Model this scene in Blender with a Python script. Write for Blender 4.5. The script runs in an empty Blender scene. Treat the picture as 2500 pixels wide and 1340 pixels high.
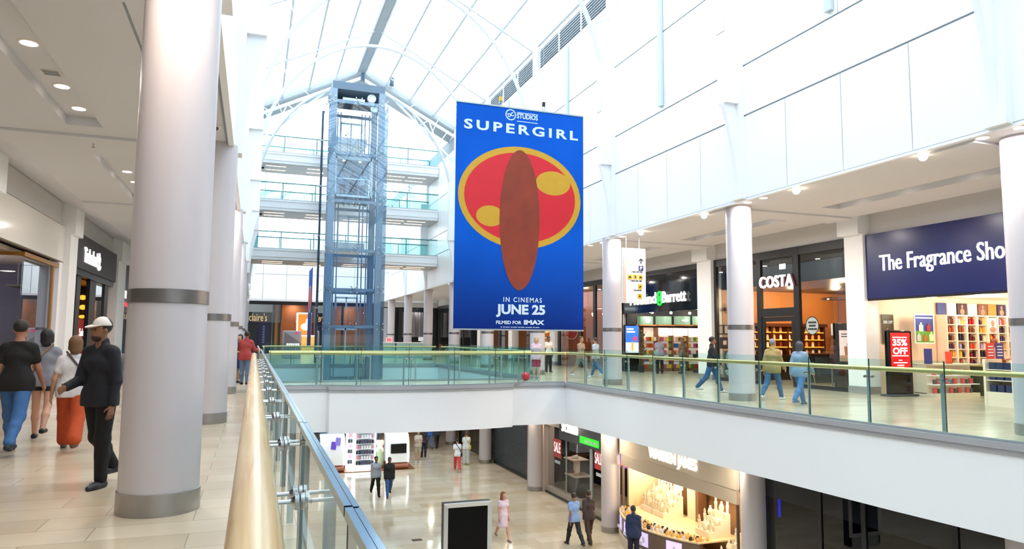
import bpy, math, random
import numpy as np
from mathutils import Vector, Matrix

random.seed(11)
sc = bpy.context.scene
COL = sc.collection
PI = math.pi

# ------------------------------------------------------------------ camera
F_PX, PCX, PCY, EYE = 1730.0, 1250.0, 670.0, 1.55
YAW, PITCH, ROLL = math.radians(19.899), math.radians(5.2256), 0.0075
_f = Vector((math.sin(YAW) * math.cos(PITCH), math.cos(YAW) * math.cos(PITCH), math.sin(PITCH)))
_r0 = Vector((math.cos(YAW), -math.sin(YAW), 0.0))
_u0 = _r0.cross(_f)
CR = math.cos(ROLL) * _r0 + math.sin(ROLL) * _u0
CU = -math.sin(ROLL) * _r0 + math.cos(ROLL) * _u0
CF = _f
cam_data = bpy.data.cameras.new('camera')
cam = bpy.data.objects.new('camera', cam_data)
COL.objects.link(cam)
cam.matrix_world = Matrix(((CR.x, CU.x, -CF.x, 0.0), (CR.y, CU.y, -CF.y, 0.0), (CR.z, CU.z, -CF.z, EYE), (0, 0, 0, 1)))
cam_data.sensor_width = 36.0
cam_data.lens = F_PX / 2500.0 * 36.0
cam_data.clip_start = 0.05
cam_data.clip_end = 400
sc.camera = cam

# ------------------------------------------------------------------ sky, exposure
world = bpy.data.worlds.new('world')
sc.world = world
world.use_nodes = True
_bg = world.node_tree.nodes['Background']
_bg.inputs[0].default_value = (0.82, 0.925, 1.0, 1)
_bg.inputs[1].default_value = 4.6
sc.view_settings.view_transform = 'Standard'
sc.view_settings.look = 'None'
sc.view_settings.gamma = 1.0
sc.view_settings.use_curve_mapping = False
sc.view_settings.exposure = -0.1
sc.cycles.max_bounces = 8
sc.cycles.diffuse_bounces = 4
sc.cycles.glossy_bounces = 3
sc.cycles.transparent_max_bounces = 24
sc.cycles.transmission_bounces = 4
sc.cycles.caustics_reflective = False
sc.cycles.caustics_refractive = False
sc.cycles.sample_clamp_indirect = 6.0

DOWN_W = 30.0      # watts of one gallery downlight


def ray(px, py):
    return CF + (px - PCX) / F_PX * CR - (py - PCY) / F_PX * CU


def on_x(px, py, X):
    d = ray(px, py); t = X / d.x
    return Vector((X, d.y * t, EYE + d.z * t))


def on_y(px, py, Y):
    d = ray(px, py); t = Y / d.y
    return Vector((d.x * t, Y, EYE + d.z * t))


def on_z(px, py, Z):
    d = ray(px, py); t = (Z - EYE) / d.z
    return Vector((d.x * t, d.y * t, Z))


# ------------------------------------------------------------------ materials
def lin(c):
    if isinstance(c, str):
        c = c.lstrip('#')
        c = [int(c[i:i + 2], 16) / 255 for i in (0, 2, 4)]
    return tuple((v / 12.92 if v <= 0.04045 else ((v + 0.055) / 1.055) ** 2.4) for v in c) + (1.0,)


MATS = {}


def mat(name, col='#808080', rough=0.5, metal=0.0, emit=0.0, ecol=None, noise=0.0, nscale=8.0, spec=0.5, bump=0.0):
    if name in MATS:
        return MATS[name]
    m = bpy.data.materials.new(name)
    m.use_nodes = True
    nt = m.node_tree
    b = nt.nodes['Principled BSDF']
    c = lin(col)
    b.inputs['Base Color'].default_value = c
    b.inputs['Roughness'].default_value = rough
    b.inputs['Metallic'].default_value = metal
    b.inputs['Specular IOR Level'].default_value = spec
    if emit > 0:
        b.inputs['Emission Color'].default_value = lin(ecol) if ecol else c
        b.inputs['Emission Strength'].default_value = emit
    if noise > 0 or bump > 0:
        tc = nt.nodes.new('ShaderNodeTexCoord')
        nz = nt.nodes.new('ShaderNodeTexNoise')
        nz.inputs['Scale'].default_value = nscale
        nz.inputs['Detail'].default_value = 4
        nt.links.new(tc.outputs['Object'], nz.inputs['Vector'])
        if noise > 0:
            mx = nt.nodes.new('ShaderNodeMixRGB')
            mx.inputs[1].default_value = tuple(v * (1 - noise) for v in c[:3]) + (1,)
            mx.inputs[2].default_value = tuple(min(1, v * (1 + noise)) for v in c[:3]) + (1,)
            nt.links.new(nz.outputs['Fac'], mx.inputs[0])
            nt.links.new(mx.outputs[0], b.inputs['Base Color'])
        if bump > 0:
            bp = nt.nodes.new('ShaderNodeBump')
            bp.inputs['Strength'].default_value = bump
            bp.inputs['Distance'].default_value = 0.01
            nt.links.new(nz.outputs['Fac'], bp.inputs['Height'])
            nt.links.new(bp.outputs[0], b.inputs['Normal'])
    MATS[name] = m
    return m


def glass(name, tint=(0.86, 0.95, 0.94), refl=1.0, rough=0.0, rcol=(1, 1, 1)):
    if name in MATS:
        return MATS[name]
    m = bpy.data.materials.new(name)
    m.use_nodes = True
    nt = m.node_tree
    nt.nodes.clear()
    out = nt.nodes.new('ShaderNodeOutputMaterial')
    tr = nt.nodes.new('ShaderNodeBsdfTransparent')
    tr.inputs[0].default_value = (*tint, 1)
    gl = nt.nodes.new('ShaderNodeBsdfGlossy')
    gl.inputs['Roughness'].default_value = rough
    gl.inputs['Color'].default_value = (*rcol, 1)
    fr = nt.nodes.new('ShaderNodeFresnel')
    fr.inputs[0].default_value = 1.45
    mu = nt.nodes.new('ShaderNodeMath'); mu.operation = 'MULTIPLY'
    mu.inputs[1].default_value = refl
    mx = nt.nodes.new('ShaderNodeMixShader')
    nt.links.new(fr.outputs[0], mu.inputs[0])
    ge = nt.nodes.new('ShaderNodeNewGeometry')      # the exit face of a pane adds no reflection of its own
    sb = nt.nodes.new('ShaderNodeMath'); sb.operation = 'SUBTRACT'
    sb.inputs[0].default_value = 1.0
    nt.links.new(ge.outputs['Backfacing'], sb.inputs[1])
    m2 = nt.nodes.new('ShaderNodeMath'); m2.operation = 'MULTIPLY'
    m2.use_clamp = True
    nt.links.new(mu.outputs[0], m2.inputs[0])
    nt.links.new(sb.outputs[0], m2.inputs[1])
    nt.links.new(m2.outputs[0], mx.inputs[0])
    nt.links.new(tr.outputs[0], mx.inputs[1])
    nt.links.new(gl.outputs[0], mx.inputs[2])
    nt.links.new(mx.outputs[0], out.inputs[0])
    MATS[name] = m
    return m


def tile_mat(name, c1, c2, mortar, bw, bh, rough=0.14, rot=0.0):
    m = bpy.data.materials.new(name)
    m.use_nodes = True
    nt = m.node_tree
    b = nt.nodes['Principled BSDF']
    tc = nt.nodes.new('ShaderNodeTexCoord')
    mp = nt.nodes.new('ShaderNodeMapping')
    mp.inputs['Rotation'].default_value = (0, 0, rot)
    br = nt.nodes.new('ShaderNodeTexBrick')
    br.inputs['Color1'].default_value = lin(c1)
    br.inputs['Color2'].default_value = lin(c2)
    br.inputs['Mortar'].default_value = lin(mortar)
    br.inputs['Scale'].default_value = 1.0
    br.inputs['Mortar Size'].default_value = 0.004
    br.inputs['Brick Width'].default_value = bw
    br.inputs['Row Height'].default_value = bh
    br.offset = 0.37
    nz = nt.nodes.new('ShaderNodeTexNoise')
    nz.inputs['Scale'].default_value = 0.9
    nz.inputs['Detail'].default_value = 6
    mx = nt.nodes.new('ShaderNodeMixRGB'); mx.blend_type = 'OVERLAY'
    mx.inputs[0].default_value = 0.25
    nt.links.new(tc.outputs['Object'], mp.inputs[0])
    nt.links.new(mp.outputs[0], br.inputs[0])
    nt.links.new(mp.outputs[0], nz.inputs['Vector'])
    nt.links.new(br.outputs['Color'], mx.inputs[1])
    nt.links.new(nz.outputs['Fac'], mx.inputs[2])
    nt.links.new(mx.outputs[0], b.inputs['Base Color'])
    b.inputs['Roughness'].default_value = rough
    b.inputs['Specular IOR Level'].default_value = 0.6
    bp = nt.nodes.new('ShaderNodeBump')
    bp.inputs['Strength'].default_value = 0.012
    bp.inputs['Distance'].default_value = 0.02
    nt.links.new(nz.outputs['Fac'], bp.inputs['Height'])
    nt.links.new(bp.outputs[0], b.inputs['Normal'])
    MATS[name] = m
    return m


def wood_mat(name, c1, c2, rough, scale=(1, 1, 1), ws=6.0):
    m = bpy.data.materials.new(name)
    m.use_nodes = True
    nt = m.node_tree
    b = nt.nodes['Principled BSDF']
    tc = nt.nodes.new('ShaderNodeTexCoord')
    mp = nt.nodes.new('ShaderNodeMapping')
    mp.inputs['Scale'].default_value = scale
    nz = nt.nodes.new('ShaderNodeTexNoise')
    nz.inputs['Scale'].default_value = ws
    nz.inputs['Detail'].default_value = 6
    nz.inputs['Distortion'].default_value = 0.6
    rp = nt.nodes.new('ShaderNodeValToRGB')
    rp.color_ramp.elements[0].position = 0.3
    rp.color_ramp.elements[0].color = lin(c1)
    rp.color_ramp.elements[1].position = 0.7
    rp.color_ramp.elements[1].color = lin(c2)
    nt.links.new(tc.outputs['Object'], mp.inputs[0])
    nt.links.new(mp.outputs[0], nz.inputs['Vector'])
    nt.links.new(nz.outputs['Fac'], rp.inputs[0])
    nt.links.new(rp.outputs[0], b.inputs['Base Color'])
    b.inputs['Roughness'].default_value = rough
    MATS[name] = m
    return m


M_WHITE = mat('white_paint', '#f2f4f6', 0.55, noise=0.015, nscale=2)
M_PANEL = mat('white_wall_panel', '#f4f6f8', 0.35, noise=0.012, nscale=0.7)
M_STEELW = mat('white_painted_steel', '#eef2f5', 0.4)
M_GROOVE = mat('grey_joint', '#8f9aa3', 0.7)
M_CEIL = mat('gallery_ceiling_paint', '#d9dadf', 0.7, noise=0.01, nscale=1.5)
M_COLP = mat('column_paint', '#c9c3c8', 0.38, noise=0.012, nscale=1.2)
M_BRUSH = mat('brushed_steel', '#b9b6b6', 0.36, 0.65, noise=0.16, nscale=3)
M_TRIM = mat('slab_edge_steel', '#b3b5ba', 0.4, 0.35, noise=0.06, nscale=2)
M_BAND = mat('dark_brushed_band', '#8b8684', 0.34, 0.8, noise=0.15, nscale=3)
M_RING = mat('brushed_base_ring', '#a8a4a2', 0.34, 0.75, noise=0.2, nscale=4)
M_STEEL = mat('polished_steel', '#c8ccd0', 0.16, 1.0)
M_STEELM = mat('satin_steel', '#aab4b8', 0.38, 0.5, noise=0.05)
M_DARK = mat('near_black', '#121317', 0.35)
M_BLACK = mat('gloss_black', '#08090c', 0.12)
M_FASCIA = mat('fascia_paint', '#f3f6fa', 0.5, noise=0.01, nscale=0.8)
M_GREYP = mat('grey_panel', '#a8aeb2', 0.6, noise=0.03, nscale=2)
M_SILL = mat('bulkhead_paint', '#d3d1d0', 0.6, noise=0.01, nscale=1)
M_WHITEE = mat('white_letter', '#ffffff', 0.5, emit=1.25, ecol='#fffaf4')
M_TILE = tile_mat('cream_stone_tile', '#d2c2aa', '#c1b096', '#998b79', 1.15, 0.42, rough=0.2)
M_TILE2 = tile_mat('lower_stone_tile', '#d5cab6', '#c4b59b', '#a69a86', 1.3, 0.6, rough=0.1)
M_MAPLE = wood_mat('maple_rail', '#cfa772', '#e3c898', 0.2, (16, 0.45, 16), 2.2)
M_OLIVE = mat('pale_brass_rail', '#dcba7c', 0.28, 0.45, noise=0.05, nscale=2)
M_GREEN = glass('balustrade_glass', (0.82, 0.95, 0.945), 1.0)
M_GREENS = glass('balustrade_glass_side', (0.87, 0.945, 0.935), 1.0)
M_CLEAR = glass('shopfront_glass', (0.93, 0.95, 0.95), 2.0)
M_CLEAR2 = glass('lower_shop_glass', (0.93, 0.95, 0.95), 0.7)
M_SKYG = glass('roof_glass', (0.97, 0.99, 1.0), 0.5)
M_BLUEG = glass('lift_glass', (0.86, 0.92, 0.96), 2.0)
M_DKGLASS = glass('dark_shop_glass', (0.35, 0.38, 0.42), 1.3)
M_BARS = mat('roof_bar_grey', '#c6d0d7', 0.45)
M_ARCHP = mat('arch_paint', '#d3dde3', 0.4)
M_LAMP = mat('lamp_disc', '#fff4e6', 0.5, emit=7.0, ecol='#ffecd8')
M_LAMPRIM = mat('lamp_rim', '#e8e2da', 0.4)
M_LIFT = mat('lift_steel_blue_grey', '#8398aa', 0.4, 0.1)
M_GOLD = mat('gold_frame', '#b07c32', 0.3, 0.5)


# ------------------------------------------------------------------ mesh builder
class MB:
    def __init__(s):
        s.v = []; s.f = []; s.m = []; s.mi = 0

    def add(s, vs, fs):
        o = len(s.v)
        s.v += [tuple(p) for p in vs]
        s.f += [tuple(i + o for i in f) for f in fs]
        s.m += [s.mi] * len(fs)
        return s

    def box(s, x0, y0, z0, x1, y1, z1):
        x0, x1 = min(x0, x1), max(x0, x1); y0, y1 = min(y0, y1), max(y0, y1); z0, z1 = min(z0, z1), max(z0, z1)
        return s.add([(x0, y0, z0), (x1, y0, z0), (x1, y1, z0), (x0, y1, z0), (x0, y0, z1), (x1, y0, z1), (x1, y1, z1), (x0, y1, z1)],
                     [(3, 2, 1, 0), (4, 5, 6, 7), (0, 1, 5, 4), (1, 2, 6, 5), (2, 3, 7, 6), (3, 0, 4, 7)])

    def hexa(s, p):      # eight corners, bottom ring then top ring
        return s.add(p, [(3, 2, 1, 0), (4, 5, 6, 7), (0, 1, 5, 4), (1, 2, 6, 5), (2, 3, 7, 6), (3, 0, 4, 7)])

    def beam(s, a, b, w, h, up=(0, 0, 1)):
        a = Vector(a); b = Vector(b); d = (b - a).normalized()
        u = Vector(up)
        if abs(d.dot(u)) > 0.98: u = Vector((0, 1, 0))
        r = d.cross(u).normalized() * (w / 2); t = r.cross(d).normalized() * (h / 2)
        return s.hexa([a - r - t, a + r - t, b + r - t, b - r - t, a - r + t, a + r + t, b + r + t, b - r + t])

    def tube(s, pts, r, n=8, caps=True):
        pts = [Vector(p) for p in pts]
        rs = r if isinstance(r, (list, tuple)) else [r] * len(pts)
        rings = []; u = None
        for i, p in enumerate(pts):
            d = (pts[min(i + 1, len(pts) - 1)] - pts[max(i - 1, 0)]).normalized()
            if u is None:
                u = Vector((0, 0, 1)) if abs(d.z) < 0.9 else Vector((1, 0, 0))
            u = (u - d * u.dot(d)).normalized(); w = d.cross(u)
            rings.append([p + (u * math.cos(2 * PI * k / n) + w * math.sin(2 * PI * k / n)) * rs[i] for k in range(n)])
        vs = [q for R in rings for q in R]; fs = []
        for i in range(len(rings) - 1):
            for k in range(n):
                k2 = (k + 1) % n
                fs.append((i * n + k, i * n + k2, (i + 1) * n + k2, (i + 1) * n + k))
        if caps:
            fs.append(tuple(range(n - 1, -1, -1)))
            fs.append(tuple((len(rings) - 1) * n + k for k in range(n)))
        return s.add(vs, fs)

    def lathe(s, cx, cy, prof, n=32):
        vs = []; fs = []
        for r, z in prof:
            for k in range(n):
                a = 2 * PI * k / n
                vs.append((cx + r * math.cos(a), cy + r * math.sin(a), z))
        for i in range(len(prof) - 1):
            for k in range(n):
                k2 = (k + 1) % n
                fs.append((i * n + k, i * n + k2, (i + 1) * n + k2, (i + 1) * n + k))
        fs.append(tuple(range(n - 1, -1, -1)))
        fs.append(tuple((len(prof) - 1) * n + k for k in range(n)))
        return s.add(vs, fs)

    def sphere(s, c, r, n=14, m=9):
        rx, ry, rz = r if isinstance(r, (tuple, list)) else (r, r, r)
        vs = [(c[0], c[1], c[2] - rz)]
        for i in range(1, m):
            a = -PI / 2 + PI * i / m
            for k in range(n):
                b = 2 * PI * k / n
                vs.append((c[0] + rx * math.cos(a) * math.cos(b), c[1] + ry * math.cos(a) * math.sin(b), c[2] + rz * math.sin(a)))
        vs.append((c[0], c[1], c[2] + rz)); fs = []
        for k in range(n):
            fs.append((0, 1 + (k + 1) % n, 1 + k))
            fs.append((len(vs) - 1, 1 + (m - 2) * n + k, 1 + (m - 2) * n + (k + 1) % n))
        for i in range(m - 2):
            for k in range(n):
                k2 = (k + 1) % n
                fs.append((1 + i * n + k, 1 + i * n + k2, 1 + (i + 1) * n + k2, 1 + (i + 1) * n + k))
        return s.add(vs, fs)

    def prism(s, poly, z0, z1):       # polygon in x, y extruded along z (ccw)
        n = len(poly)
        vs = [(x, y, z0) for x, y in poly] + [(x, y, z1) for x, y in poly]
        fs = [tuple(range(n - 1, -1, -1)), tuple(range(n, 2 * n))] + [(i, (i + 1) % n, n + (i + 1) % n, n + i) for i in range(n)]
        return s.add(vs, fs)

    def ribbon(s, line, z0, z1, t):    # upright band that follows a polyline, t to its left
        L = []; R = []
        for i, p in enumerate(line):
            a = Vector(line[max(i - 1, 0)]).to_2d(); b = Vector(line[min(i + 1, len(line) - 1)]).to_2d()
            d = (b - a).normalized(); nrm = Vector((-d.y, d.x))
            L.append(Vector(p).to_2d() + nrm * t); R.append(Vector(p).to_2d())
        n = len(line); vs = []
        for i in range(n):
            vs += [(R[i].x, R[i].y, z0), (L[i].x, L[i].y, z0), (L[i].x, L[i].y, z1), (R[i].x, R[i].y, z1)]
        fs = [(0, 1, 2, 3), (4 * n - 1, 4 * n - 2, 4 * n - 3, 4 * n - 4)]
        for i in range(n - 1):
            for k in range(4):
                k2 = (k + 1) % 4
                fs.append((4 * i + k, 4 * i + 4 + k, 4 * i + 4 + k2, 4 * i + k2))
        return s.add(vs, fs)

    def ring(s, x0, z0, x1, z1, w, y0, y1):      # rectangular picture frame in one piece, w wide outwards
        P = [(x0, z0), (x1, z0), (x1, z1), (x0, z1), (x0 - w, z0 - w), (x1 + w, z0 - w), (x1 + w, z1 + w), (x0 - w, z1 + w)]
        vs = [(x, y0, z) for x, z in P] + [(x, y1, z) for x, z in P]; fs = []
        for i in range(4):
            j = (i + 1) % 4
            fs += [(i, 4 + i, 4 + j, j), (8 + i, 8 + j, 12 + j, 12 + i), (4 + i, 12 + i, 12 + j, 4 + j), (i, j, 8 + j, 8 + i)]
        return s.add(vs, fs)

    def map(s, o, origin, right, up, nrm=None):   # add mesh o mapped from (x, y, z) to a frame
        origin = Vector(origin); right = Vector(right).normalized(); up = Vector(up).normalized()
        nrm = Vector(nrm) if nrm else right.cross(up)
        return s.add([origin + right * p[0] + up * p[1] + nrm * p[2] for p in o.v], o.f)


def world_off(p):
    v = Vector((0, 0, 0))
    while p is not None:
        v += p.location; p = p.parent
    return v


def link(name, me, parent=None):
    o = bpy.data.objects.new(name, me)
    COL.objects.link(o)
    if parent is not None: o.parent = parent
    return o


def mesh(name, mb, mats, smooth=35):
    me = bpy.data.meshes.new(name)
    me.from_pydata([tuple(p) for p in mb.v], [], mb.f)
    for m in (mats if isinstance(mats, (list, tuple)) else [mats]): me.materials.append(m)
    if any(mb.m): me.polygons.foreach_set('material_index', mb.m)
    me.validate()
    if smooth:
        me.polygons.foreach_set('use_smooth', [True] * len(me.polygons))
        me.set_sharp_from_angle(angle=math.radians(smooth))
    me.update()
    return me


def mk(name, mb, mats, parent=None, local=False, smooth=35, bevel=0.0, label=None):
    if parent is not None and not local:
        o = world_off(parent)
        if o.length > 0: mb.v = [(p[0] - o.x, p[1] - o.y, p[2] - o.z) for p in mb.v]
    ob = link(name, mesh(name, mb, mats, smooth), parent)
    if bevel:
        bv = ob.modifiers.new('bevel', 'BEVEL'); bv.width = bevel; bv.segments = 2; bv.limit_method = 'ANGLE'
    if label: ob['label'] = label
    return ob


def tag(o, label, cat, group=None):
    o['label'] = label; o['category'] = cat
    if group: o['group'] = group
    return o


def thing(name, label, cat, loc=(0, 0, 0), group=None, rz=0.0):
    o = bpy.data.objects.new(name, None)
    COL.objects.link(o)
    o.location = loc; o.rotation_euler = (0, 0, rz); o.empty_display_size = 0.1
    return tag(o, label, cat, group)


def struct(name, mb, mats, parent=None, smooth=35):
    o = mk(name, mb, mats, parent, smooth=smooth)
    o['kind'] = 'structure'
    return o


def dup(o, loc, label=None, group=None, parent=None):
    c = o.copy(); COL.objects.link(c)
    if parent is not None: c.parent = parent
    else: c.location = loc
    if label: c['label'] = label
    if group: c['group'] = group
    for ch in o.children: dup(ch, None, parent=c)
    return c


def text(s, w=None, h=None, depth=0.01, bold=0.0, spacing=1.0, res=3):
    cu = bpy.data.curves.new('t', 'FONT')
    cu.body = s; cu.size = 1.0; cu.extrude = 0.0; cu.offset = bold; cu.space_character = spacing; cu.resolution_u = res
    ob = bpy.data.objects.new('t', cu); COL.objects.link(ob)
    dg = bpy.context.evaluated_depsgraph_get()
    me = bpy.data.meshes.new_from_object(ob.evaluated_get(dg))
    n = len(me.vertices); co = np.zeros(n * 3); me.vertices.foreach_get('co', co); co = co.reshape(-1, 3)
    fs = [tuple(p.vertices) for p in me.polygons]
    ec = {}
    for f in fs:
        for i in range(len(f)):
            e = (f[i], f[(i + 1) % len(f)]); ec[e] = ec.get(e, 0) + 1
    bnd = [e for e in ec if (e[1], e[0]) not in ec]
    bpy.data.objects.remove(ob); bpy.data.curves.remove(cu); bpy.data.meshes.remove(me)
    mn = co.min(0); mx = co.max(0); sz = mx - mn
    sx = (w / sz[0]) if w else (h / sz[1]); sy = (h / sz[1]) if h else sx
    co[:, 0] = (co[:, 0] - (mn[0] + mx[0]) / 2) * sx; co[:, 1] = (co[:, 1] - (mn[1] + mx[1]) / 2) * sy
    mb = MB()
    top = co.copy(); top[:, 2] = depth; bot = co.copy(); bot[:, 2] = 0
    mb.add([tuple(p) for p in top] + [tuple(p) for p in bot],
           fs + [tuple(i + n for i in reversed(f)) for f in fs] + [(a + n, b + n, b, a) for a, b in bnd])
    return mb


def put_text(name, s, parent, m, origin, right, up, w=None, h=None, depth=0.02, bold=0.0, spacing=1.0, label=None):
    mb = MB().map(text(s, w, h, depth, bold, spacing), origin, right, up)
    return mk(name, mb, m, parent, smooth=0, label=label)


def light(name, kind, loc, watts, col=(1, 0.92, 0.85), size=0.15, rot=None, spot=None, parent=None):
    ld = bpy.data.lights.new(name, kind)
    ld.energy = watts; ld.color = col
    if kind == 'AREA':
        ld.shape = 'DISK'; ld.size = size
    elif kind in ('POINT', 'SPOT'):
        ld.shadow_soft_size = size
        if kind == 'SPOT': ld.spot_size = spot or 2.2; ld.spot_blend = 0.7
    o = bpy.data.objects.new(name, ld); COL.objects.link(o)
    o.location = loc
    if rot: o.rotation_euler = rot
    return o


AX, AY, AZ = Vector((1, 0, 0)), Vector((0, 1, 0)), Vector((0, 0, 1))

# ================================================================== THE SETTING
LOW = -5.1            # lower mall floor
SOF = -1.42           # underside of the upper floor edge
CZ = 5.15             # gallery ceiling
WX, LX = 11.6, -0.5   # atrium walls above the galleries
EAVE, RIDGE, MIDX = 14.75, 17.85, 5.55
RY = [1.6, 8.7, 15.66, 22.42, 29.6, 36.7, 43.8, 51.0, 58.3, 66.0]      # right hand column line
WY = [0.9, 8.1, 14.85, 21.75, 28.9, 36.0, 42.4, 50.3, 57.6, 65.3]         # pilasters of the right wall
LY = [0.2, 7.25, 14.2, 21.35, 28.5, 35.6, 42.7]                        # left hand column line
REDGE = [(11.5, -8), (11.08, 4), (10.92, 7.57), (10.74, 9.8), (10.56, 13.8), (10.5, 18), (10.5, 23.35)]
_arc = [(8.4 - 6.1 * t, 22.62 + 0.42 * (2 * t - 1) ** 2) for t in [i / 14 for i in range(15)]]
BEDGE = [(10.5, 23.35), (8.55, 23.42), (8.5, 23.35)] + _arc + [(2.24, 23.42), (0.42, 23.45)]
LEDGE = [(0.42, 23.45), (0.42, -8)]
BBACK = 25.9          # far edge of the bridge
FARY = 42.0           # front edge of the far deck

# floors -------------------------------------------------------------
struct('floor', MB().box(-13, -8, -0.12, 0.42, 70, 0), M_TILE)
def strips(line, far, z0, z1, mb=None):
    mb = mb or MB()
    for (xa, ya), (xb, yb) in zip(line[:-1], line[1:]):
        P = far((xa, ya), (xb, yb))
        mb.hexa([(x, y, z0) for x, y in P] + [(x, y, z1) for x, y in P])
    return mb


fr_ = strips(REDGE, lambda a, b: (a, (26, a[1]), (26, b[1]), b), -0.12, 0)
fr_.box(10.5, 23.35, -0.12, 26, 70, 0)
struct('floor', fr_, M_TILE)
struct('floor', strips([p for p in BEDGE if p[0] != 8.5], lambda a, b: (b, a, (a[0], BBACK), (b[0], BBACK)), -0.12, 0), M_TILE)
struct('floor', MB().box(0.42, FARY, -0.12, 10.5, 70, 0), M_TILE)
struct('floor', MB().box(-13, -8, LOW - 0.2, 26, 70, LOW), M_TILE2)
# white edge beams of the slabs ---------------------------------------
struct('trim_1', MB().ribbon(REDGE, SOF, -0.12, -0.5), M_FASCIA)
struct('trim_2', MB().ribbon(BEDGE, SOF, -0.12, -0.5), M_FASCIA)
struct('trim_3', MB().ribbon(LEDGE, SOF, -0.12, -0.5), M_FASCIA)
struct('trim_4', MB().box(0.42, FARY, SOF, 10.5, FARY + 0.4, -0.12), M_FASCIA)
struct('trim_5', MB().box(0.42, BBACK - 0.4, SOF, 10.5, BBACK, -0.12), M_FASCIA)


def edge_trim(nm, line):
    L = MB().ribbon(line, -0.075, 0.03, 0.05)
    L.ribbon(line, -0.155, -0.08, 0.025)
    struct(nm, L, M_TRIM)


edge_trim('trim_6', REDGE); edge_trim('trim_7', BEDGE); edge_trim('trim_8', LEDGE)
edge_trim('trim_9', [(10.5, FARY), (0.42, FARY)])
edge_trim('trim_10', [(0.42, BBACK), (10.5, BBACK)])
struct('trim_11', MB().box(10.5, BBACK, SOF, 10.9, FARY, -0.12), M_FASCIA)
struct('trim_12', MB().box(0.02, BBACK, SOF, 0.42, FARY, -0.12), M_FASCIA)
edge_trim('trim_13', [(10.5, BBACK), (10.5, FARY)])
edge_trim('trim_14', [(0.42, FARY), (0.42, BBACK)])
# lower ceilings
struct('ceiling', MB().box(12.0, -8, SOF, 26, 23.9, SOF + 0.1).box(11.0, 23.9, SOF, 26, 70, SOF + 0.1).box(11.0, 14, SOF, 12.0, 23.9, SOF + 0.1), M_CEIL)
struct('ceiling', MB().box(0.42, 23.9, SOF, 11.0, BBACK - 0.4, SOF + 0.1), M_CEIL)
struct('ceiling', MB().box(-13, -8, SOF, -0.08, 70, SOF + 0.1), M_CEIL)
struct('ceiling', MB().box(-0.08, FARY + 0.4, SOF, 11.0, 70, SOF + 0.1), M_CEIL)


# upper walls of the atrium ---------------------------------------------
def atrium_wall(nm, X, sgn, ys, y0, y1):
    """panelled wall; sgn is the direction of the atrium (-1: panels face -X)"""
    w = MB()
    w.mi = 1
    w.box(X - sgn * 0.03, y0, CZ - 0.03, X - sgn * 0.12, y1, EAVE + 0.3)
    w.mi = 0
    g = 0.022
    edges = [y0] + [y for y in ys if y0 < y < y1] + [y1]
    for a, b in zip(edges[:-1], edges[1:]):
        if b - a < 0.3: continue
        n = max(1, round((b - a) / 1.78))
        for z0, z1, k in ((CZ, 7.3, n), (7.3, 8.62, 1), (8.62, 11.12, max(1, n // 2)), (11.12, 13.45, max(1, n // 2))):
            for i in range(k):
                w.box(X, a + (b - a) * i / k + g / 2, z0 + g, X - sgn * 0.05, a + (b - a) * (i + 1) / k - g / 2, z1 - g)
        w.box(X, a, 13.45, X - sgn * 0.05, b, 13.62)
        w.box(X, a, 14.5, X - sgn * 0.05, b, EAVE + 0.3)
    w.box(X - sgn * 0.08, y0, CZ - 0.05, X + sgn * 0.015, y1, CZ)
    return struct(nm, w, [M_PANEL, M_GROOVE])


atrium_wall('wall_right', WX, -1, WY, -8, 70)
atrium_wall('wall_left', LX, 1, WY, -8, 70)


def louvre(X, sgn, a, b, label):
    l = thing('louvre_vent', label, 'vent', (X, (a + b) / 2, 13.62), 'louvre vents under the roof eaves')
    bk = MB().box(X - sgn * 0.04, a, 13.62, X - sgn * 0.055, b, 14.5)
    mk('backing', bk, M_DARK, l)
    sl = MB()
    for k in range(7):
        z = 13.7 + k * 0.115
        sl.hexa([(X - sgn * 0.04, a, z + 0.035), (X + sgn * 0.03, a, z - 0.02), (X + sgn * 0.03, b, z - 0.02), (X - sgn * 0.04, b, z + 0.035),
                 (X - sgn * 0.04, a, z + 0.047), (X + sgn * 0.03, a, z - 0.008), (X + sgn * 0.03, b, z - 0.008), (X - sgn * 0.04, b, z + 0.047)])
    mk('slat', sl, M_STEELW, l)
    for y in (a, a + (b - a) / 3, a + (b - a) * 2 / 3, b):
        fr = MB(); fr.box(X - sgn * 0.04, y - 0.03, 13.6, X + sgn * 0.04, y + 0.03, 14.52)
        mk('frame_bar', fr, M_STEELW, l)


for i, (a, b) in enumerate(zip(WY[1:6], WY[2:7])):
    louvre(WX, -1, a + 0.35, b - 0.35, 'dark slatted louvre vent under the right eaves, %s from the near end' % ['first', 'second', 'third', 'fourth', 'fifth'][i])
for i, (a, b) in enumerate(zip(WY[1:6], WY[2:7])):
    louvre(LX, 1, a + 0.35, b - 0.35, 'dark slatted louvre vent under the left eaves, %s from the near end' % ['first', 'second', 'third', 'fourth', 'fifth'][i])


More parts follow.
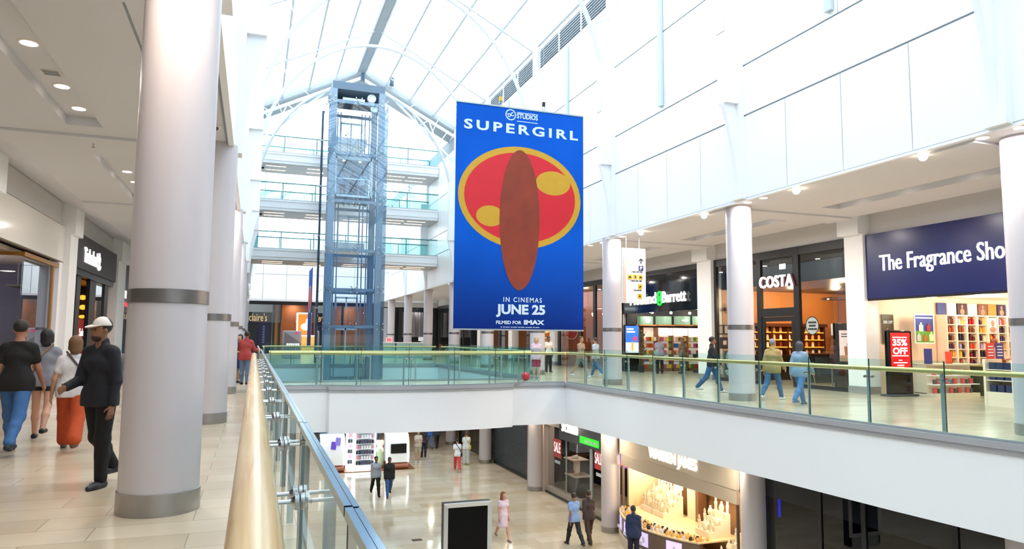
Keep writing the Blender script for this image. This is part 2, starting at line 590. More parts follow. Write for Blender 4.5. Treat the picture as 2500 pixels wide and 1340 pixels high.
def pilaster(X, sgn, y, nm):
    p = MB()
    p.box(X, y - 0.2, CZ, X + sgn * 0.14, y + 0.2, EAVE)
    p.box(X + sgn * 0.14, y - 0.17, 7.62, X + sgn * 0.52, y + 0.17, 11.3)
    # blade that narrows back to the wall below the box
    n = 8; prev = None
    for i in range(n + 1):
        t = i / n; z = 7.62 - 2.2 * t; x = X + sgn * (0.14 + 0.38 * (1 - t) ** 1.6)
        if prev is not None:
            z0, x0 = prev
            p.hexa([(X + sgn * 0.13, y - 0.07, z), (x, y - 0.07, z), (x, y + 0.07, z), (X + sgn * 0.13, y + 0.07, z),
                    (X + sgn * 0.13, y - 0.07, z0), (x0, y - 0.07, z0), (x0, y + 0.07, z0), (X + sgn * 0.13, y + 0.07, z0)])
        prev = (z, x)
    struct(nm, p, M_WHITE)


n_ = 20
for y in WY[1:]:
    pilaster(WX, -1, y, 'trim_%d' % n_); n_ += 1
for y in WY[1:]:
    pilaster(LX, 1, y, 'trim_%d' % n_); n_ += 1
# slim grey service strips at mid bay on the upper right wall
for i, (a, b) in enumerate(zip(WY[1:6], WY[2:7])):
    y = (a + b) / 2 + 0.2
    tag(mk('service_strip', MB().box(WX - 0.1, y - 0.1, 8.75, WX - 0.016, y + 0.1, 13.45), mat('pale_blue_grey', '#c3d3dc', 0.4)),
        'slim pale grey vertical strip on the white upper right wall, %s from the near end' % ['first', 'second', 'third', 'fourth', 'fifth'][i], 'strip', 'service strips on the right wall')
# small square plates on the pilaster boxes
for i, y in enumerate(WY[2:4]):
    pm = MB(); pm.box(WX - 0.54, y - 0.16, 9.5, WX - 0.52, y + 0.16, 9.95)
    tag(mk('speaker_plate', pm, mat('plate_beige', '#dcd6d0', 0.5)), 'pale beige plate on the %s white pilaster of the right wall' % ['second', 'third'][i], 'speaker')

# roof --------------------------------------------------------------------
GAB = 42.8


def roof_z(x): return EAVE + (RIDGE - EAVE) * (1 - abs(x - MIDX) / (WX - MIDX))


for nm, xa in (('window_1', WX), ('window_2', LX)):
    g = MB().add([(xa, -8, EAVE + 0.12), (MIDX, -8, RIDGE + 0.12), (MIDX, GAB, RIDGE + 0.12), (xa, GAB, EAVE + 0.12)], [(0, 1, 2, 3)])
    o = struct(nm, g, M_SKYG)
    bars = MB()
    y = -7.5
    while y < GAB:
        bars.beam((xa, y, EAVE + 0.08), (MIDX, y, RIDGE + 0.08), 0.028, 0.05); y += 0.89
    for t in (0.0, 0.25, 0.5, 0.75):
        x = xa + (MIDX - xa) * t
        bars.beam((x, -8, roof_z(x) + 0.03), (x, GAB, roof_z(x) + 0.03), 0.09 if t else 0.16, 0.12)
    b = mk('glazing_bars', bars, M_BARS, o); b['kind'] = 'structure'
k_ = 40
for y in [1.6, 8.5, 15.2, 22.2, 29.3, 36.4]:
    r = MB()
    for xa in (WX, LX): r.beam((xa, y, EAVE - 0.02), (MIDX, y, RIDGE - 0.02), 0.11, 0.16)
    struct('trim_%d' % k_, r, M_ARCHP); k_ += 1
# ridge walkway box with grey underside
rb = MB()
for y in [-8 + 3.6 * i for i in range(15)]:
    y1 = min(y + 3.5, GAB); rb.box(MIDX - 0.22, y, RIDGE - 0.2, MIDX + 0.22, y1, RIDGE - 0.05) if y < GAB else None
struct('trim_50', rb, M_GREYP)
rb = MB()
for sx in (-1, 1): rb.box(MIDX + sx * 0.24, -8, RIDGE - 0.22, MIDX + sx * 0.32, GAB, RIDGE + 0.02)
struct('trim_51', rb, M_STEELW)


# tubular arches that spring from the pilaster boxes
def arch(y, label):
    a, b, z0 = 5.82, 7.45, 9.25
    pts = []
    t0 = math.asin((11.25 - z0) / b)
    for i in range(41):
        t = t0 + (PI - 2 * t0) * i / 40
        pts.append((MIDX + a * math.cos(t), y, z0 + b * math.sin(t)))
    t = thing('roof_arch', label, 'arch', (MIDX, y, 11.25), 'tubular roof arches')
    mk('arch_tube', MB().tube(pts, 0.085, 10), M_ARCHP, t)
    for i in (3, 7, 12, 28, 33, 37):
        p = Vector(pts[i])
        q = Vector((WX if i < 20 else LX, y, p.z + 0.45)) if i in (3, 37) else Vector((p.x + (0.5 if i < 20 else -0.5), y, 0))
        if i not in (3, 37): q.z = roof_z(q.x)
        mk('strut', MB().tube([p, q], 0.028, 6), M_ARCHP, t)


for i, y in enumerate([8.1, 14.85, 21.75, 28.9, 36.0, 42.4]):
    arch(y, 'white tubular roof arch, %s from the glass lift' % ['sixth', 'fifth', 'fourth', 'third', 'second', 'first'][i])

# gable frame behind the lift
g = MB()
for xa in (WX, LX):
    g.beam((xa, GAB, EAVE + 0.1), (MIDX, GAB, RIDGE + 0.1), 0.35, 0.4)
struct('trim_52', g, M_GREYP)
g = MB()
for xa in (WX, LX):
    s = 1 if xa > 0 else -1
    g.beam((xa, GAB - 0.2, EAVE - 0.5), (MIDX, GAB - 0.2, RIDGE - 0.5), 0.14, 0.16)
    g.beam((xa, GAB - 0.2, EAVE - 2.2), (MIDX + s * 2.2, GAB - 0.2, RIDGE - 1.75), 0.1, 0.12)
    for t in (0.1, 0.3, 0.5):
        x = xa + (MIDX - xa) * t; x2 = xa + (MIDX - xa) * (t + 0.1)
        za = roof_z(x) - 0.5; zb = EAVE - 2.2 + (RIDGE - 1.75 - EAVE + 2.2) * (t + 0.1) / (1 - 2.2 / 6.05)
        g.beam((x, GAB - 0.2, za), (x2, GAB - 0.2, zb), 0.06, 0.06)
        g.beam((x2, GAB - 0.2, zb), (xa + (MIDX - xa) * (t + 0.2), GAB - 0.2, roof_z(xa + (MIDX - xa) * (t + 0.2)) - 0.5), 0.06, 0.06)
struct('trim_53', g, M_STEELW)
# far hall beyond the gable: boarded slopes, then a lower glazed roof
gz = MB()
for xa in (WX, LX):
    gz.add([(xa, GAB, EAVE + 0.1), (MIDX, GAB, RIDGE + 0.1), (MIDX, 44.6, RIDGE - 0.3), (xa, 44.6, EAVE - 0.3),
            (xa, GAB, EAVE + 0.2), (MIDX, GAB, RIDGE + 0.2), (MIDX, 44.6, RIDGE - 0.2), (xa, 44.6, EAVE - 0.2)],
           [(0, 1, 2, 3), (7, 6, 5, 4), (2, 6, 7, 3), (0, 3, 7, 4), (1, 0, 4, 5)])
struct('ceiling', gz, M_GREYP)
fl = MB()
for xa in (WX, LX):
    for y in (50, 55, 60, 65, 70): fl.beam((xa, y, EAVE - 2.0), (MIDX, y, RIDGE - 2.0), 0.2, 0.3)
    for t in (0.15, 0.5, 0.85):
        x = xa + (MIDX - xa) * t; fl.beam((x, 50, roof_z(x) - 1.8), (x, 70, roof_z(x) - 1.8), 0.1, 0.14)
    y = 50.5
    while y < 70: fl.beam((xa, y, EAVE - 1.75), (MIDX, y, RIDGE - 1.75), 0.04, 0.05); y += 1.0
struct('trim_54', fl, M_STEELW)
# white end wall with a panelled band over the end shop
ew = MB()
ew.mi = 1; ew.box(LX - 1, 70.05, CZ - 0.05, WX + 6, 70.4, 9.6)
ew.mi = 0
for x in [LX - 1 + 2.1 * i for i in range(9)]:
    ew.box(x + 0.02, 70, CZ, x + 2.08, 70.1, 7.45); ew.box(x + 0.02, 70, 7.5, x + 2.08, 70.1, 9.6)
struct('wall_far', ew, [M_PANEL, M_GROOVE])
struct('ceiling', MB().box(LX - 1, 70, CZ - 0.06, WX + 6, 75, CZ), M_CEIL)
struct('wall_back', MB().box(-13, -8.4, LOW, 26, -8, EAVE + 4), M_WHITE)
struct('wall_far', MB().box(-13, 75.0, LOW, 26, 75.3, CZ), M_SILL)
struct('wall_left', MB().box(-13.3, -8, LOW, -13, 75, CZ + 0.6), M_SILL)
struct('wall_right', MB().box(26, -8, LOW, 26.3, 75, CZ + 0.6), M_SILL)

# gallery ceilings with sunk lamp troughs ------------------------------------
TROUGH_L = [(0.9, 6.6), (8.0, 13.72), (15.95, 20.8), (23.0, 27.8), (30, 35), (37, 42)]
TROUGH_R = [(2.2, 7.9), (9.4, 14.9), (16.4, 21.7), (23.2, 28.9), (30.4, 36)]


def gallery_ceiling(xe, sgn, x_tr0, x_tr1, x_kink, x_wall, troughs, zw):
    """xe: atrium edge, sgn: direction away from the atrium"""
    c = MB()
    T = 0.24

    def slab(xa, xb, ya, yb, z=CZ): c.box(min(xa, xb), ya, z, max(xa, xb), yb, z + T)
    slab(xe, x_tr0, -8, 70); slab(x_tr1, x_kink, -8, 70)
    edges = [-8]
    for a, b in troughs: edges += [a, b]
    edges += [70]
    for i in range(0, len(edges), 2): slab(x_tr0, x_tr1, edges[i], edges[i + 1])
    for a, b in troughs:
        slab(x_tr0, x_tr1, a - 0.05, b + 0.05, CZ + 0.16) if False else c.box(min(x_tr0, x_tr1) - 0.05, a - 0.05, CZ + 0.16, max(x_tr0, x_tr1) + 0.05, b + 0.05, CZ + 0.3)
        for ya in (a - 0.036, b - 0.004): c.box(min(x_tr0, x_tr1), ya, CZ + 0.02, max(x_tr0, x_tr1), ya + 0.04, CZ + 0.16)
    # slope up to the shopfronts
    c.add([(x_kink, -8, CZ), (x_wall, -8, zw), (x_wall, 70, zw), (x_kink, 70, CZ), (x_kink, -8, CZ + T), (x_wall, -8, zw + T), (x_wall, 70, zw + T), (x_kink, 70, CZ + T)],
          [(0, 1, 2, 3), (7, 6, 5, 4), (0, 4, 5, 1), (2, 6, 7, 3)] if sgn > 0 else [(3, 2, 1, 0), (4, 5, 6, 7), (1, 5, 4, 0), (3, 7, 6, 2)])
    struct('ceiling', c, M_CEIL)


gallery_ceiling(LX - 0.02, -1, -2.6, -3.15, -4.45, -5.5, TROUGH_L, 5.53)
gallery_ceiling(WX + 0.02, 1, 14.25, 14.85, 16.2, 17.4, TROUGH_R, 5.58)
struct('ceiling', MB().box(-13.3, -8.4, 5.9, LX - 0.3, 75, 6.1), M_CEIL)  # unseen slab added over the left gallery to stop sky light leaking in
struct('ceiling', MB().box(WX + 0.3, -8.4, 5.9, 26.3, 75, 6.1), M_CEIL)  # likewise added over the right gallery, out of view, against light leaks
# cross ribs at the bays
for ys, xa, xb, k in ((LY[1:6], -4.45, LX - 0.31, 60), (RY[1:6], WX + 0.31, 16.2, 70)):
    for i, y in enumerate(ys):
        struct('trim_%d' % (k + i), MB().box(xa, y + 0.1, CZ - 0.05, xb, y + 1.0, CZ + 0.01), M_CEIL)
# thin grey joints in the left ceiling
struct('trim_80', MB().box(-1.48, -8, CZ - 0.004, -1.45, 14.2, CZ), M_GROOVE)


# downlights -------------------------------------------------------------------
def downlight(x, y, z, label, group, watts=None, col=(1, 0.92, 0.85), glow_ball=False):
    d = thing('downlight', label, 'ceiling light', (x, y, z), group)
    mk('lamp_rim', MB().lathe(x, y, [(0.115, z - 0.012), (0.13, z - 0.004), (0.13, z + 0.01)], 24), M_LAMPRIM, d)
    mk('diffuser', MB().lathe(x, y, [(0.1, z - 0.016), (0.1, z - 0.005)], 24), M_LAMP, d)
    if glow_ball: mk('glow_ball', MB().sphere((x, y, z - 0.05), 0.085, 16, 10), mat('glare_ball', '#fff0dc', 0.5, emit=30.0, ecol='#ffe6c8'), d)  # added glowing ball imitating the starry glare of this downlight
    light('downlight_beam', 'AREA', (x, y, CZ - 0.14 if glow_ball else CZ - 0.03 if z > CZ else z - 0.03), watts or DOWN_W, col, size=0.18)


ordn = ['first', 'second', 'third', 'fourth', 'fifth', 'sixth', 'seventh', 'eighth', 'ninth', 'tenth', 'eleventh', 'twelfth', 'thirteenth', 'fourteenth']
for i, y in enumerate([10.42, 12.1, 13.21, 16.33, 17.98, 19.13, 20.3, 23.6, 25.3, 27.0]):
    downlight(-2.87, y, CZ + 0.16, 'round ceiling light in a sunk trough of the left gallery, %s from the near end' % ordn[i], 'trough lights of the left gallery')
for i, y in enumerate([3.0, 5.0]): light('downlight_beam', 'AREA', (-2.87, y, CZ - 0.03), DOWN_W, size=0.18)
for i, y in enumerate([6.2, 8.3, 14.02, 20.6, 27.3]):
    downlight(-0.76, y, CZ, 'round light in the soffit edge beside the left columns, %s from the near end' % ordn[i], 'edge lights of the left gallery', 60, (1, 0.82, 0.66))
for i, y in enumerate([8.0, 8.66, 9.85, 13.24, 14.39, 15.0, 16.91, 20.43, 21.7, 23.2, 24.2, 27.6, 31.0, 34.5, 38, 41.5, 45]):
    downlight(11.93, y, CZ, 'round light in the soffit edge beside the right columns, %s from the near end' % (ordn + ['fifteenth', 'sixteenth', 'seventeenth'])[i], 'edge lights of the right gallery', 48, glow_ball=y in (9.85, 13.24, 16.91, 20.43))
for i, y in enumerate([11.0, 12.7, 14.1, 17.5, 19.2, 20.9, 24.5, 26.5, 28.3, 32, 34.5]):
    downlight(14.55, y, CZ + 0.16, 'round ceiling light in a sunk trough of the right gallery, %s from the near end' % ordn[i], 'trough lights of the right gallery', 64)
for y in (44, 48, 52, 56, 60, 64): light('downlight_beam', 'AREA', (14.5, y, CZ - 0.05), 80, size=0.3)
v = thing('ceiling_vent', 'round slotted air vent between two lamps in the left ceiling trough', 'vent', (-2.87, 11.5, CZ + 0.16))
mk('rim', MB().lathe(-2.87, 11.5, [(0.13, CZ + 0.145), (0.14, CZ + 0.16)], 24), M_LAMPRIM, v)
vs_ = MB()
for k in range(-3, 4): vs_.box(-2.87 - 0.1, 11.5 + k * 0.03 - 0.006, CZ + 0.138, -2.87 + 0.1, 11.5 + k * 0.03 + 0.006, CZ + 0.146)
mk('slat', vs_, M_GREYP, v)
v = thing('sprinkler', 'small ceiling sprinkler head on the left gallery ceiling rib', 'sprinkler', tuple(on_z(228, 350, CZ - 0.05)))
p = on_z(228, 350, CZ - 0.05)
mk('stem', MB().tube([p, p - AZ * 0.06], 0.012, 8), M_STEEL, v)
mk('deflector', MB().lathe(p.x, p.y, [(0.03, p.z - 0.075), (0.03, p.z - 0.068)], 12), M_STEEL, v)
v = thing('ceiling_camera', 'small square fitting in the soffit between the first two left columns', 'camera', (-0.75, 12.9, CZ))
mk('plate', MB().box(-0.84, 12.8, CZ - 0.02, -0.66, 13.0, CZ), M_LAMPRIM, v)
mk('lens', MB().sphere((-0.75, 12.9, CZ - 0.03), 0.045), mat('smoked_dome', '#5a5d60', 0.1), v)


# columns ------------------------------------------------------------------------
def column(x, y, z0, z1, label, group, r=0.335, band=True):
    c = thing('column', label, 'column', (x, y, z0), group)
    mk('shaft', MB().lathe(x, y, [(r, z0), (r, z1)], 64), M_COLP, c)
    mk('base_ring', MB().lathe(x, y, [(r + 0.012, z0), (r + 0.012, z0 + 0.19), (r + 0.002, z0 + 0.195)], 64), M_RING, c)
    if band:
        mk('band', MB().lathe(x, y, [(r + 0.002, z0 + 1.85), (r + 0.01, z0 + 1.853), (r + 0.01, z0 + 1.972), (r + 0.002, z0 + 1.975)], 64), M_BAND, c)


for i, y in enumerate(LY[1:]):
    column(-0.755, y, 0, CZ - (0.0), 'tall white round column with steel band, %s in the left row from the viewer' % ordn[i], 'left gallery columns')
RCX = [12.55, 12.14, 11.9, 11.95, 11.9, 11.95, 11.95, 11.95, 11.95]
for i, (x, y) in enumerate(zip(RCX, [8.4] + RY[2:])):
    column(x, y, 0, CZ, 'white round column with steel band, %s in the right row from the near end' % ordn[i], 'right gallery columns')
for i, y in enumerate([8.4, 15.3, 22.78, 29.9, 37.2, 44.3]):
    column(12.0 if y > 20 else 12.15, y, LOW, SOF, 'white round column on the lower floor, %s in the right row from the near end' % ordn[i], 'lower floor columns', band=False)

# ================================================================== BALUSTRADES
def resample(line, step):
    P = [Vector((p[0], p[1])) for p in line]
    cum = [0.0]
    for a, b in zip(P[:-1], P[1:]): cum.append(cum[-1] + (b - a).length)
    n = max(1, round(cum[-1] / step)); out = []
    for i in range(n + 1):
        d = cum[-1] * i / n; k = 0
        while k < len(P) - 2 and cum[k + 1] < d: k += 1
        t = (d - cum[k]) / max(1e-9, cum[k + 1] - cum[k]); out.append(P[k].lerp(P[k + 1], min(1, t)))
    return out


def balustrade(label, line, inw, step=1.5, z0=0.0, rail_m=None, glass_m=None, zr=1.06, zt=1.24, rr=0.045, group=None, clamps=True, post_r=0.028, off=0.06, rail_in=0.2, caps=False, post_m=None, ext=(0, 0)):
    """line: slab edge; inw: +1 if the gallery lies to the left of the line, -1 to the right"""
    J = resample(line, step)
    t = thing('glass_balustrade', label, 'railing', (J[0].x, J[0].y, z0), group)
    nr = []
    for i, p in enumerate(J):
        d = (J[min(i + 1, len(J) - 1)] - J[max(i - 1, 0)]).normalized(); nr.append((d, Vector((-d.y, d.x)) * inw))
    G = [p + n * off for p, (d, n) in zip(J, nr)]
    H = [p + n * rail_in for p, (d, n) in zip(J, nr)]
    H2 = [H[0] - nr[0][0] * ext[0]] + H[1:-1] + [H[-1] + nr[-1][0] * ext[1]]
    w = 0.007
    ch = MB()
    for a, b, (d, n) in zip(G[:-1], G[1:], nr[:-1]):
        e = (b - a).normalized(); m = Vector((-e.y, e.x)) * w; a2 = a + e * 0.006; b2 = b - e * 0.006
        pn = MB().hexa([(a2 - m).to_3d() + AZ * (z0 + 0.02), (b2 - m).to_3d() + AZ * (z0 + 0.02), (b2 + m).to_3d() + AZ * (z0 + 0.02), (a2 + m).to_3d() + AZ * (z0 + 0.02),
                        (a2 - m).to_3d() + AZ * (z0 + zt), (b2 - m).to_3d() + AZ * (z0 + zt), (b2 + m).to_3d() + AZ * (z0 + zt), (a2 + m).to_3d() + AZ * (z0 + zt)])
        mk('glass_panel', pn, glass_m or M_GREEN, t, smooth=0)
        ch.beam(a.to_3d() + AZ * (z0 + 0.035), b.to_3d() + AZ * (z0 + 0.035), 0.05, 0.07)
        if caps:
            mk('top_cap', MB().beam(a2.to_3d() + AZ * (z0 + zt + 0.005), b2.to_3d() + AZ * (z0 + zt + 0.005), 0.034, 0.018), mat('blue_steel_cap', '#6f8ca6', 0.2, 0.9), t, smooth=0)
        else:
            mk('edge_strip', MB().beam(b2.to_3d() + AZ * (z0 + 0.02), b2.to_3d() + AZ * (z0 + zt), 0.012, 0.018), mat('glass_edge', '#27413f', 0.2), t, smooth=0)
    mk('base_channel', ch, M_STEELM, t, smooth=0)
    mk('handrail', MB().tube([p.to_3d() + AZ * (z0 + zr) for p in H2], rr, 14), rail_m or M_OLIVE, t)
    for i, (p, h, (d, n)) in enumerate(zip(G, H, nr)):
        if i in (0, len(G) - 1) and len(G) > 3: continue
        q = h + d * 0.14
        mk('post', MB().tube([q.to_3d() + AZ * z0, q.to_3d() + AZ * (z0 + zr)], post_r, 10), post_m or M_STEELM, t)
        if clamps:
            c = MB()
            for s in (-0.085, 0.085):
                g = p + d * s
                c.tube([q.to_3d() + AZ * (z0 + zr - 0.15), (g + n * 0.03).to_3d() + AZ * (z0 + zr - 0.15)], 0.009, 6)
                c.tube([(g - n * 0.022).to_3d() + AZ * (z0 + zr - 0.15), (g + n * 0.022).to_3d() + AZ * (z0 + zr - 0.15)], 0.026, 10)
            mk('glass_clamp', c, M_STEEL, t)
    return t


RAILPT = [(11.26, 1.5)] + [(x, y) for x, y in REDGE[1:]]
balustrade('long glass balustrade with pale brass handrail along the right gallery edge', RAILPT, -1, 1.5, group=None, ext=(0, 0.2))
balustrade('glass balustrade with pale brass handrail on the near edge of the bridge', BEDGE[:-1] + [(0.5, 23.45)], -1, 1.45, ext=(0.22, 0))
balustrade('glass balustrade on the far edge of the bridge', [(0.5, BBACK), (10.4, BBACK)], -1, 1.6)
balustrade('distant glass balustrade along the far deck behind the lift', [(10.4, FARY), (0.5, FARY)], -1, 1.7)
balustrade('glass balustrade on the right gallery edge between bridge and lift', [(10.5, BBACK), (10.5, FARY)], -1, 1.6)
balustrade('glass balustrade on the left gallery edge beyond the bridge', [(0.42, FARY), (0.42, BBACK)], -1, 1.6)

# near left balustrade: maple handrail, glass with steel caps, paired rods and discs
t = thing('glass_balustrade', 'near glass balustrade with thick maple handrail and steel rod clamps beside the left walkway', 'railing', (0.2, 0, 0))
JY = [-1.6, 0.0, 1.53, 3.09, 4.66, 6.22, 7.77, 9.4, 11.0, 12.55, 14.1, 15.65, 17.2, 18.75, 20.3, 21.85, 23.2]
gx, hx = 0.205, 0.02
for a, b in zip(JY[:-1], JY[1:]):
    mk('glass_panel', MB().box(gx - 0.009, a + 0.007, 0.03, gx + 0.009, b - 0.007, 1.19), M_GREENS, t, smooth=0)
    cp = MB().box(gx - 0.016, a + 0.008, 1.18, gx + 0.0, b - 0.008, 1.203)
    cp.box(gx + 0.003, a + 0.008, 1.18, gx + 0.016, b - 0.008, 1.2)
    mk('top_cap', cp, mat('blue_steel_cap', '#6f8ca6', 0.2, 0.9), t, smooth=0)
    mk('edge_strip', MB().box(gx - 0.01, b - 0.009, 0.03, gx + 0.01, b - 0.001, 1.19), mat('glass_edge', '#27413f', 0.2), t, smooth=0)
hr = MB()
prof = [(0.07 * math.cos(2 * PI * k / 20), 0.048 * math.sin(2 * PI * k / 20)) for k in range(20)]
vs_ = []; ys_ = [-1.8 + 1.0 * i for i in range(26)]
ys_[-1] = 23.3
for y in ys_: vs_ += [(hx + px, y, 1.035 + pz) for px, pz in prof]
fs_ = []
for i in range(len(ys_) - 1):
    for k in range(20): fs_.append((i * 20 + k, i * 20 + (k + 1) % 20, (i + 1) * 20 + (k + 1) % 20, (i + 1) * 20 + k))
hr.add(vs_, [tuple(reversed(f)) for f in fs_])
mk('handrail', hr, M_MAPLE, t, label='thick maple handrail')
rt = MB().tube([(hx + 0.06, -1.8, 0.985), (hx + 0.06, 23.3, 0.985)], 0.02, 8)
mk('rail_channel', rt, M_OLIVE, t)
for y in JY[1:-1]:
    mk('post', MB().tube([(hx + 0.03, y + 0.18, 0), (hx + 0.03, y + 0.18, 1.0)], 0.028, 12), M_STEELM, t)
    for s in (-0.075, 0.075):
        c = MB()
        c.tube([(hx + 0.03, y + s, 0.9), (gx - 0.03, y + s, 0.9)], 0.0085, 8)
        c.tube([(gx + 0.03, y + s, 0.9), (gx + 0.13, y + s, 0.9)], 0.0085, 8)
        c.tube([(gx - 0.042, y + s, 0.9), (gx - 0.03, y + s, 0.9), (gx - 0.028, y + s, 0.9), (gx - 0.012, y + s, 0.9)], [0.016, 0.03, 0.034, 0.034], 16)
        c.tube([(gx + 0.012, y + s, 0.9), (gx + 0.028, y + s, 0.9), (gx + 0.03, y + s, 0.9), (gx + 0.04, y + s, 0.9)], [0.034, 0.034, 0.03, 0.016], 16)
        mk('glass_clamp', c, M_STEEL, t)
mk('base_channel', MB().box(gx - 0.03, -1.8, 0, gx + 0.03, 23.3, 0.07), M_STEELM, t, smooth=0)

# ================================================================== WALKWAYS BEHIND THE LIFT
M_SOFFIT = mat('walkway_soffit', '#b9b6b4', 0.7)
M_STRIP = mat('strip_light', '#ffd9bd', 0.5, emit=3.0, ecol='#ffd2b4')
M_TEALRAIL = mat('teal_grey_rail', '#4f7f84', 0.35, 0.3)
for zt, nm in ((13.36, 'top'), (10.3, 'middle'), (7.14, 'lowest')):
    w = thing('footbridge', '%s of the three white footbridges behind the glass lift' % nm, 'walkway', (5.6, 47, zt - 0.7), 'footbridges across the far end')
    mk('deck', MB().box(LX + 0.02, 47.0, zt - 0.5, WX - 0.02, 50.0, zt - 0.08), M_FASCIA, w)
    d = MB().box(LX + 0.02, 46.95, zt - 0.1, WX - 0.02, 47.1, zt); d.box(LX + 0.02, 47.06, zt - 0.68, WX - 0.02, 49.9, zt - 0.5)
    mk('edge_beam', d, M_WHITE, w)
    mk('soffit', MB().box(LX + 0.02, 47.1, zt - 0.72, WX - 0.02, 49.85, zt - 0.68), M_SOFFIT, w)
    for x in (0.3, 2.9, 5.4, 8.1, 9.6):
        for y in (47.7, 48.8): mk('strip_light', MB().box(x, y, zt - 0.735, x + 1.25, y + 0.12, zt - 0.715), M_STRIP, w, smooth=0)
    light('footbridge_glow', 'AREA', (3.0, 48.4, zt - 0.8), 18, size=0.5)
    light('footbridge_glow', 'AREA', (8.6, 48.4, zt - 0.8), 18, size=0.5)
    for y, s, fb in ((47.0, -1, 'front'), (50.0, 1, 'rear')):
        balustrade('%s glass railing of the %s footbridge' % (fb, nm), [(WX - 0.02, y), (LX + 0.02, y)], -1 if s < 0 else 1, 2.0, z0=zt, rail_m=M_TEALRAIL, clamps=False, zr=1.12, zt=1.2, rr=0.035, rail_in=0.1, off=0.04, post_m=M_TEALRAIL, group='footbridge railings')
    for x, y in ((0.12, 48.2),) if nm != 'lowest' else ((8.1, 48.9),):
        c = thing('dome_camera', 'small dark dome camera under the %s footbridge' % nm, 'camera', (x, y, zt - 0.72))
        mk('mount', MB().lathe(x, y, [(0.08, zt - 0.77), (0.1, zt - 0.72)], 14), M_LAMPRIM, c)
        mk('dome', MB().sphere((x, y, zt - 0.78), 0.1), M_DARK, c)
# dark steel post left of the lift
t = thing('steel_post', 'tall dark steel post just left of the glass lift', 'post', (3.78, 46.4, 0))
mk('post', MB().box(3.6, 46.25, 0, 4.0, 46.6, 16.2), mat('dark_steel', '#33475c', 0.4, 0.3), t)
cl = MB()
for z in (3.4, 8.0, 11.2, 14.2): cl.box(3.57, 46.22, z, 4.03, 46.63, z + 0.08)
mk('collar', cl, M_STEELM, t)

# ================================================================== GLASS LIFT
x0, x1, y0, y1 = 3.64, 6.26, 39.0, 41.7
L = thing('lift_shaft', 'tall blue tinted glass lift shaft rising through the far end of the atrium', 'lift', (4.9, 40.3, LOW))
BZ = [-5.0, -2.9, -0.72, 2.16, 4.15, 6.31, 9.0, 11.65, 14.55]
fr = MB()
for x in (x0, x1):
    for y in (y0, y1): fr.box(x - 0.17, y - 0.17, LOW, x + 0.17, y + 0.17, 15.2)
mk('corner_post', fr, M_LIFT, L)
for z in BZ:
    b = MB()
    for y in (y0, y1): b.box(x0, y - 0.06, z - 0.08, x1, y + 0.06, z + 0.08)
    for x in (x0, x1): b.box(x - 0.06, y0, z - 0.06, x + 0.06, y1, z + 0.06)
    mk('crossbeam', b, M_LIFT, L)
rl = MB()
for x in (x0 + 0.45, x0 + 0.62, x1 - 0.35, x1 - 0.6, x1 - 0.8): rl.box(x - 0.03, y1 - 0.6, LOW, x + 0.03, y1 - 0.5, 14.6)
for y in (y0 + 0.8, y0 + 1.6): rl.box(x1 - 0.22, y - 0.05, LOW, x1 - 0.12, y + 0.05, 14.6)
mk('guide_rail', rl, M_LIFT, L)
cb = MB()
for x in (4.6, 4.75, 5.2): cb.tube([(x, 40.4, 11.7), (x, 40.4, 14.8)], 0.012, 6)
mk('cable', cb, M_DARK, L)
for a, b in zip(BZ[:-1], BZ[1:]):
    mx = (x0 + x1) / 2
    for xa, xb in ((x0 - 0.28, mx - 0.01), (mx + 0.01, x1 + 0.34)):
        mk('glass_panel', MB().box(xa, y0 - 0.4, a + 0.01, xb, y0 - 0.385, b - 0.01), M_BLUEG, L, smooth=0)
    mk('glass_panel', MB().box(x0 - 0.28, y0 - 0.38, a + 0.01, x0 - 0.265, y1, b - 0.01), M_BLUEG, L, smooth=0)
    mk('glass_panel', MB().box(x1 + 0.325, y0 - 0.38, a + 0.01, x1 + 0.34, y1, b - 0.01), M_BLUEG, L, smooth=0)
for z in BZ[1:]:
    for x in (x0 - 0.1, (x0 + x1) / 2, x1 + 0.12):
        s = MB()
        for dx in (-0.16, 0.16):
            for dz in (-0.16, 0.16):
                s.tube([(x, y0 - 0.2, z), (x + dx, y0 - 0.37, z + dz)], 0.016, 6); s.sphere((x + dx, y0 - 0.41, z + dz), 0.04, 8, 5)
        s.tube([(x, y0, z), (x, y0 - 0.2, z)], 0.03, 6)
        mk('glass_spider', s, M_STEEL, L)
hd = MB()
hd.box(x0 - 0.1, y0 - 0.15, 15.2, x1 + 0.15, y1, 15.62)
mk('shaft_head', hd, mat('lift_head_grey', '#5f7284', 0.4, 0.3), L)
hb = MB().box(x0 - 0.05, y1 - 1.3, 14.6, x1 + 0.1, y1 - 1.2, 15.2); hb.box(x0 - 0.1, y0 - 0.1, 14.7, x0 - 0.02, y1, 15.2)
mk('motor_board', hb, mat('lift_head_dark', '#222a3a', 0.5), L)
wh = MB().tube([(x1 - 0.55, y0 + 0.1, 14.95), (x1 - 0.55, y0 + 0.3, 14.95)], 0.24, 20)
wh.tube([(x1 - 0.4, y0 + 0.05, 14.35), (x1 - 0.4, y0 + 0.2, 14.35)], 0.2, 20)
mk('pulley', wh, mat('pulley_white', '#e8eef2', 0.3), L)
mk('motor_beam', MB().box(x0 + 0.5, y0 + 0.3, 14.72, x1 - 0.9, y0 + 0.5, 14.9), M_STEELW, L)
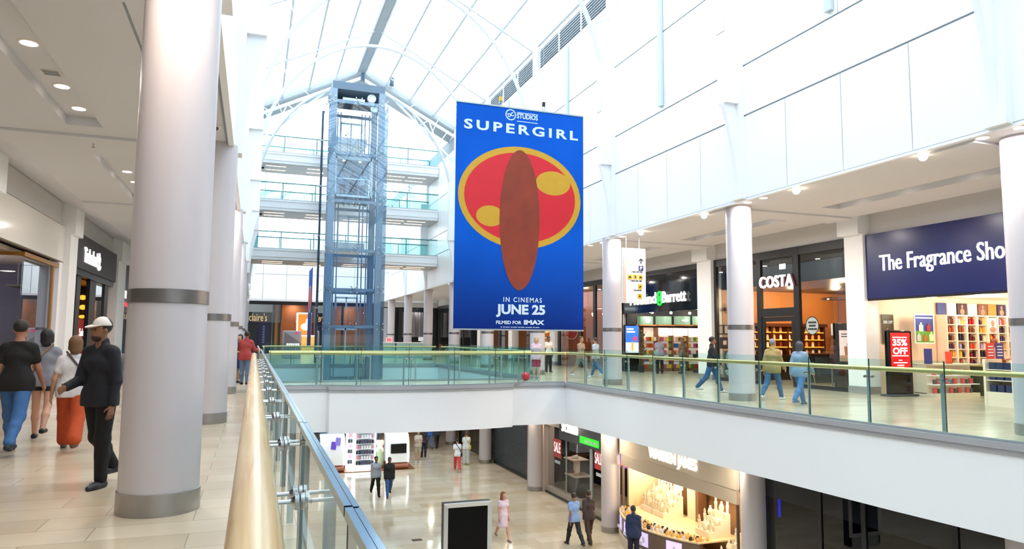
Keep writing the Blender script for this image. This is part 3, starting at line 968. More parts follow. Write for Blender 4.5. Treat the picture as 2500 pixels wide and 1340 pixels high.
for z0_, z1_ in ((12.0, 14.1), (6.6, 8.6), (3.2, 3.9), (0.05, 2.1)):
    dr = MB()
    xa, xb, y = 4.25, 5.55, y1 - 0.3
    dr.box(xa, y, z0_, xa + 0.1, y + 0.08, z1_); dr.box(xb - 0.1, y, z0_, xb, y + 0.08, z1_); dr.box(xa, y, z1_ - 0.1, xb, y + 0.08, z1_)
    dr.box((xa + xb) / 2 - 0.04, y, z0_, (xa + xb) / 2 + 0.04, y + 0.08, z1_)
    mk('landing_door', dr, mat('door_frame_pale', '#d4e4ec', 0.4), L)
# landings between shaft and footbridges
for zt in (13.36, 10.3, 7.14):
    mk('landing', MB().box(4.0, y1 + 0.05, zt - 0.4, 5.9, 46.9, zt - 0.05), M_WHITE, L)
cx0, cx1, cy0, cy1, cz0, cz1 = 3.86, 5.84, 39.35, 41.0, 9.3, 11.55
C = thing('lift_car', 'pale framed lift car with people inside the blue glass shaft', 'lift car', (4.85, 40.2, cz0))
f = MB()
for x in (cx0, cx1): f.box(x - 0.07, cy0 - 0.05, cz0, x + 0.07, cy0 + 0.05, cz1)
f.box(cx0, cy0 - 0.05, cz1 - 0.16, cx1, cy0 + 0.05, cz1); f.box(cx0, cy0 - 0.05, cz0, cx1, cy0 + 0.05, cz0 + 0.12)
f.box(cx0, cy0 - 0.03, cz0 + 1.0, cx1, cy0 + 0.03, cz0 + 1.06)
mk('car_frame', f, mat('door_frame_pale', '#d4e4ec', 0.4), C)
mk('car_floor', MB().box(cx0, cy0, cz0 - 0.12, cx1, cy1, cz0 + 0.02), mat('car_under', '#3d4e60', 0.5, 0.3), C)
mk('car_roof', MB().box(cx0, cy0, cz1, cx1, cy1, cz1 + 0.12), M_LIFT, C)
b = MB()
for i in range(7): b.box(cx0 + 0.05 + i * 0.3, cy0 + 0.1, cz0 - 0.2, cx0 + 0.12 + i * 0.3, cy1, cz0 - 0.12)
mk('floor_joist', b, M_LIFT, C)
mk('rear_wall', MB().box(cx0, cy1 - 0.05, cz0, cx1, cy1, cz1), mat('car_wall', '#a8c4d4', 0.3), C)
mk('car_glass', MB().box(cx0 + 0.07, cy0 - 0.01, cz0 + 0.12, cx1 - 0.07, cy0 + 0.01, cz1 - 0.16), M_BLUEG, C, smooth=0)
for i, x in enumerate((4.4, 5.3)): mk('ceiling_lamp', MB().lathe(x, 40.2, [(0.08, cz1 - 0.03), (0.08, cz1 - 0.005)], 12), M_LAMP, C)

# ================================================================== BANNERS
M_BLUE = mat('banner_blue', '#0056c4', 0.7, noise=0.3, nscale=0.45, spec=0.15)
# printed artwork: the blue sheet deepens to navy towards its lower edge
_nt = M_BLUE.node_tree
_b = _nt.nodes['Principled BSDF']
_tc = _nt.nodes.new('ShaderNodeTexCoord'); _sx = _nt.nodes.new('ShaderNodeSeparateXYZ'); _rp = _nt.nodes.new('ShaderNodeValToRGB'); _mm = _nt.nodes.new('ShaderNodeMixRGB')
_mm.blend_type = 'MULTIPLY'; _mm.inputs[0].default_value = 1.0
_rp.color_ramp.elements[0].color = (0.16, 0.2, 0.34, 1); _rp.color_ramp.elements[1].color = (1, 1, 1, 1); _rp.color_ramp.elements[1].position = 0.4
_src = _b.inputs['Base Color'].links[0].from_socket
_nt.links.new(_tc.outputs['Generated'], _sx.inputs[0]); _nt.links.new(_sx.outputs['Z'], _rp.inputs[0]); _nt.links.new(_src, _mm.inputs[1]); _nt.links.new(_rp.outputs[0], _mm.inputs[2]); _nt.links.new(_mm.outputs[0], _b.inputs['Base Color'])
M_BRED = mat('banner_red', '#d00f24', 0.5, noise=0.08, nscale=3)
M_BYEL = mat('banner_yellow', '#c99a1a', 0.5, noise=0.12, nscale=4)
M_RUST = mat('banner_rust', '#8a3016', 0.6, noise=0.35, nscale=2.2)
M_BTXT = mat('banner_white_print', '#cfe0f2', 0.5)


def ell(cx, cz, a, b, y, th, n=48, pw=2.0):
    vs = []
    for k in range(n):
        t = 2 * PI * k / n; c, s_ = math.cos(t), math.sin(t)
        vs.append((cx + a * math.copysign(abs(c) ** (2 / pw), c), y, cz + b * math.copysign(abs(s_) ** (2 / pw), s_)))
    m = MB(); m.add(vs + [(x, y - th, z) for x, _, z in vs], [tuple(range(n, 2 * n))] + [(k, (k + 1) % n, n + (k + 1) % n, n + k) for k in range(n)])
    return m


BY = 19.0
bx0, bx1, bz0, bz1 = 5.165, 9.135, 1.83, 8.28
BN = thing('hanging_banner', 'huge blue cinema banner with white lettering hanging over the atrium', 'banner', ((bx0 + bx1) / 2, BY, bz0))
mk('cloth', MB().box(bx0, BY, bz0, bx1, BY + 0.03, bz1), M_BLUE, BN, smooth=0)
mk('hem', MB().box(bx0, BY - 0.02, bz0 - 0.03, bx1, BY + 0.05, bz0 + 0.01), M_STEELM, BN)
mk('hem', MB().box(bx0, BY - 0.02, bz1 - 0.01, bx1, BY + 0.05, bz1 + 0.03), M_STEELM, BN)


def bpt(px, py): return on_y(px, py, BY - 0.006)


mk('printed_shape', ell(7.14, 5.65, 1.9, 1.5, BY - 0.001, 0.002, pw=2.0), M_BYEL, BN, smooth=0, label='plain yellow oval print')
mk('printed_shape', ell(7.14, 5.65, 1.72, 1.32, BY - 0.003, 0.002, pw=2.0), M_BRED, BN, smooth=0, label='plain red oval print')
for cx_, cz_, a_, b_ in ((8.15, 6.15, 0.55, 0.36), (6.2, 5.05, 0.42, 0.3)):
    mk('printed_shape', ell(cx_, cz_, a_, b_, BY - 0.005, 0.002), M_BYEL, BN, smooth=0, label='small yellow oval print')
mk('printed_shape', ell(7.1, 5.0, 0.62, 2.05, BY - 0.007, 0.002), M_RUST, BN, smooth=0, label='tall plain rust brown oval print')
# lettering
def btext(s, pl, pr, h, depth=0.003, bold=0.02, spacing=1.0, nm='lettering', m=None):
    a, b = bpt(*pl), bpt(*pr)
    c = (a + b) / 2; c.y = BY - 0.006
    put_text(nm, s, BN, m or M_BTXT, (c.x, BY - 0.004, c.z), AX, AZ, abs(b.x - a.x), h, depth, bold, spacing)


btext('SUPERGIRL', (1133, 303), (1411, 330), 0.29, bold=0.03, spacing=1.35)
btext('STUDIOS', (1262, 283), (1313, 288), 0.155, bold=0.03)
btext('IN CINEMAS', (1229, 732), (1323, 732), 0.14, bold=0.015, spacing=1.3)
btext('JUNE 25', (1211, 759), (1331, 759), 0.37, bold=0.04)
btext('FILMED FOR', (1211, 787), (1273, 787), 0.1, bold=0.03)
btext('IMAX', (1279, 787), (1329, 787), 0.135, bold=0.05)
ln = MB()
for yy in (275, 296):
    a, b = bpt(1262, yy), bpt(1313, yy + 5); z = (a.z + b.z) / 2
    ln.box(a.x, BY - 0.006, z - 0.01, b.x, BY - 0.003, z + 0.01)
a, b = bpt(1222, 798), bpt(1319, 798)
for i in range(16):
    xx = a.x + (b.x - a.x) * i / 16; ln.box(xx, BY - 0.006, a.z - 0.012, xx + (b.x - a.x) / 16 * (0.6 + 0.3 * ((i * 7) % 3) / 2), BY - 0.003, a.z + 0.008)
mk('rule_line', ln, M_BTXT, BN, smooth=0)
c = bpt(1247, 280)
rg = MB()
N = 28
for k in range(N):
    t0, t1 = 2 * PI * k / N, 2 * PI * (k + 1) / N
    q = [(c.x + r * math.cos(t), BY - 0.006, c.z + r * math.sin(t)) for r, t in ((0.135, t0), (0.135, t1), (0.165, t1), (0.165, t0))]
    rg.add(q, [(3, 2, 1, 0), (0, 1, 2, 3)])
mk('roundel', rg, M_BTXT, BN, smooth=0)
put_text('lettering', 'DC', BN, M_BTXT, (c.x, BY - 0.004, c.z), (1, 0, 0.35), (-0.35, 0, 1), 0.19, 0.12, 0.003, 0.04)
for px, zt, m in ((1222, 14.0, mat('yellow_hook', '#e0b020', 0.4)), (1327, 13.0, M_DARK)):
    p = on_y(px, 265, BY + 0.015)
    w = thing('banner_hook', ('yellow' if px < 1300 else 'dark') + ' hook and wire holding up the blue banner', 'hook', (p.x, BY + 0.015, bz1 + 0.03))
    mk('wire', MB().tube([(p.x, BY + 0.015, bz1 + 0.25), (p.x, BY + 0.015, roof_z(p.x) - 0.1)], 0.006, 6), M_STEELM, w)
    mk('hook', MB().tube([(p.x + 0.05 * math.sin(2 * PI * k / 9), BY + 0.015, bz1 + 0.11 + 0.07 * math.cos(2 * PI * k / 9)) for k in range(9)], 0.014, 8), M_STEELM, w)
    mk('block', MB().box(p.x - 0.04, BY - 0.025, bz1 + 0.18, p.x + 0.04, BY + 0.055, bz1 + 0.3), m, w)

# edge-on blue banner at the far end
t = thing('hanging_banner', 'narrow looking blue and red banner seen almost edge on left of the lift', 'banner', (3.4, 50, 0.9))
ya, yb = 51.0, 54.2
xb = 3.66
mk('cloth', MB().box(xb, ya, 0.95, xb + 0.03, yb, 6.45), M_BLUE, t, smooth=0)
e = MB()
n = 32
for rr_, yy, hh in ((1.0, 0.004, 0.9),):
    vs = [(xb - yy, (ya + yb) / 2 + 1.6 * math.cos(2 * PI * k / n), 4.3 + 1.0 * math.sin(2 * PI * k / n)) for k in range(n)]
    e.add(vs, [tuple(range(n))])
mk('printed_shape', e, M_BYEL, t, smooth=0)
e = MB().add([(xb - 0.008, (ya + yb) / 2 + 1.5 * math.cos(2 * PI * k / n), 4.3 + 0.85 * math.sin(2 * PI * k / n)) for k in range(n)], [tuple(range(n))])
mk('printed_shape', e, M_BRED, t, smooth=0)
mk('wire', MB().tube([(xb + 0.015, ya + 0.3, 6.45), (2.53, ya + 0.3, roof_z(2.53) - 1.8)], 0.01, 6), M_STEELM, t)

# hanging wayfinding sign
HY = 20.8
W = thing('direction_sign', 'white hanging direction sign with blue parking square and yellow pictograms', 'sign', (11.87, HY, 2.78))
mk('panel', MB().box(11.43, HY, 2.78, 12.32, HY + 0.1, 4.62), mat('sign_white', '#e9ebef', 0.4), W, bevel=0.01)
mk('edge_band', MB().box(11.46, HY - 0.012, 2.82, 11.56, HY, 4.58), mat('sign_beige', '#d9b9a4', 0.4), W, smooth=0)
hg = MB()
for x in (11.6, 12.1): hg.tube([(x, HY + 0.05, 4.62), (x, HY + 0.05, CZ)], 0.012, 6)
mk('hanger', hg, M_STEELM, W)
M_NAVY = mat('sign_navy', '#1c2a6e', 0.4)
M_YEL = mat('sign_yellow', '#e9b51e', 0.4)
M_INK = mat('sign_ink', '#2a2c33', 0.5)


def hpt(px, py): return on_y(px, py, HY - 0.01)


def hbox(px, py, s, m, nm):
    c = hpt(px, py); mk(nm, MB().box(c.x - s, HY - 0.012, c.z - s, c.x + s, HY, c.z + s), m, W, smooth=0); return c


c = hpt(1565, 638)
ar = MB().box(c.x - 0.02, HY - 0.012, c.z - 0.07, c.x + 0.02, HY, c.z + 0.06)
for s in (-1, 1): ar.beam((c.x + s * 0.075, HY - 0.006, c.z + 0.01), (c.x, HY - 0.006, c.z + 0.085), 0.012, 0.035, up=(0, 1, 0)) if False else ar.hexa([(c.x + s * 0.085, HY - 0.012, c.z - 0.01), (c.x + s * 0.085, HY, c.z - 0.01), (c.x, HY, c.z + 0.07), (c.x, HY - 0.012, c.z + 0.07), (c.x + s * 0.085, HY - 0.012, c.z + 0.03), (c.x + s * 0.085, HY, c.z + 0.03), (c.x, HY, c.z + 0.11), (c.x, HY - 0.012, c.z + 0.11)])
mk('arrow', ar, M_INK, W, smooth=0)
c = hbox(1565, 655, 0.085, M_NAVY, 'parking_square')
put_text('lettering', 'P', W, mat('sign_white', '#e9ebef', 0.4), (c.x, HY - 0.013, c.z), AX, AZ, 0.08, 0.12, 0.003, 0.03)
for px, py, k in ((1538, 676, 0), (1551, 676, 1), (1564, 677, 2), (1563, 700, 3), (1562, 723, 4)):
    c = hbox(px, py, 0.078, M_YEL, 'pictogram_tile')
    g = MB()
    if k in (0, 2):
        g.box(c.x - 0.05, HY - 0.016, c.z - 0.03, c.x + 0.05, HY - 0.012, c.z + 0.005); g.box(c.x - 0.03, HY - 0.016, c.z, c.x + 0.025, HY - 0.012, c.z + 0.03)
    elif k == 3:
        g.hexa([(c.x - 0.05, HY - 0.016, c.z - 0.03), (c.x - 0.02, HY - 0.016, c.z - 0.045), (c.x - 0.02, HY - 0.012, c.z - 0.045), (c.x - 0.05, HY - 0.012, c.z - 0.03), (c.x, HY - 0.016, c.z + 0.045), (c.x + 0.05, HY - 0.016, c.z), (c.x + 0.05, HY - 0.012, c.z), (c.x, HY - 0.012, c.z + 0.045)])
    else:
        g.box(c.x - 0.03, HY - 0.016, c.z - 0.035, c.x + 0.03, HY - 0.012, c.z + 0.01); g.sphere((c.x, HY - 0.014, c.z + 0.03), (0.02, 0.002, 0.02), 10, 6)
    mk('pictogram', g, M_INK, W, smooth=0)
for px, py, s, wd in ((1556, 664, 'Rooftop car park', 0.42), (1554, 686, 'Taxis & city centre', 0.44), (1557, 709, 'Lost property', 0.3)):
    c = hpt(px, py)
    bl = MB()          # the small lines are too blurred to read: plain ink dashes of the same length
    nn = 9; x = c.x - wd / 2
    for i in range(nn):
        ww = wd / nn * (0.55 + 0.35 * ((i * 5) % 3) / 2); bl.box(x, HY - 0.004, c.z - 0.018, x + ww, HY, c.z + 0.016 + 0.012 * (i % 2)); x += wd / nn
    mk('small_print', bl, M_INK, W, smooth=0)

for i, (px, py) in enumerate(((886, 187), (957, 198))):
    p = on_y(px, py, GAB - 0.6)
    t = thing('floodlight', 'dark cylindrical floodlight on the gable frame, %s the lift head' % ['above', 'right of'][i], 'lamp', tuple(p))
    mk('housing', MB().tube([p + AZ * 0.2, p - AZ * 0.28], 0.13, 14), mat('flood_grey', '#3c5064', 0.4, 0.3), t)
    mk('bracket', MB().tube([p + AZ * 0.2, Vector((p.x, GAB - 0.1, roof_z(p.x) - 0.15))], 0.03, 6), M_STEELM, t)

# ================================================================== RIGHT HAND SHOPS
SX = 17.4
PIL = [(9.0, 9.7), (16.38, 17.1), (24.0, 24.95), (31.9, 32.8), (39.8, 40.6), (47.4, 48.2), (55, 55.8), (62.5, 63.3)]
bk = MB().box(SX + 0.02, -8, 4.78, SX + 0.3, 70, 5.75)
struct('wall_right', bk, M_SILL)
k_ = 90
for a, b in PIL:
    p = MB().box(SX - 0.2, a, 0, SX + 0.3, b, 5.7)
    p.box(SX - 0.42, a - 0.05, 4.8, SX + 0.1, b + 0.05, 5.62)
    struct('trim_%d' % k_, p, M_WHITE); k_ += 1
    struct('baseboard_right', MB().box(SX - 0.215, a - 0.01, 0, SX + 0.3, b + 0.01, 0.22), M_BRUSH)
M_CREAM = mat('shop_cream_wall', '#f3dfc6', 0.6)
M_ORANGE = mat('cafe_orange_wall', '#cf8544', 0.6, noise=0.06, nscale=1.2)
M_TAN = mat('cafe_tan_wall', '#c09a7c', 0.6, noise=0.05, nscale=2)
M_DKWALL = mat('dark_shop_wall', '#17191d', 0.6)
M_SHOPCEIL = mat('shop_white_ceiling', '#f0e7da', 0.6)
WARM = (1.0, 0.80, 0.58)

# partitions, backs, ceilings
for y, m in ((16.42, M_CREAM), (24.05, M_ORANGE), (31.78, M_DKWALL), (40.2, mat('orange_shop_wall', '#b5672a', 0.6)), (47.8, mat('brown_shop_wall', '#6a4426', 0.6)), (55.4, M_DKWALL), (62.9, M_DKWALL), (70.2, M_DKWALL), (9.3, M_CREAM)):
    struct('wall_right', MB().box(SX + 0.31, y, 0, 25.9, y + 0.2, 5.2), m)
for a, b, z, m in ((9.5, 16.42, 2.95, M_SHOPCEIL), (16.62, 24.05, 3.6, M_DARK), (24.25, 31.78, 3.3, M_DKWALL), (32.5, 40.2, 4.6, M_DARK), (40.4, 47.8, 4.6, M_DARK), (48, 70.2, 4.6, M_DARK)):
    struct('ceiling', MB().box(SX + 0.31, a, z, 25.4, b, 5.2), m)  # filled solid above the real ceiling, added to keep that space dark
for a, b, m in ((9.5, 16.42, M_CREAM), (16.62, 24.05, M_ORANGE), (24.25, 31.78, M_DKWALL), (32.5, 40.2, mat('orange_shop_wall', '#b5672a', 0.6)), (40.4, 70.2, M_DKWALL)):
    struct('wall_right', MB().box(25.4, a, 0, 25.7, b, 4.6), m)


def shop_lamps(pts, z, watts, col=WARM, size=0.3):
    for x, y in pts: light('shop_lamp', 'POINT', (x, y, z - 0.35), watts, col, 0.12)


# ---------------- fragrance shop
S = thing('shop_sign', 'wide navy fascia sign with white fragrance shop lettering', 'sign', (SX - 0.08, 13, 2.85))
mk('panel', MB().box(SX - 0.12, 9.75, 2.84, SX + 0.02, 16.36, 4.77), mat('navy_sign', '#14215e', 0.25, noise=0.1, nscale=0.6), S, bevel=0.01)
mk('underside', MB().box(SX - 0.1, 9.75, 2.78, SX + 0.02, 16.36, 2.84), M_DARK, S)
a = on_x(2147, 628, SX - 0.14).y; b = on_x(2457, 590, SX - 0.14).y
wfull = (a - b) * 1.05
put_text('lettering', 'The Fragrance Shop', S, M_WHITEE, (SX - 0.12, a - wfull / 2, 3.79), -AY, AZ, wfull, 0.62, 0.04, 0.0)
shop_lamps([(18.6, 15.3), (19.6, 14.6), (20.8, 15.3), (22.2, 14.6), (23.2, 15.4), (18.4, 12.6), (20.3, 12.4), (22, 12)], 2.92, 38, (1.0, 0.86, 0.7))
for i, (px, py) in enumerate([(2355, 728), (2394, 730), (2430, 724), (2430, 730), (2215, 727), (2290, 722)]):
    pass
for i, (x, y) in enumerate([(18.6, 15.3), (19.6, 14.6), (20.8, 15.3), (22.2, 14.6), (23.2, 15.4)]):
    d = thing('downlight', 'round ceiling light inside the perfume shop, %s from the shopfront' % ordn[i], 'ceiling light', (x, y, 2.93), 'perfume shop ceiling lights')
    mk('diffuser', MB().lathe(x, y, [(0.07, 2.935), (0.07, 2.95)], 16), M_LAMP, d)
FY = 16.38       # face of the cream side wall


def fpt(px, py, y=FY): return on_y(px, py, y)


def flat_poster(px0, py0, px1, py1, y, th, m, name, label, cat, frame=None, group=None):
    a, b = fpt(px0, py0, y), fpt(px1, py1, y)
    t = thing(name, label, cat, ((a.x + b.x) / 2, y, b.z), group)
    mk('sheet', MB().box(a.x, y - th, b.z, b.x, y, a.z), m, t, smooth=0)
    if frame:
        mk('frame', MB().ring(a.x, b.z, b.x, a.z, 0.03, y - th - 0.01, y), frame, t, smooth=0)
    return t, a, b


t, a, b = flat_poster(2152, 767, 2183, 838, FY, 0.01, mat('olive_poster', '#4b4128', 0.4), 'offer_poster', 'tall olive brown fifty percent off poster on the cream side wall', 'poster')
put_text('lettering', '50% OFF', t, M_BTXT, ((a.x + b.x) / 2, FY - 0.012, b.z + (a.z - b.z) * 0.73), AX, AZ, (b.x - a.x) * 0.8, 0.09, 0.003, 0.03)
mk('flourish', MB().tube([(a.x + 0.1, FY - 0.015, b.z + 0.25), (a.x + 0.2, FY - 0.015, b.z + 0.45), (a.x + 0.16, FY - 0.015, b.z + 0.3), (a.x + 0.3, FY - 0.015, b.z + 0.36)], 0.01, 6), mat('poster_gold', '#c9a86a', 0.4), t)
M_FBLUE = mat('poster_stadium_blue', '#26357f', 0.4, noise=0.4, nscale=3)
t, a, b = flat_poster(2232, 769, 2279, 836, 15.9, 0.015, M_FBLUE, 'bottle_poster', 'framed poster of five perfume bottles on a green pitch', 'poster', mat('poster_frame_white', '#f4ece2', 0.4))
for xx in (a.x + 0.1, b.x - 0.1): mk('wire', MB().tube([(xx, 15.892, a.z + 0.02), (xx, 15.892, 2.95)], 0.005, 5), M_STEELM, t)
w_, h_ = b.x - a.x, a.z - b.z
mk('pitch', MB().box(a.x, 15.878, b.z, b.x, 15.885, b.z + h_ * 0.42), mat('poster_green', '#4f8f2c', 0.4, noise=0.2, nscale=6), t, smooth=0)
put_text('lettering', 'IN IT WITH A CHANCE', t, M_BTXT, ((a.x + b.x) / 2, 15.88, a.z - 0.08), AX, AZ, w_ * 0.9, 0.05, 0.002, 0.02) if False else None
hd = MB()
for i in range(8): hd.box(a.x + 0.04 + i * w_ * 0.115, 15.878, a.z - 0.1, a.x + 0.04 + i * w_ * 0.115 + w_ * 0.09, 15.885, a.z - 0.06)
mk('headline', hd, M_BTXT, t, smooth=0)
for u, v_, s, cm in ((0.3, 0.4, 0.27, '#e8e2c0'), (0.72, 0.4, 0.24, '#8e1f1c'), (0.17, 0.05, 0.24, '#c9b9c4'), (0.52, 0.04, 0.22, '#a85a22'), (0.86, 0.05, 0.27, '#e3dca8')):
    cx_, cz_ = a.x + w_ * u, b.z + h_ * v_
    g = MB().box(cx_ - s * 0.32, 15.87, cz_, cx_ + s * 0.32, 15.878, cz_ + s * 0.75); g.box(cx_ - s * 0.12, 15.87, cz_ + s * 0.75, cx_ + s * 0.12, 15.878, cz_ + s)
    mk('bottle_print', g, mat('print_' + cm, cm, 0.4), t, smooth=0)

# shelving bays along the side wall
BX = [2285, 2309, 2334, 2360, 2385, 2409, 2432, 2454, 2478]
xs = [fpt(p_, 775).x for p_ in BX]
zt_, zb_ = fpt(2300, 772).z, 0.85
M_SHELF = mat('shelf_cream', '#f6e6d0', 0.5)
M_GLOW = mat('shelf_back_glow', '#ffd9a6', 0.6, emit=0.35, ecol='#ffcf98')
cols = ['#5a2620', '#c8502c', '#2b1a22', '#3b2b5e', '#d8a23a', '#e9dcc8', '#8a4a26', '#1f2434', '#b49ad0', '#f0c14a', '#a11d2a', '#70402c']
PBOX = {}
for c_ in cols:
    m_ = MB(); m_.box(-0.04, -0.04, 0, 0.04, 0.04, 0.13); m_.box(-0.018, -0.018, 0.13, 0.018, 0.018, 0.165)
    PBOX[c_] = mesh('perfume_bottle', m_, mat('scent_' + c_, c_, 0.25), 0)
cname = dict(zip(cols, ['maroon', 'orange', 'black plum', 'violet', 'gold', 'ivory', 'brown', 'navy', 'lilac', 'yellow', 'crimson', 'chestnut']))
TOPS = ['#26357f', '#f6efe6', '#3a2630', '#f8f2ea', '#7d4a2c', '#c98f2c', '#35305a', '#f4eef0', '#101014']
row_n = ['top', 'second', 'third', 'fourth', 'fifth', 'lowest']
bay_n = ['first', 'second', 'third', 'fourth', 'fifth', 'sixth', 'seventh', 'eighth']
rnd = random.Random(5)
for i in range(8):
    xa, xb = xs[i], xs[i + 1]
    u = thing('shelving_unit', 'lit cream perfume shelving bay, %s from the left' % bay_n[i], 'shelf', ((xa + xb) / 2, 16.25, 0), 'perfume shelving bays')
    f = MB()
    f.box(xa, 16.02, 0, xa + 0.035, FY, zt_); f.box(xb - 0.035, 16.02, 0, xb, FY, zt_)
    f.box(xa, 16.02, zt_, xb, FY, zt_ + 0.04); f.box(xa, 16.02, 0, xb, FY, zb_ - 0.2)
    mk('side_panel', f, M_SHELF, u, smooth=0)
    mk('back_panel', MB().box(xa, FY - 0.02, 0.4, xb, FY - 0.01, zt_), M_GLOW, u, smooth=0)
    nr_ = 6; dz = (zt_ - zb_) / nr_
    fav = [cols[(i * 5 + k) % 12] for k in range(nr_)]
    if i == 4: fav = ['#d8a23a'] * 6
    if i == 6: fav = ['#f0c14a', '#e9dcc8', '#e9dcc8', '#d8a23a', '#70402c', '#e9dcc8']
    if i == 7: fav = ['#b49ad0', '#b49ad0', '#e9dcc8', '#c8502c', '#3b2b5e', '#a11d2a']
    for r in range(nr_):
        z = zt_ - dz * (r + 1)
        mk('shelf_board', MB().box(xa + 0.035, 16.04, z - 0.025, xb - 0.035, FY - 0.02, z), M_SHELF, u, smooth=0)
        if i == 4 and r in (0, 1): continue
        for k in range(3):
            c_ = fav[r] if rnd.random() < 0.75 else rnd.choice(cols)
            o = link('perfume_bottle', PBOX[c_]); o.location = (xa + 0.1 + (xb - xa - 0.2) * k / 2, 16.13, z + 0.002)
            s = 0.9 + 0.5 * rnd.random(); o.scale = (1.0, 1, s)
            tag(o, '%s perfume bottle on the %s shelf of the %s bay' % (cname[c_], row_n[r], bay_n[i]), 'perfume', 'perfume bottles in bay %s shelf %s' % (bay_n[i], row_n[r]))
    p = thing('brand_picture', '%s picture panel over the %s perfume bay' % (['stadium blue', 'plain white', 'dark portrait', 'plain cream', 'brown portrait', 'golden', 'purple group', 'blank white'][i], bay_n[i]), 'picture', ((xa + xb) / 2, FY - 0.03, zt_ + 0.05))
    mk('sheet', MB().box(xa + 0.03, FY - 0.04, zt_ + 0.06, xb - 0.03, FY - 0.01, zt_ + 0.42), mat('top_' + TOPS[i], TOPS[i], 0.5, noise=0.25 if i in (0, 2, 4, 6) else 0, nscale=9), p, smooth=0)
    if i in (2, 4, 6):
        q = (xa + xb) / 2
        mk('portrait', MB().sphere((q, FY - 0.045, zt_ + 0.32), (0.05, 0.004, 0.065), 12, 8).sphere((q, FY - 0.045, zt_ + 0.16), (0.1, 0.004, 0.1), 12, 8), mat('print_skin', '#b98768', 0.5), p)
u = thing('brand_picture', 'bright portrait picture in the upper half of the golden fifth perfume bay', 'picture', ((xs[4] + xs[5]) / 2, 16.05, zt_ - 0.55))
mk('sheet', MB().box(xs[4] + 0.05, 16.03, zt_ - 0.5, xs[5] - 0.05, 16.05, zt_ - 0.03), mat('print_sky', '#d6d9ec', 0.5), u, smooth=0)
q = (xs[4] + xs[5]) / 2
mk('portrait', MB().sphere((q, 16.028, zt_ - 0.2), (0.075, 0.004, 0.1), 14, 8).sphere((q, 16.028, zt_ - 0.4), (0.14, 0.004, 0.09), 14, 8), mat('print_skin', '#b98768', 0.5), u)

# totem with the red offer screen
T = thing('digital_totem', 'black standing totem with red 35 percent off screen by the perfume shop', 'display', (17.62, 15.58, 0))
tx0, tx1, ty = 17.14, 18.06, 15.55
mk('housing', MB().box(tx0, ty, 0.06, tx1, ty + 0.14, 1.9), M_BLACK, T, bevel=0.03)
mk('foot', MB().box(tx0 - 0.04, ty - 0.12, 0, tx1 + 0.06, ty + 0.3, 0.06), mat('totem_foot', '#4a5058', 0.4, 0.4), T, bevel=0.01)
M_SCRED = mat('screen_red', '#d8141c', 0.3, emit=0.9)
mk('screen', MB().box(tx0 + 0.09, ty - 0.006, 0.76, tx1 - 0.09, ty + 0.01, 1.82), M_SCRED, T, smooth=0)
M_SCW = mat('screen_white', '#ffffff', 0.3, emit=1.3)
cx_ = (tx0 + tx1) / 2 - 0.02
put_text('lettering', '35%', T, M_SCW, (cx_, ty - 0.008, 1.545), AX, AZ, 0.56, 0.2, 0.002, 0.035)
put_text('lettering', 'OFF', T, M_SCW, (cx_, ty - 0.008, 1.3), AX, AZ, 0.56, 0.2, 0.002, 0.035)
sm = MB()
for z, w in ((1.69, 0.54), (1.16, 0.62), (1.03, 0.12), (0.96, 0.52), (0.89, 0.26), (0.83, 0.26)): sm.box(cx_ - w / 2, ty - 0.01, z - 0.014, cx_ + w / 2, ty - 0.006, z + 0.014)
mk('small_print', sm, M_SCW, T, smooth=0)

# counters
def tiered_counter(x0, x1, y0, y1, label, rows, group):
    c = thing('display_counter', label, 'counter', ((x0 + x1) / 2, (y0 + y1) / 2, 0))
    b = MB().box(x0, y0 + 0.28, 0.08, x1, y1, 0.9); b.box(x0, y0, 0, x1, y1, 0.1)
    mk('carcass', b, M_SHELF, c, smooth=0)
    for z in (0.34, 0.6): mk('shelf_board', MB().box(x0, y0, z, x1, y0 + 0.28, z + 0.02), mat('lit_white_shelf', '#ffffff', 0.4, emit=0.25), c, smooth=0)
    mk('worktop', MB().box(x0 - 0.02, y0 - 0.02, 0.9, x1 + 0.02, y1, 0.94), M_SHELF, c, smooth=0)
    n = int((x1 - x0) / 0.16)
    for r, z in enumerate((0.102, 0.362, 0.622)):
        for k in range(n):
            if (k + r) % 4 == 3: continue
            red = (k + r) % 2 == 0
            bm = GIFT[red]
            o = link('gift_box', bm); o.location = (x0 + 0.1 + k * 0.16, y0 + 0.12, z)
            tag(o, '%s gift box on the %s tier of the %s' % ('red' if red else 'grey', ['bottom', 'middle', 'upper'][r], group), 'gift box', '%s gift boxes on %s tier of %s' % ('red' if red else 'grey', ['bottom', 'middle', 'upper'][r], group))


GIFT = {True: mesh('gift_box', MB().box(-0.06, -0.03, 0, 0.06, 0.03, 0.16), mat('gift_red', '#d65a54', 0.4), 0),
        False: mesh('gift_box', MB().box(-0.035, -0.03, 0, 0.035, 0.03, 0.13), mat('gift_grey', '#5c5c58', 0.4), 0)}
tiered_counter(18.25, 20.0, 15.0, 15.7, 'white tiered counter of red and grey gift boxes in the perfume shop', 3, 'white gift counter')
c = thing('glass_plinth', 'dark glass plinth beside the white gift counter', 'plinth', (20.5, 15.2, 0))
mk('body', MB().box(20.15, 14.95, 0.0, 20.85, 15.5, 0.85), mat('olive_glass', '#4a4a34', 0.15), c, bevel=0.01)
mk('top', MB().box(20.1, 14.9, 0.85, 20.9, 15.55, 0.9), mat('gold_top', '#b89a5e', 0.3), c)
mk('stud', MB().sphere((20.28, 14.95, 0.68), 0.03, 8, 6).sphere((20.6, 14.95, 0.68), 0.03, 8, 6).sphere((20.3, 14.95, 0.28), 0.03, 8, 6).sphere((20.62, 14.95, 0.28), 0.03, 8, 6), M_WHITEE, c)
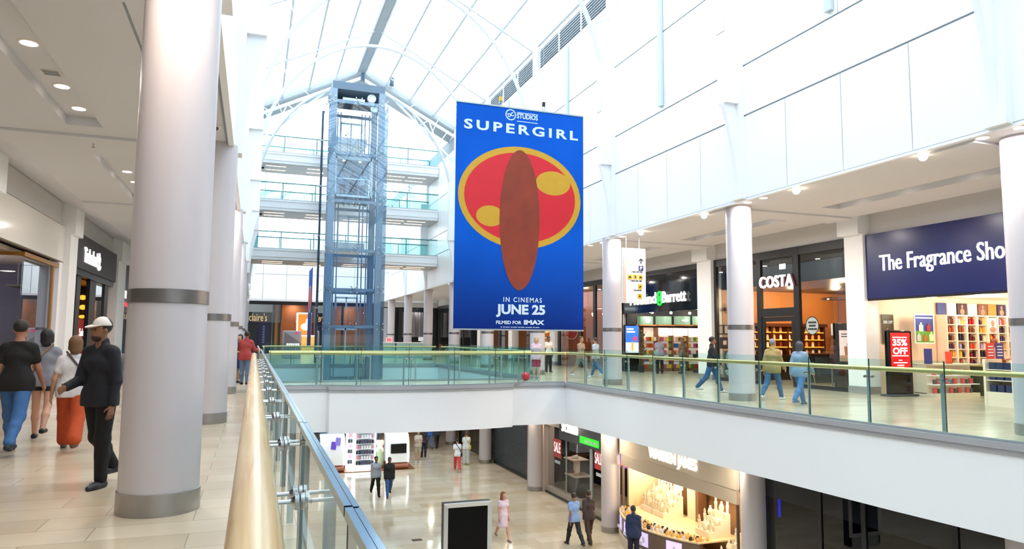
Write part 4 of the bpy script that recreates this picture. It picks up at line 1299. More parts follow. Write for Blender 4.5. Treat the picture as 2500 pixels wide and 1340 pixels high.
c = thing('perfume_stand', 'white perfume stand with navy boxes near the shop entrance', 'stand', (17.45, 12.4, 0))
b = MB().box(17.15, 12.0, 0, 17.75, 12.06, 1.15); b.box(17.15, 12.7, 0, 17.75, 12.76, 1.15); b.box(17.69, 12.06, 0, 17.75, 12.7, 1.0); b.box(17.16, 12.06, 0, 17.69, 12.7, 0.35)
for z in (0.62, 0.88): b.box(17.16, 12.06, z, 17.69, 12.7, z + 0.02)
mk('carcass', b, M_SHELF, c, smooth=0)
NB = mesh('navy_box', MB().box(-0.05, -0.075, 0, 0.05, 0.075, 0.17), mat('navy_carton', '#26305a', 0.35), 0)
for z, nm in ((0.902, 'upper'), (0.642, 'middle'), (0.352, 'bottom')):
    for k in range(3):
        o = link('navy_box', NB); o.location = (17.27, 12.18 + k * 0.2, z); tag(o, 'navy carton on the %s shelf of the white perfume stand' % nm, 'carton', 'navy cartons on %s shelf of stand' % nm)
for x, m, nm in ((17.95, '#c9423c', 'red'), (18.3, '#4a3f88', 'violet')):
    o = thing('offer_card', '%s offer card standing behind the white perfume stand' % nm, 'card', (x + 0.65, 13.6, 0))
    mk('card', MB().box(x + 0.5, 13.6, 1.1, x + 0.8, 13.62, 1.55), mat('card_' + nm, m, 0.4), o, smooth=0)
    mk('pole', MB().tube([(x + 0.65, 13.63, 0), (x + 0.65, 13.63, 1.15)], 0.012, 8), M_STEELM, o)
    ln_ = MB()
    for i in range(4): ln_.box(x + 0.55, 13.592, 1.2 + i * 0.08, x + 0.75, 13.6, 1.23 + i * 0.08)
    mk('small_print', ln_, M_BTXT, o, smooth=0)
for i, (px0, px1, py0, py1, cm, nm) in enumerate(((2308, 2325, 858, 884, '#d8503c', 'red'), (2256, 2276, 851, 872, '#2c3f90', 'blue'))):
    y = 15.1
    a, b = fpt(px0, py0, y), fpt(px1, py1, y)
    o = thing('counter_card', '%s card standing on the white gift counter' % nm, 'card', ((a.x + b.x) / 2, y, 0.94))
    mk('card', MB().box(a.x, y, 0.942, b.x, y + 0.015, a.z), mat('card2_' + nm, cm, 0.4), o, smooth=0)
    mk('easel', MB().hexa([(a.x + 0.03, y + 0.015, 0.942), (b.x - 0.03, y + 0.015, 0.942), (b.x - 0.03, y + 0.1, 0.942), (a.x + 0.03, y + 0.1, 0.942), (a.x + 0.03, y + 0.015, 1.05), (b.x - 0.03, y + 0.015, 1.05), (b.x - 0.03, y + 0.02, 1.05), (a.x + 0.03, y + 0.02, 1.05)]), M_SHELF, o, smooth=0)

# ---------------- coffee shop
M_FRAME = mat('black_window_frame', '#16171a', 0.4)
w = MB()
for ya, yb in ((17.1, 17.18), (19.27, 19.52), (21.2, 21.42), (23.85, 24.0)): w.box(SX - 0.06, ya, 0, SX + 0.06, yb, 4.75)
w.box(SX - 0.055, 17.1, 4.5, SX + 0.055, 24.0, 4.79); w.box(SX - 0.055, 19.4, 2.42, SX + 0.055, 21.4, 2.72); w.box(SX - 0.055, 17.1, -0.01, SX + 0.055, 19.4, 0.12); w.box(SX - 0.055, 21.4, -0.01, SX + 0.055, 24.01, 0.12)
fw = struct('window_3', w, M_FRAME, smooth=0)
for ya, yb, za, zb in ((17.18, 19.27, 0.12, 4.5), (19.52, 21.2, 2.72, 4.5), (21.42, 23.85, 0.12, 4.5)):
    q = mk('pane', MB().box(SX - 0.01, ya, za, SX + 0.01, yb, zb), M_CLEAR, fw, smooth=0); q['kind'] = 'structure'
d = MB()
for ya, yb in ((19.55, 19.68), (21.07, 21.2)): d.box(SX - 0.04, ya, 0, SX + 0.04, yb, 2.4)
d.box(SX - 0.036, 19.56, 2.25, SX + 0.036, 21.19, 2.41)
struct('door_1', d, M_FRAME, smooth=0)
S = thing('shop_sign', 'white illuminated coffee shop letters over the cafe door', 'sign', (SX - 0.1, 20.4, 3.4))
a = on_x(1857, 690, SX - 0.1); b = on_x(1938, 686, SX - 0.1)
put_text('lettering', 'COSTA', S, M_WHITEE, (SX - 0.12, (a.y + b.y) / 2, 3.66), -AY, AZ, a.y - b.y, 0.42, 0.06, 0.012, 1.1)
put_text('letter_edge', 'COSTA', S, mat('sign_maroon', '#4a1626', 0.4), (SX - 0.06, (a.y + b.y) / 2 - 0.07, 3.66), -AY, AZ, a.y - b.y, 0.42, 0.05, 0.02, 1.1)
p = thing('sign_board', 'black square board with a small white plate above the cafe letters', 'board', (SX + 0.1, 20.3, 3.9))
a, b = on_x(1880, 628, SX + 0.08), on_x(1936, 700, SX + 0.08)
mk('board', MB().box(SX + 0.07, b.y, 3.5, SX + 0.12, a.y, 4.45), M_DARK, p, smooth=0)
a, b = on_x(1902, 645, SX + 0.05), on_x(1917, 656, SX + 0.05)
mk('plate', MB().box(SX + 0.05, b.y, b.z, SX + 0.07, a.y, a.z), M_WHITEE, p, smooth=0)
a = on_x(1930, 755, SX - 0.02)
o = thing('window_lettering', 'small white established lettering on the glass above the cafe door', 'lettering', (SX - 0.02, a.y, a.z))
put_text('lettering', 'EST. 1971', o, M_BTXT, (SX - 0.012, a.y - 0.02, a.z), -AY, AZ, 0.62, 0.13, 0.003, 0.01)
o = thing('oval_sticker', 'grey oval window sticker with dark lettering on the cafe glass', 'sticker', tuple(on_x(1983, 795, SX - 0.02)))
c = on_x(1983, 795, SX - 0.012)
for ra, rz, m, dx in ((0.3, 0.31, M_DARK, 0.0), (0.27, 0.28, mat('sticker_grey', '#a9b6b4', 0.4), 0.003)):
    g = MB().add([(c.x - dx, c.y - ra * math.cos(2 * PI * k / 32), c.z + rz * math.sin(2 * PI * k / 32)) for k in range(32)], [tuple(range(32))])
    mk('disc', g, m, o, smooth=0)
sm = MB()      # the words on it are too blurred to read
for i, wd in enumerate((0.36, 0.3, 0.4)):
    zz = c.z + 0.11 - 0.11 * i
    for k in range(5): sm.box(c.x - 0.008, c.y - wd / 2 + k * wd / 5, zz - 0.03, c.x - 0.004, c.y - wd / 2 + (k + 0.8) * wd / 5, zz + 0.03)
mk('small_print', sm, M_DARK, o, smooth=0)
# interior
shop_lamps([(18.6, 22.6), (20.2, 22.8), (22.2, 22.6), (19.5, 19.5), (22, 20)], 3.5, 85, (1.0, 0.70, 0.40))
struct('wall_right', MB().box(SX + 0.32, 24.0, 0, 18.0, 24.045, 3.6), M_TAN)
for i, (px0, px1, py0, py1) in enumerate(((1752, 1764, 795, 814), (1768, 1780, 795, 814), (1759, 1779, 825, 848))):
    t, a, b = flat_poster(px0, py0, px1, py1, 23.99, 0.012, mat('frame_paper' + str(i), ['#c8bcb4', '#c8bcb4', '#4a3830'][i], 0.4), 'picture_frame', ['left of two small pale framed notices on the tan cafe wall', 'right of two small pale framed notices on the tan cafe wall', 'brown framed picture under the two framed notices'][i], 'picture', M_DARK)
    if i == 2:
        mk('mount', MB().box((a.x + b.x) / 2 - 0.08, 23.97, (a.z + b.z) / 2 - 0.08, (a.x + b.x) / 2 + 0.08, 23.976, (a.z + b.z) / 2 + 0.08), M_SHELF, t, smooth=0)
o = thing('wall_lamp', 'dark red round bracket lamps high on the tan cafe wall', 'lamp', (17.75, 23.9, 2.4))
a = on_y(1770, 755, 23.9); b = on_y(1779, 761, 23.9)
mk('shade', MB().sphere(a, (0.08, 0.06, 0.08)), mat('lamp_maroon', '#4a1418', 0.3), o)
mk('shade', MB().sphere(b, (0.05, 0.04, 0.05)), mat('lamp_maroon', '#4a1418', 0.3), o)
mk('arm', MB().tube([a, (a.x + 0.05, 23.99, a.z + 0.25), b], 0.01, 6), M_STEELM, o)
o = thing('back_counter', 'dark wood back counter with glowing orange shelves in the cafe', 'counter', (20.2, 23.7, 0))
f = MB().box(18.9, 23.4, 0, 22.6, 24.0, 1.0); f.box(18.9, 23.9, 1.0, 22.6, 24.0, 2.2)
for x in (18.9, 19.8, 20.6, 21.4, 22.5): f.box(x, 23.6, 1.0, x + 0.06, 24.0, 2.2)
mk('carcass', f, mat('dark_walnut', '#3a2014', 0.4, noise=0.2), o, smooth=0)
for z in (1.3, 1.6, 1.9): mk('lit_shelf', MB().box(18.96, 23.62, z, 22.5, 23.9, z + 0.03), mat('orange_glow', '#ff9c3a', 0.4, emit=2.5), o, smooth=0)
mk('cornice', MB().box(18.85, 23.55, 2.15, 22.65, 24.0, 2.28), mat('walnut_edge', '#5a2c14', 0.4), o, smooth=0)
JAR = {}
for k, c_ in enumerate(('#f2c478', '#d8d0c4', '#7a2c18', '#ffffff')): JAR[k] = mesh('cafe_jar', MB().lathe(0, 0, [(0.05, 0), (0.05, 0.15), (0.03, 0.18), (0.03, 0.2)], 10), mat('jar_' + c_, c_, 0.3), 35)
JN = ['amber', 'grey', 'dark red', 'white']
for r, z in enumerate((1.0, 1.33, 1.63, 1.93)):
    for k in range(11):
        j = rnd.randrange(4); x = 19.05 + k * 0.33
        if min(abs(x - q) for q in (18.93, 19.83, 20.63, 21.43, 22.53)) < 0.09: x += 0.1
        o = link('cafe_jar', JAR[j]); o.location = (x, 23.74, z + 0.002)
        tag(o, '%s jar on the %s shelf of the cafe back counter' % (JN[j], ['lowest', 'second', 'third', 'top'][r]), 'jar', '%s jars on cafe shelf %d' % (JN[j], r))
for i, x in enumerate((22.72, 23.6)):
    o = thing('menu_screen', '%s pale menu screen hung over the cafe counter' % ('left' if i == 0 else 'right'), 'screen', (x + 0.4, 23.4, 1.95))
    mk('screen', MB().box(x, 23.4, 1.82, x + 0.8, 23.44, 2.3), mat('menu_white', '#cfd3d8', 0.3, emit=0.7), o, smooth=0)
    mk('bracket', MB().tube([(x + 0.4, 23.42, 2.3), (x + 0.4, 23.42, 3.6)], 0.015, 6), M_DARK, o)
    l_ = MB()
    for k in range(4): l_.box(x + 0.08, 23.39, 1.9 + k * 0.09, x + 0.4 + 0.05 * k, 23.4, 1.93 + k * 0.09)
    mk('small_print', l_, M_INK, o, smooth=0)
o = thing('service_counter', 'dark service counter with coffee machine behind the cafe window', 'counter', (21.6, 21.8, 0))
mk('carcass', MB().box(19.9, 21.5, 0, 23.8, 22.1, 1.05), mat('dark_counter', '#22252b', 0.4), o, bevel=0.01)
mk('worktop', MB().box(19.85, 21.45, 1.05, 23.85, 22.15, 1.1), mat('walnut_edge', '#5a2c14', 0.4), o)
o = thing('coffee_machine', 'steel coffee machine standing on the dark cafe counter', 'coffee machine', (22.4, 21.8, 1.1))
b = MB().box(22.0, 21.55, 1.1, 22.8, 22.0, 1.48)
mk('body', b, M_STEELM, o, bevel=0.02)
mk('cup_tray', MB().box(22.05, 21.58, 1.48, 22.75, 21.95, 1.52), M_DARK, o)
mk('group_head', MB().tube([(22.2, 21.5, 1.3), (22.2, 21.56, 1.3)], 0.04, 10).tube([(22.6, 21.5, 1.3), (22.6, 21.56, 1.3)], 0.04, 10), M_DARK, o)
# advertising screen just inside the window
a, b = on_y(2044, 790, 18.6), on_y(2080, 882, 18.6)
o = thing('digital_totem', 'black advertising screen with iced coffee picture behind the cafe window', 'display', ((a.x + b.x) / 2, 18.65, 0))
mk('housing', MB().box(a.x - 0.06, 18.6, 0.0, b.x + 0.1, 18.75, a.z + 0.02), M_BLACK, o, bevel=0.02)
mk('screen', MB().box(a.x + 0.06, 18.592, b.z, b.x + 0.02, 18.601, a.z - 0.22), mat('ad_screen', '#f3e6e2', 0.3, emit=0.8), o, smooth=0)
qx, qz = (a.x + b.x) / 2 + 0.06, b.z + 0.2
cup = MB().add([(qx - 0.07, 18.588, qz), (qx + 0.07, 18.588, qz), (qx + 0.1, 18.588, qz + 0.3), (qx - 0.1, 18.588, qz + 0.3)], [(0, 1, 2, 3)])
mk('cup_print', cup, mat('print_coffee', '#c08a55', 0.4, emit=0.3), o, smooth=0)
mk('straw_print', MB().tube([(qx + 0.02, 18.588, qz + 0.3), (qx + 0.06, 18.588, qz + 0.46)], 0.008, 6), M_DARK, o)
mk('table_print', MB().box(a.x + 0.06, 18.586, b.z, b.x + 0.02, 18.59, b.z + 0.2), mat('print_sand', '#d9b083', 0.4, emit=0.3), o, smooth=0)
l_ = MB()
for k in range(2): l_.box(a.x + 0.14, 18.586, a.z - 0.44 + k * 0.08, a.x + 0.44, 18.59, a.z - 0.41 + k * 0.08)
mk('headline', l_, M_INK, o, smooth=0)
# ring lamp, chairs, table
o = thing('ring_lamp', 'thin glowing ring lamp hanging inside the cafe', 'lamp', (20.6, 20.6, 3.15))
mk('ring', MB().tube([(20.6 + 0.75 * math.cos(2 * PI * k / 32), 20.6 + 0.75 * math.sin(2 * PI * k / 32), 3.15) for k in range(33)], 0.02, 8, False), mat('ring_metal', '#5a5060', 0.3, 0.5, emit=0.15), o)
mk('suspension', MB().tube([(20.6, 20.6, 3.6), (20.6, 21.33, 3.15)], 0.006, 6).tube([(20.6, 20.6, 3.6), (20.6, 19.87, 3.15)], 0.006, 6), M_DARK, o)
mk('spot', MB().sphere((19.88, 20.6, 3.13), 0.04, 8, 6).sphere((21.32, 20.6, 3.13), 0.04, 8, 6), M_LAMP, o)


def cafe_chair(x, y, rz, label):
    t = thing('cafe_chair', label, 'chair', (x, y, 0), 'pale cafe chairs', rz)
    m = mat('pale_chair_wood', '#c9c2b4', 0.5)
    mk('seat', MB().box(-0.21, -0.2, 0.43, 0.21, 0.22, 0.46), m, t, True, bevel=0.01)
    mk('backrest', MB().box(-0.2, -0.24, 0.68, 0.2, -0.21, 0.82), m, t, True, bevel=0.01)
    for sx in (-1, 1):
        mk('leg', MB().tube([(sx * 0.19, 0.2, 0.44), (sx * 0.22, 0.24, 0)], [0.016, 0.012], 8), m, t, True)
        mk('leg', MB().tube([(sx * 0.19, -0.22, 0.84), (sx * 0.19, -0.2, 0.44), (sx * 0.22, -0.27, 0)], [0.014, 0.017, 0.012], 8), m, t, True)


cafe_chair(17.95, 19.75, 1.9, 'pale wooden chair behind the cafe window, left of the small table')
cafe_chair(18.9, 18.0, 1.2, 'pale wooden chair behind the cafe window, right of the small table')
o = thing('cafe_table', 'small pale table with a cup between the two cafe chairs', 'table', (18.6, 19.2, 0))
mk('tabletop', MB().lathe(18.6, 19.2, [(0.33, 0.72), (0.33, 0.745)], 28), mat('pale_chair_wood', '#c9c2b4', 0.5), o)
mk('pedestal', MB().lathe(18.6, 19.2, [(0.2, 0), (0.2, 0.02), (0.025, 0.04), (0.025, 0.72)], 16), M_STEELM, o)
o = thing('cup', 'white cup standing on the small cafe table', 'cup', (18.5, 19.15, 0.745))
mk('bowl', MB().lathe(18.5, 19.15, [(0.03, 0.746), (0.045, 0.8), (0.042, 0.802)], 14), M_WHITE, o)
mk('handle', MB().tube([(18.545, 19.15, 0.79), (18.57, 19.15, 0.775), (18.54, 19.15, 0.76)], 0.005, 6), M_WHITE, o)
# teal leaf planter screen by the window
o = thing('leaf_screen', 'low teal leaf patterned screen inside the cafe window', 'screen', (17.8, 23.2, 0))
mk('board', MB().box(17.62, 22.2, 0.05, 17.68, 23.8, 1.15), mat('leaf_board', '#3c5a58', 0.5), o)
lf = MB()
for i in range(12):
    yy = 22.35 + (i % 4) * 0.4; zz = 0.2 + (i // 4) * 0.34; an = 0.5 + i
    pts = [(17.615, yy + 0.26 * u * math.cos(an) - v_ * math.sin(an), zz + 0.1 + 0.26 * u * math.sin(an) + v_ * math.cos(an)) for u, v_ in ((-1, 0), (-0.3, 0.1), (0.4, 0.1), (1, 0), (0.4, -0.1), (-0.3, -0.1))]
    lf.add(pts, [tuple(range(6))])
mk('leaf_print', lf, mat('leaf_teal', '#a8d0c8', 0.5), o, smooth=0)

# ---------------- health food shop
w = MB()
for ya, yb in ((24.95, 25.1), (31.75, 31.9)): w.box(SX - 0.04, ya, 0, SX + 0.06, yb, 4.75)
w.box(SX - 0.04, 24.95, 4.55, SX + 0.06, 31.9, 4.78)
struct('window_4', w, M_FRAME, smooth=0)
o = thing('glazed_fascia', 'dark reflective glass fascia panel behind the health food letters', 'fascia', (SX + 0.05, 28.4, 2.85))
for i in range(5): mk('pane', MB().box(SX + 0.02, 25.1 + i * 1.33, 2.85, SX + 0.06, 25.1 + (i + 1) * 1.33 - 0.015, 4.55), mat('dark_fascia_glass', '#141a20', 0.06), o, smooth=0)
S = thing('shop_sign', 'white and green illuminated health food shop letters on dark glass', 'sign', (SX, 28.4, 3.4))
# visible tail of the name between the hanging sign and the pilaster; the word before it is hidden from here
yb = on_x(1676, 720, SX - 0.05).y; ya = on_x(1618, 722, SX - 0.05).y
put_text('lettering', 'Barrett', S, M_WHITEE, (SX - 0.06, (ya + yb) / 2, 3.5), -AY, AZ, ya - yb, 0.52, 0.05, 0.012)
y2 = on_x(1603, 722, SX - 0.05).y; y3 = on_x(1575, 724, SX - 0.05).y
wl = (y3 - y2) / 3 * 7
put_text('lettering', 'Holland', S, M_WHITEE, (SX - 0.06, y2 + wl / 2, 3.5), -AY, AZ, wl, 0.52, 0.05, 0.012)
yc = (ya + y2) / 2
M_GRN = mat('sign_green', '#16c83c', 0.4, emit=1.6)
gm = MB()
for cz_, ra, rz in ((3.63, 0.14, 0.13), (3.34, 0.17, 0.17)):
    gm.tube([(SX - 0.06, yc + ra * math.cos(2 * PI * k / 24), cz_ + rz * math.sin(2 * PI * k / 24)) for k in range(25)], 0.045, 8, False)
gm.tube([(SX - 0.06, yc - 0.03, 3.34), (SX - 0.06, yc + 0.02, 3.42)], 0.05, 8)
mk('ampersand', gm, M_GRN, S)
shop_lamps([(18.6, 30.9), (20, 30.6), (21.6, 30.9), (23, 30.6), (19, 27.5), (21.5, 27.5)], 3.2, 48, (1.0, 0.88, 0.74))
HYW = 31.75
# green canopy panels over the shelves
M_HGRN = mat('canopy_green', '#86b29a', 0.5)
for i in range(5):
    a, b = on_y(1555 + i * 45, 772, HYW), on_y(1555 + i * 45 + 40, 793, HYW)
    o = thing('canopy_panel', 'rounded pale green panel above the health food shelves, %s from the left' % ordn[i], 'panel', ((a.x + b.x) / 2, HYW, b.z), 'green panels over the shelves')
    m_ = MB(); n = 8
    for k in range(n):
        u0, u1 = k / n, (k + 1) / n
        f_ = lambda u: (a.x + (b.x - a.x) * u, HYW - 0.25 * math.sin(PI * u) ** 0.6)
        (xa, ya_), (xb, yb_) = f_(u0), f_(u1)
        m_.add([(xa, ya_, b.z), (xb, yb_, b.z), (xb, yb_, a.z), (xa, ya_, a.z)], [(0, 1, 2, 3)])
    mk('face', m_, M_HGRN, o)
    mk('rim', MB().box(a.x - 0.02, HYW - 0.3, b.z - 0.06, b.x + 0.02, HYW, b.z), mat('copper_edge', '#c98a52', 0.3, 0.5, emit=0.2), o, smooth=0)
    if i in (0, 2): mk('emblem', MB().sphere(((a.x + b.x) / 2, HYW - 0.26, (a.z + b.z) / 2), (0.16, 0.01, 0.13) if i == 0 else (0.2, 0.01, 0.06)), M_WHITE, o)
    s = thing('spot_lamp', 'white spot lamp above the green panels, %s from the left' % ordn[i], 'lamp', ((a.x + b.x) / 2, HYW - 0.7, 3.0), 'spots over the green panels')
    mk('head', MB().sphere(((a.x + b.x) / 2, HYW - 0.7, 2.95), 0.07), M_LAMP, s)
    mk('stem', MB().tube([((a.x + b.x) / 2, HYW - 0.7, 2.98), ((a.x + b.x) / 2, HYW - 0.7, 3.3)], 0.015, 6), M_DARK, s)
FC = ['#f4ead8', '#c8502c', '#e8c84c', '#5a9a4a', '#c04a8a', '#f0f0ee', '#7a4a2c', '#3a6aa8', '#d8c0a0']
FN = ['cream', 'orange', 'yellow', 'green', 'pink', 'white', 'brown', 'blue', 'beige']
FB = [mesh('food_packet', MB().box(-0.07, -0.05, 0, 0.07, 0.05, 0.2), mat('packet_' + c_, c_, 0.4), 0) for c_ in FC]
for i in range(5):
    a = on_y(1560 + i * 36, 800, HYW); b = on_y(1560 + (i + 1) * 36, 800, HYW)
    o = thing('shelving_unit', 'brightly lit health food shelving bay, %s from the left' % ordn[i], 'shelf', ((a.x + b.x) / 2, HYW, 0), 'health food shelving bays')
    f = MB().box(a.x, HYW - 0.4, 0, a.x + 0.04, HYW, 2.2); f.box(b.x - 0.04, HYW - 0.4, 0, b.x, HYW, 2.2); f.box(a.x, HYW - 0.4, 0, b.x, HYW, 0.15)
    mk('side_panel', f, mat('shelf_wood', '#8a6444', 0.5), o, smooth=0)
    mk('back_panel', MB().box(a.x, HYW - 0.03, 0.15, b.x, HYW - 0.01, 2.2), mat('shelf_back_white', '#fff2e2', 0.5, emit=0.4), o, smooth=0)
    if i: mk('header', MB().box(a.x + 0.02, HYW - 0.42, 1.8, b.x - 0.02, HYW - 0.38, 2.18), mat('lit_header', '#fff6ee', 0.5, emit=0.9), o, smooth=0)
    for r, z in enumerate((0.15, 0.5, 0.85, 1.2, 1.52)):
        mk('shelf_board', MB().box(a.x + 0.04, HYW - 0.38, z - 0.02, b.x - 0.04, HYW - 0.03, z), mat('shelf_wood', '#8a6444', 0.5), o, smooth=0)
        for k in range(5):
            j = rnd.randrange(9) if r else rnd.choice((1, 3, 4, 2))
            q = link('food_packet', FB[j]); q.location = (a.x + 0.13 + k * (b.x - a.x - 0.26) / 4, HYW - 0.3, z + 0.002)
            tag(q, '%s packet on the %s shelf of the %s health food bay' % (FN[j], ['lowest', 'second', 'third', 'fourth', 'top'][r], ordn[i]), 'packet', '%s packets bay %s row %s' % (FN[j], ordn[i], ['lowest', 'second', 'third', 'fourth', 'top'][r]))
# blue product screen
a, b = on_y(1527, 795, 31.2), on_y(1559, 861, 31.2)
o = thing('digital_totem', 'bright blue product screen at the left of the health food shop', 'display', ((a.x + b.x) / 2, 31.2, 0))
mk('housing', MB().box(a.x - 0.04, 31.2, 0.0, b.x + 0.04, 31.36, a.z + 0.05), M_BLACK, o, bevel=0.02)
mk('screen', MB().box(a.x, 31.19, b.z, b.x, 31.2, a.z), mat('ad_blue', '#3a78e0', 0.3, emit=0.9), o, smooth=0)
w_, h_ = b.x - a.x, a.z - b.z
mk('cloud_print', MB().box(a.x, 31.185, b.z, b.x, 31.19, b.z + h_ * 0.38), mat('ad_pale', '#e6e2f2', 0.3, emit=0.8), o, smooth=0)
l_ = MB().box(a.x + 0.06, 31.185, a.z - 0.2, a.x + w_ * 0.6, 31.19, a.z - 0.12); l_.box(a.x + 0.06, 31.185, a.z - 0.34, a.x + w_ * 0.72, 31.19, a.z - 0.26)
mk('headline', l_, M_SCW, o, smooth=0)
mk('badge_print', MB().sphere((a.x + w_ * 0.72, 31.186, b.z + h_ * 0.52), (0.13, 0.004, 0.13), 16, 8), mat('ad_pink', '#e0589a', 0.3, emit=0.5), o)
mk('bottle_print', MB().box(a.x + w_ * 0.45, 31.18, b.z + 0.1, a.x + w_ * 0.58, 31.186, b.z + 0.55), mat('ad_yellow', '#e8c830', 0.3, emit=0.5), o, smooth=0)
# dark produce stand and plants in front of the shelves
o = thing('produce_stand', 'dark low stand in front of the health food shelves', 'stand', (20.6, 30.0, 0))
mk('base', MB().box(20.3, 29.2, 0.0, 22.3, 29.9, 0.12), mat('dark_stand', '#2c3236', 0.5), o)
lg = MB()
for x in [20.4 + 0.2 * k for k in range(10)]: lg.tube([(x, 29.5, 0.12), (x, 29.5, 0.75)], 0.02, 6)
mk('rod', lg, mat('dark_stand', '#2c3236', 0.5), o)
mk('top', MB().box(20.3, 29.2, 0.75, 22.3, 29.9, 0.9), mat('dark_stand', '#2c3236', 0.5), o)
o = thing('potted_plant', 'tall potted plant beside the blue product screen', 'plant', (17.72, 30.45, 0))
mk('pot', MB().lathe(17.72, 30.45, [(0.14, 0), (0.18, 0.35), (0.17, 0.36)], 18), M_DARK, o)
lv = MB(); pr = random.Random(3)
for k in range(60):
    an = pr.random() * 6.28; r_ = 0.08 + 0.3 * pr.random(); z = 0.45 + 1.6 * pr.random(); c = Vector((17.85 + r_ * math.cos(an) * 0.5, 30.45 + r_ * math.sin(an), z)); d = Vector((math.cos(an), math.sin(an), 0.3)) * 0.13; s = Vector((-math.sin(an), math.cos(an), 0)) * 0.045
    lv.add([c - d, c + s, c + d, c - s], [(0, 1, 2, 3)])
mk('foliage', lv, mat('leaf_green', '#2c5a34', 0.6), o, smooth=0)
mk('stem', MB().tube([(17.72, 30.45, 0.3), (17.72, 30.45, 1.9)], 0.015, 6), mat('stem_brown', '#4a3a24', 0.6), o)

# ---------------- further shopfronts along the right gallery
def dark_front(nm, ya, yb, muls, lamps=None):
    w = MB().box(SX - 0.05, ya, 4.5, SX + 0.06, yb, 4.78)
    for y in muls: w.box(SX - 0.05, y, 0, SX + 0.06, y + 0.3, 4.5)
    f = struct(nm, w, M_FRAME, smooth=0)
    q = mk('pane', MB().box(SX, ya, 0.05, SX + 0.02, yb, 4.5), M_CLEAR, f, smooth=0); q['kind'] = 'structure'


dark_front('window_5', 32.8, 39.8, (34.6, 36.4, 39.4))
shop_lamps([(19, 36), (21, 38.5), (19, 39.2)], 4.4, 60, (1.0, 0.66, 0.36))
dark_front('window_6', 40.6, 47.4, (42.0, 44.2))
shop_lamps([(19, 46), (21, 46)], 4.4, 30, (1.0, 0.7, 0.42))
dark_front('window_7', 48.2, 55, (48.2, 50.4, 53))
dark_front('window_8', 55.8, 62.5, (58, 60.4))
dark_front('window_9', 63.3, 70, (63.3, 69.5))
# dark shopfront that closes the right gallery at the far end, a grey sheet hung inside
struct('wall_far', MB().box(12.6, 71.6, 0, 26, 71.8, 5.1), M_DKWALL)
w = MB()
for x in (11.6, 13.5, 17.0): w.box(x, 70.25, 0, x + 0.35, 70.4, 4.6)
w.box(11.6, 70.26, 4.55, 17.6, 70.39, 4.7); w.box(11.95, 70.26, 0, 13.5, 70.39, 1.2)
struct('window_21', w, M_FRAME, smooth=0)
struct('wall_far', MB().box(11.6, 70.2, 4.65, 17.6, 70.45, 5.14), M_SILL)
o = thing('grey_curtain', 'crumpled grey sheet hung inside the dark far right shop window', 'curtain', (15.4, 70.9, 1.7))
cm_ = MB(); n = 60
f_ = lambda x: 70.9 + 0.08 * math.sin(x * 9) + 0.05 * math.sin(x * 23)
for k in range(n):
    x = 13.7 + 3.6 * k / n; x2 = 13.7 + 3.6 * (k + 1) / n
    cm_.add([(x, f_(x), 1.7), (x2, f_(x2), 1.7), (x2, f_(x2), 4.2), (x, f_(x), 4.2)], [(0, 1, 2, 3)])
mk('sheet', cm_, mat('curtain_grey', '#8c898c', 0.7, noise=0.25, nscale=5), o)
for xx in (14, 15.5, 17): mk('hanger', MB().tube([(xx, f_(xx), 4.18), (xx, f_(xx), 5.1)], 0.02, 6), M_DARK, o)
light('shop_lamp', 'POINT', (15.4, 70.5, 4.3), 25, (1, 0.95, 0.9), 0.15)
for i, x in enumerate((18.6, 19.3, 20.1)):
    o = thing('track_spot', 'small track spot lamp in the orange shop, %s from the window' % ordn[i], 'lamp', (x, 37.5, 3.2), 'track spots in the orange shop')
    mk('head', MB().tube([(x, 37.5, 3.1), (x, 37.4, 2.95)], 0.05, 10), M_LAMP, o)
    mk('stem', MB().tube([(x, 37.5, 3.1), (x, 37.5, 4.6)], 0.012, 6), M_STEELM, o)
o = thing('round_wall_sign', 'round red wall disc deep inside the orange shop', 'sign', (18.4, 40.1, 1.9))
mk('disc', MB().tube([(18.45, 40.19, 2.0), (18.45, 40.13, 2.0)], 0.42, 28), mat('disc_red', '#c04a38', 0.4), o)
mk('ring', MB().tube([(18.45 + 0.42 * math.cos(2 * PI * k / 28), 40.12, 2.0 + 0.42 * math.sin(2 * PI * k / 28)) for k in range(29)], 0.025, 8, False), M_SHELF, o)
o = thing('lit_display', 'glowing orange window display in the shop below the banner', 'display', (17.9, 41.2, 0))
mk('plinth', MB().box(17.6, 40.7, 0, 18.3, 41.7, 0.8), mat('display_wood', '#8a4a1c', 0.5), o)
mk('light_panel', MB().box(17.7, 41.72, 0.8, 18.3, 41.76, 2.6), mat('display_glow', '#ff9c48', 0.4, emit=2.0), o)
mk('goods', MB().sphere((17.95, 41.2, 0.95), (0.2, 0.3, 0.18)).sphere((18.05, 41.0, 1.25), (0.14, 0.2, 0.2)), mat('display_goods', '#ffd090', 0.4, emit=0.8), o)
# red ball on the bridge corner
p = Vector((9.72, 25.25, 0.0))
o = thing('ball', 'round red ball lying on the floor behind the bridge railing', 'ball', (p.x, p.y, 0.002))
mk('skin', MB().sphere((p.x, p.y, 0.162), 0.16, 24, 16), mat('ball_red', '#d8283c', 0.25), o)
mk('knot', MB().sphere((p.x, p.y - 0.155, 0.12), 0.015, 8, 6), mat('knot_red', '#a81c2c', 0.4), o)

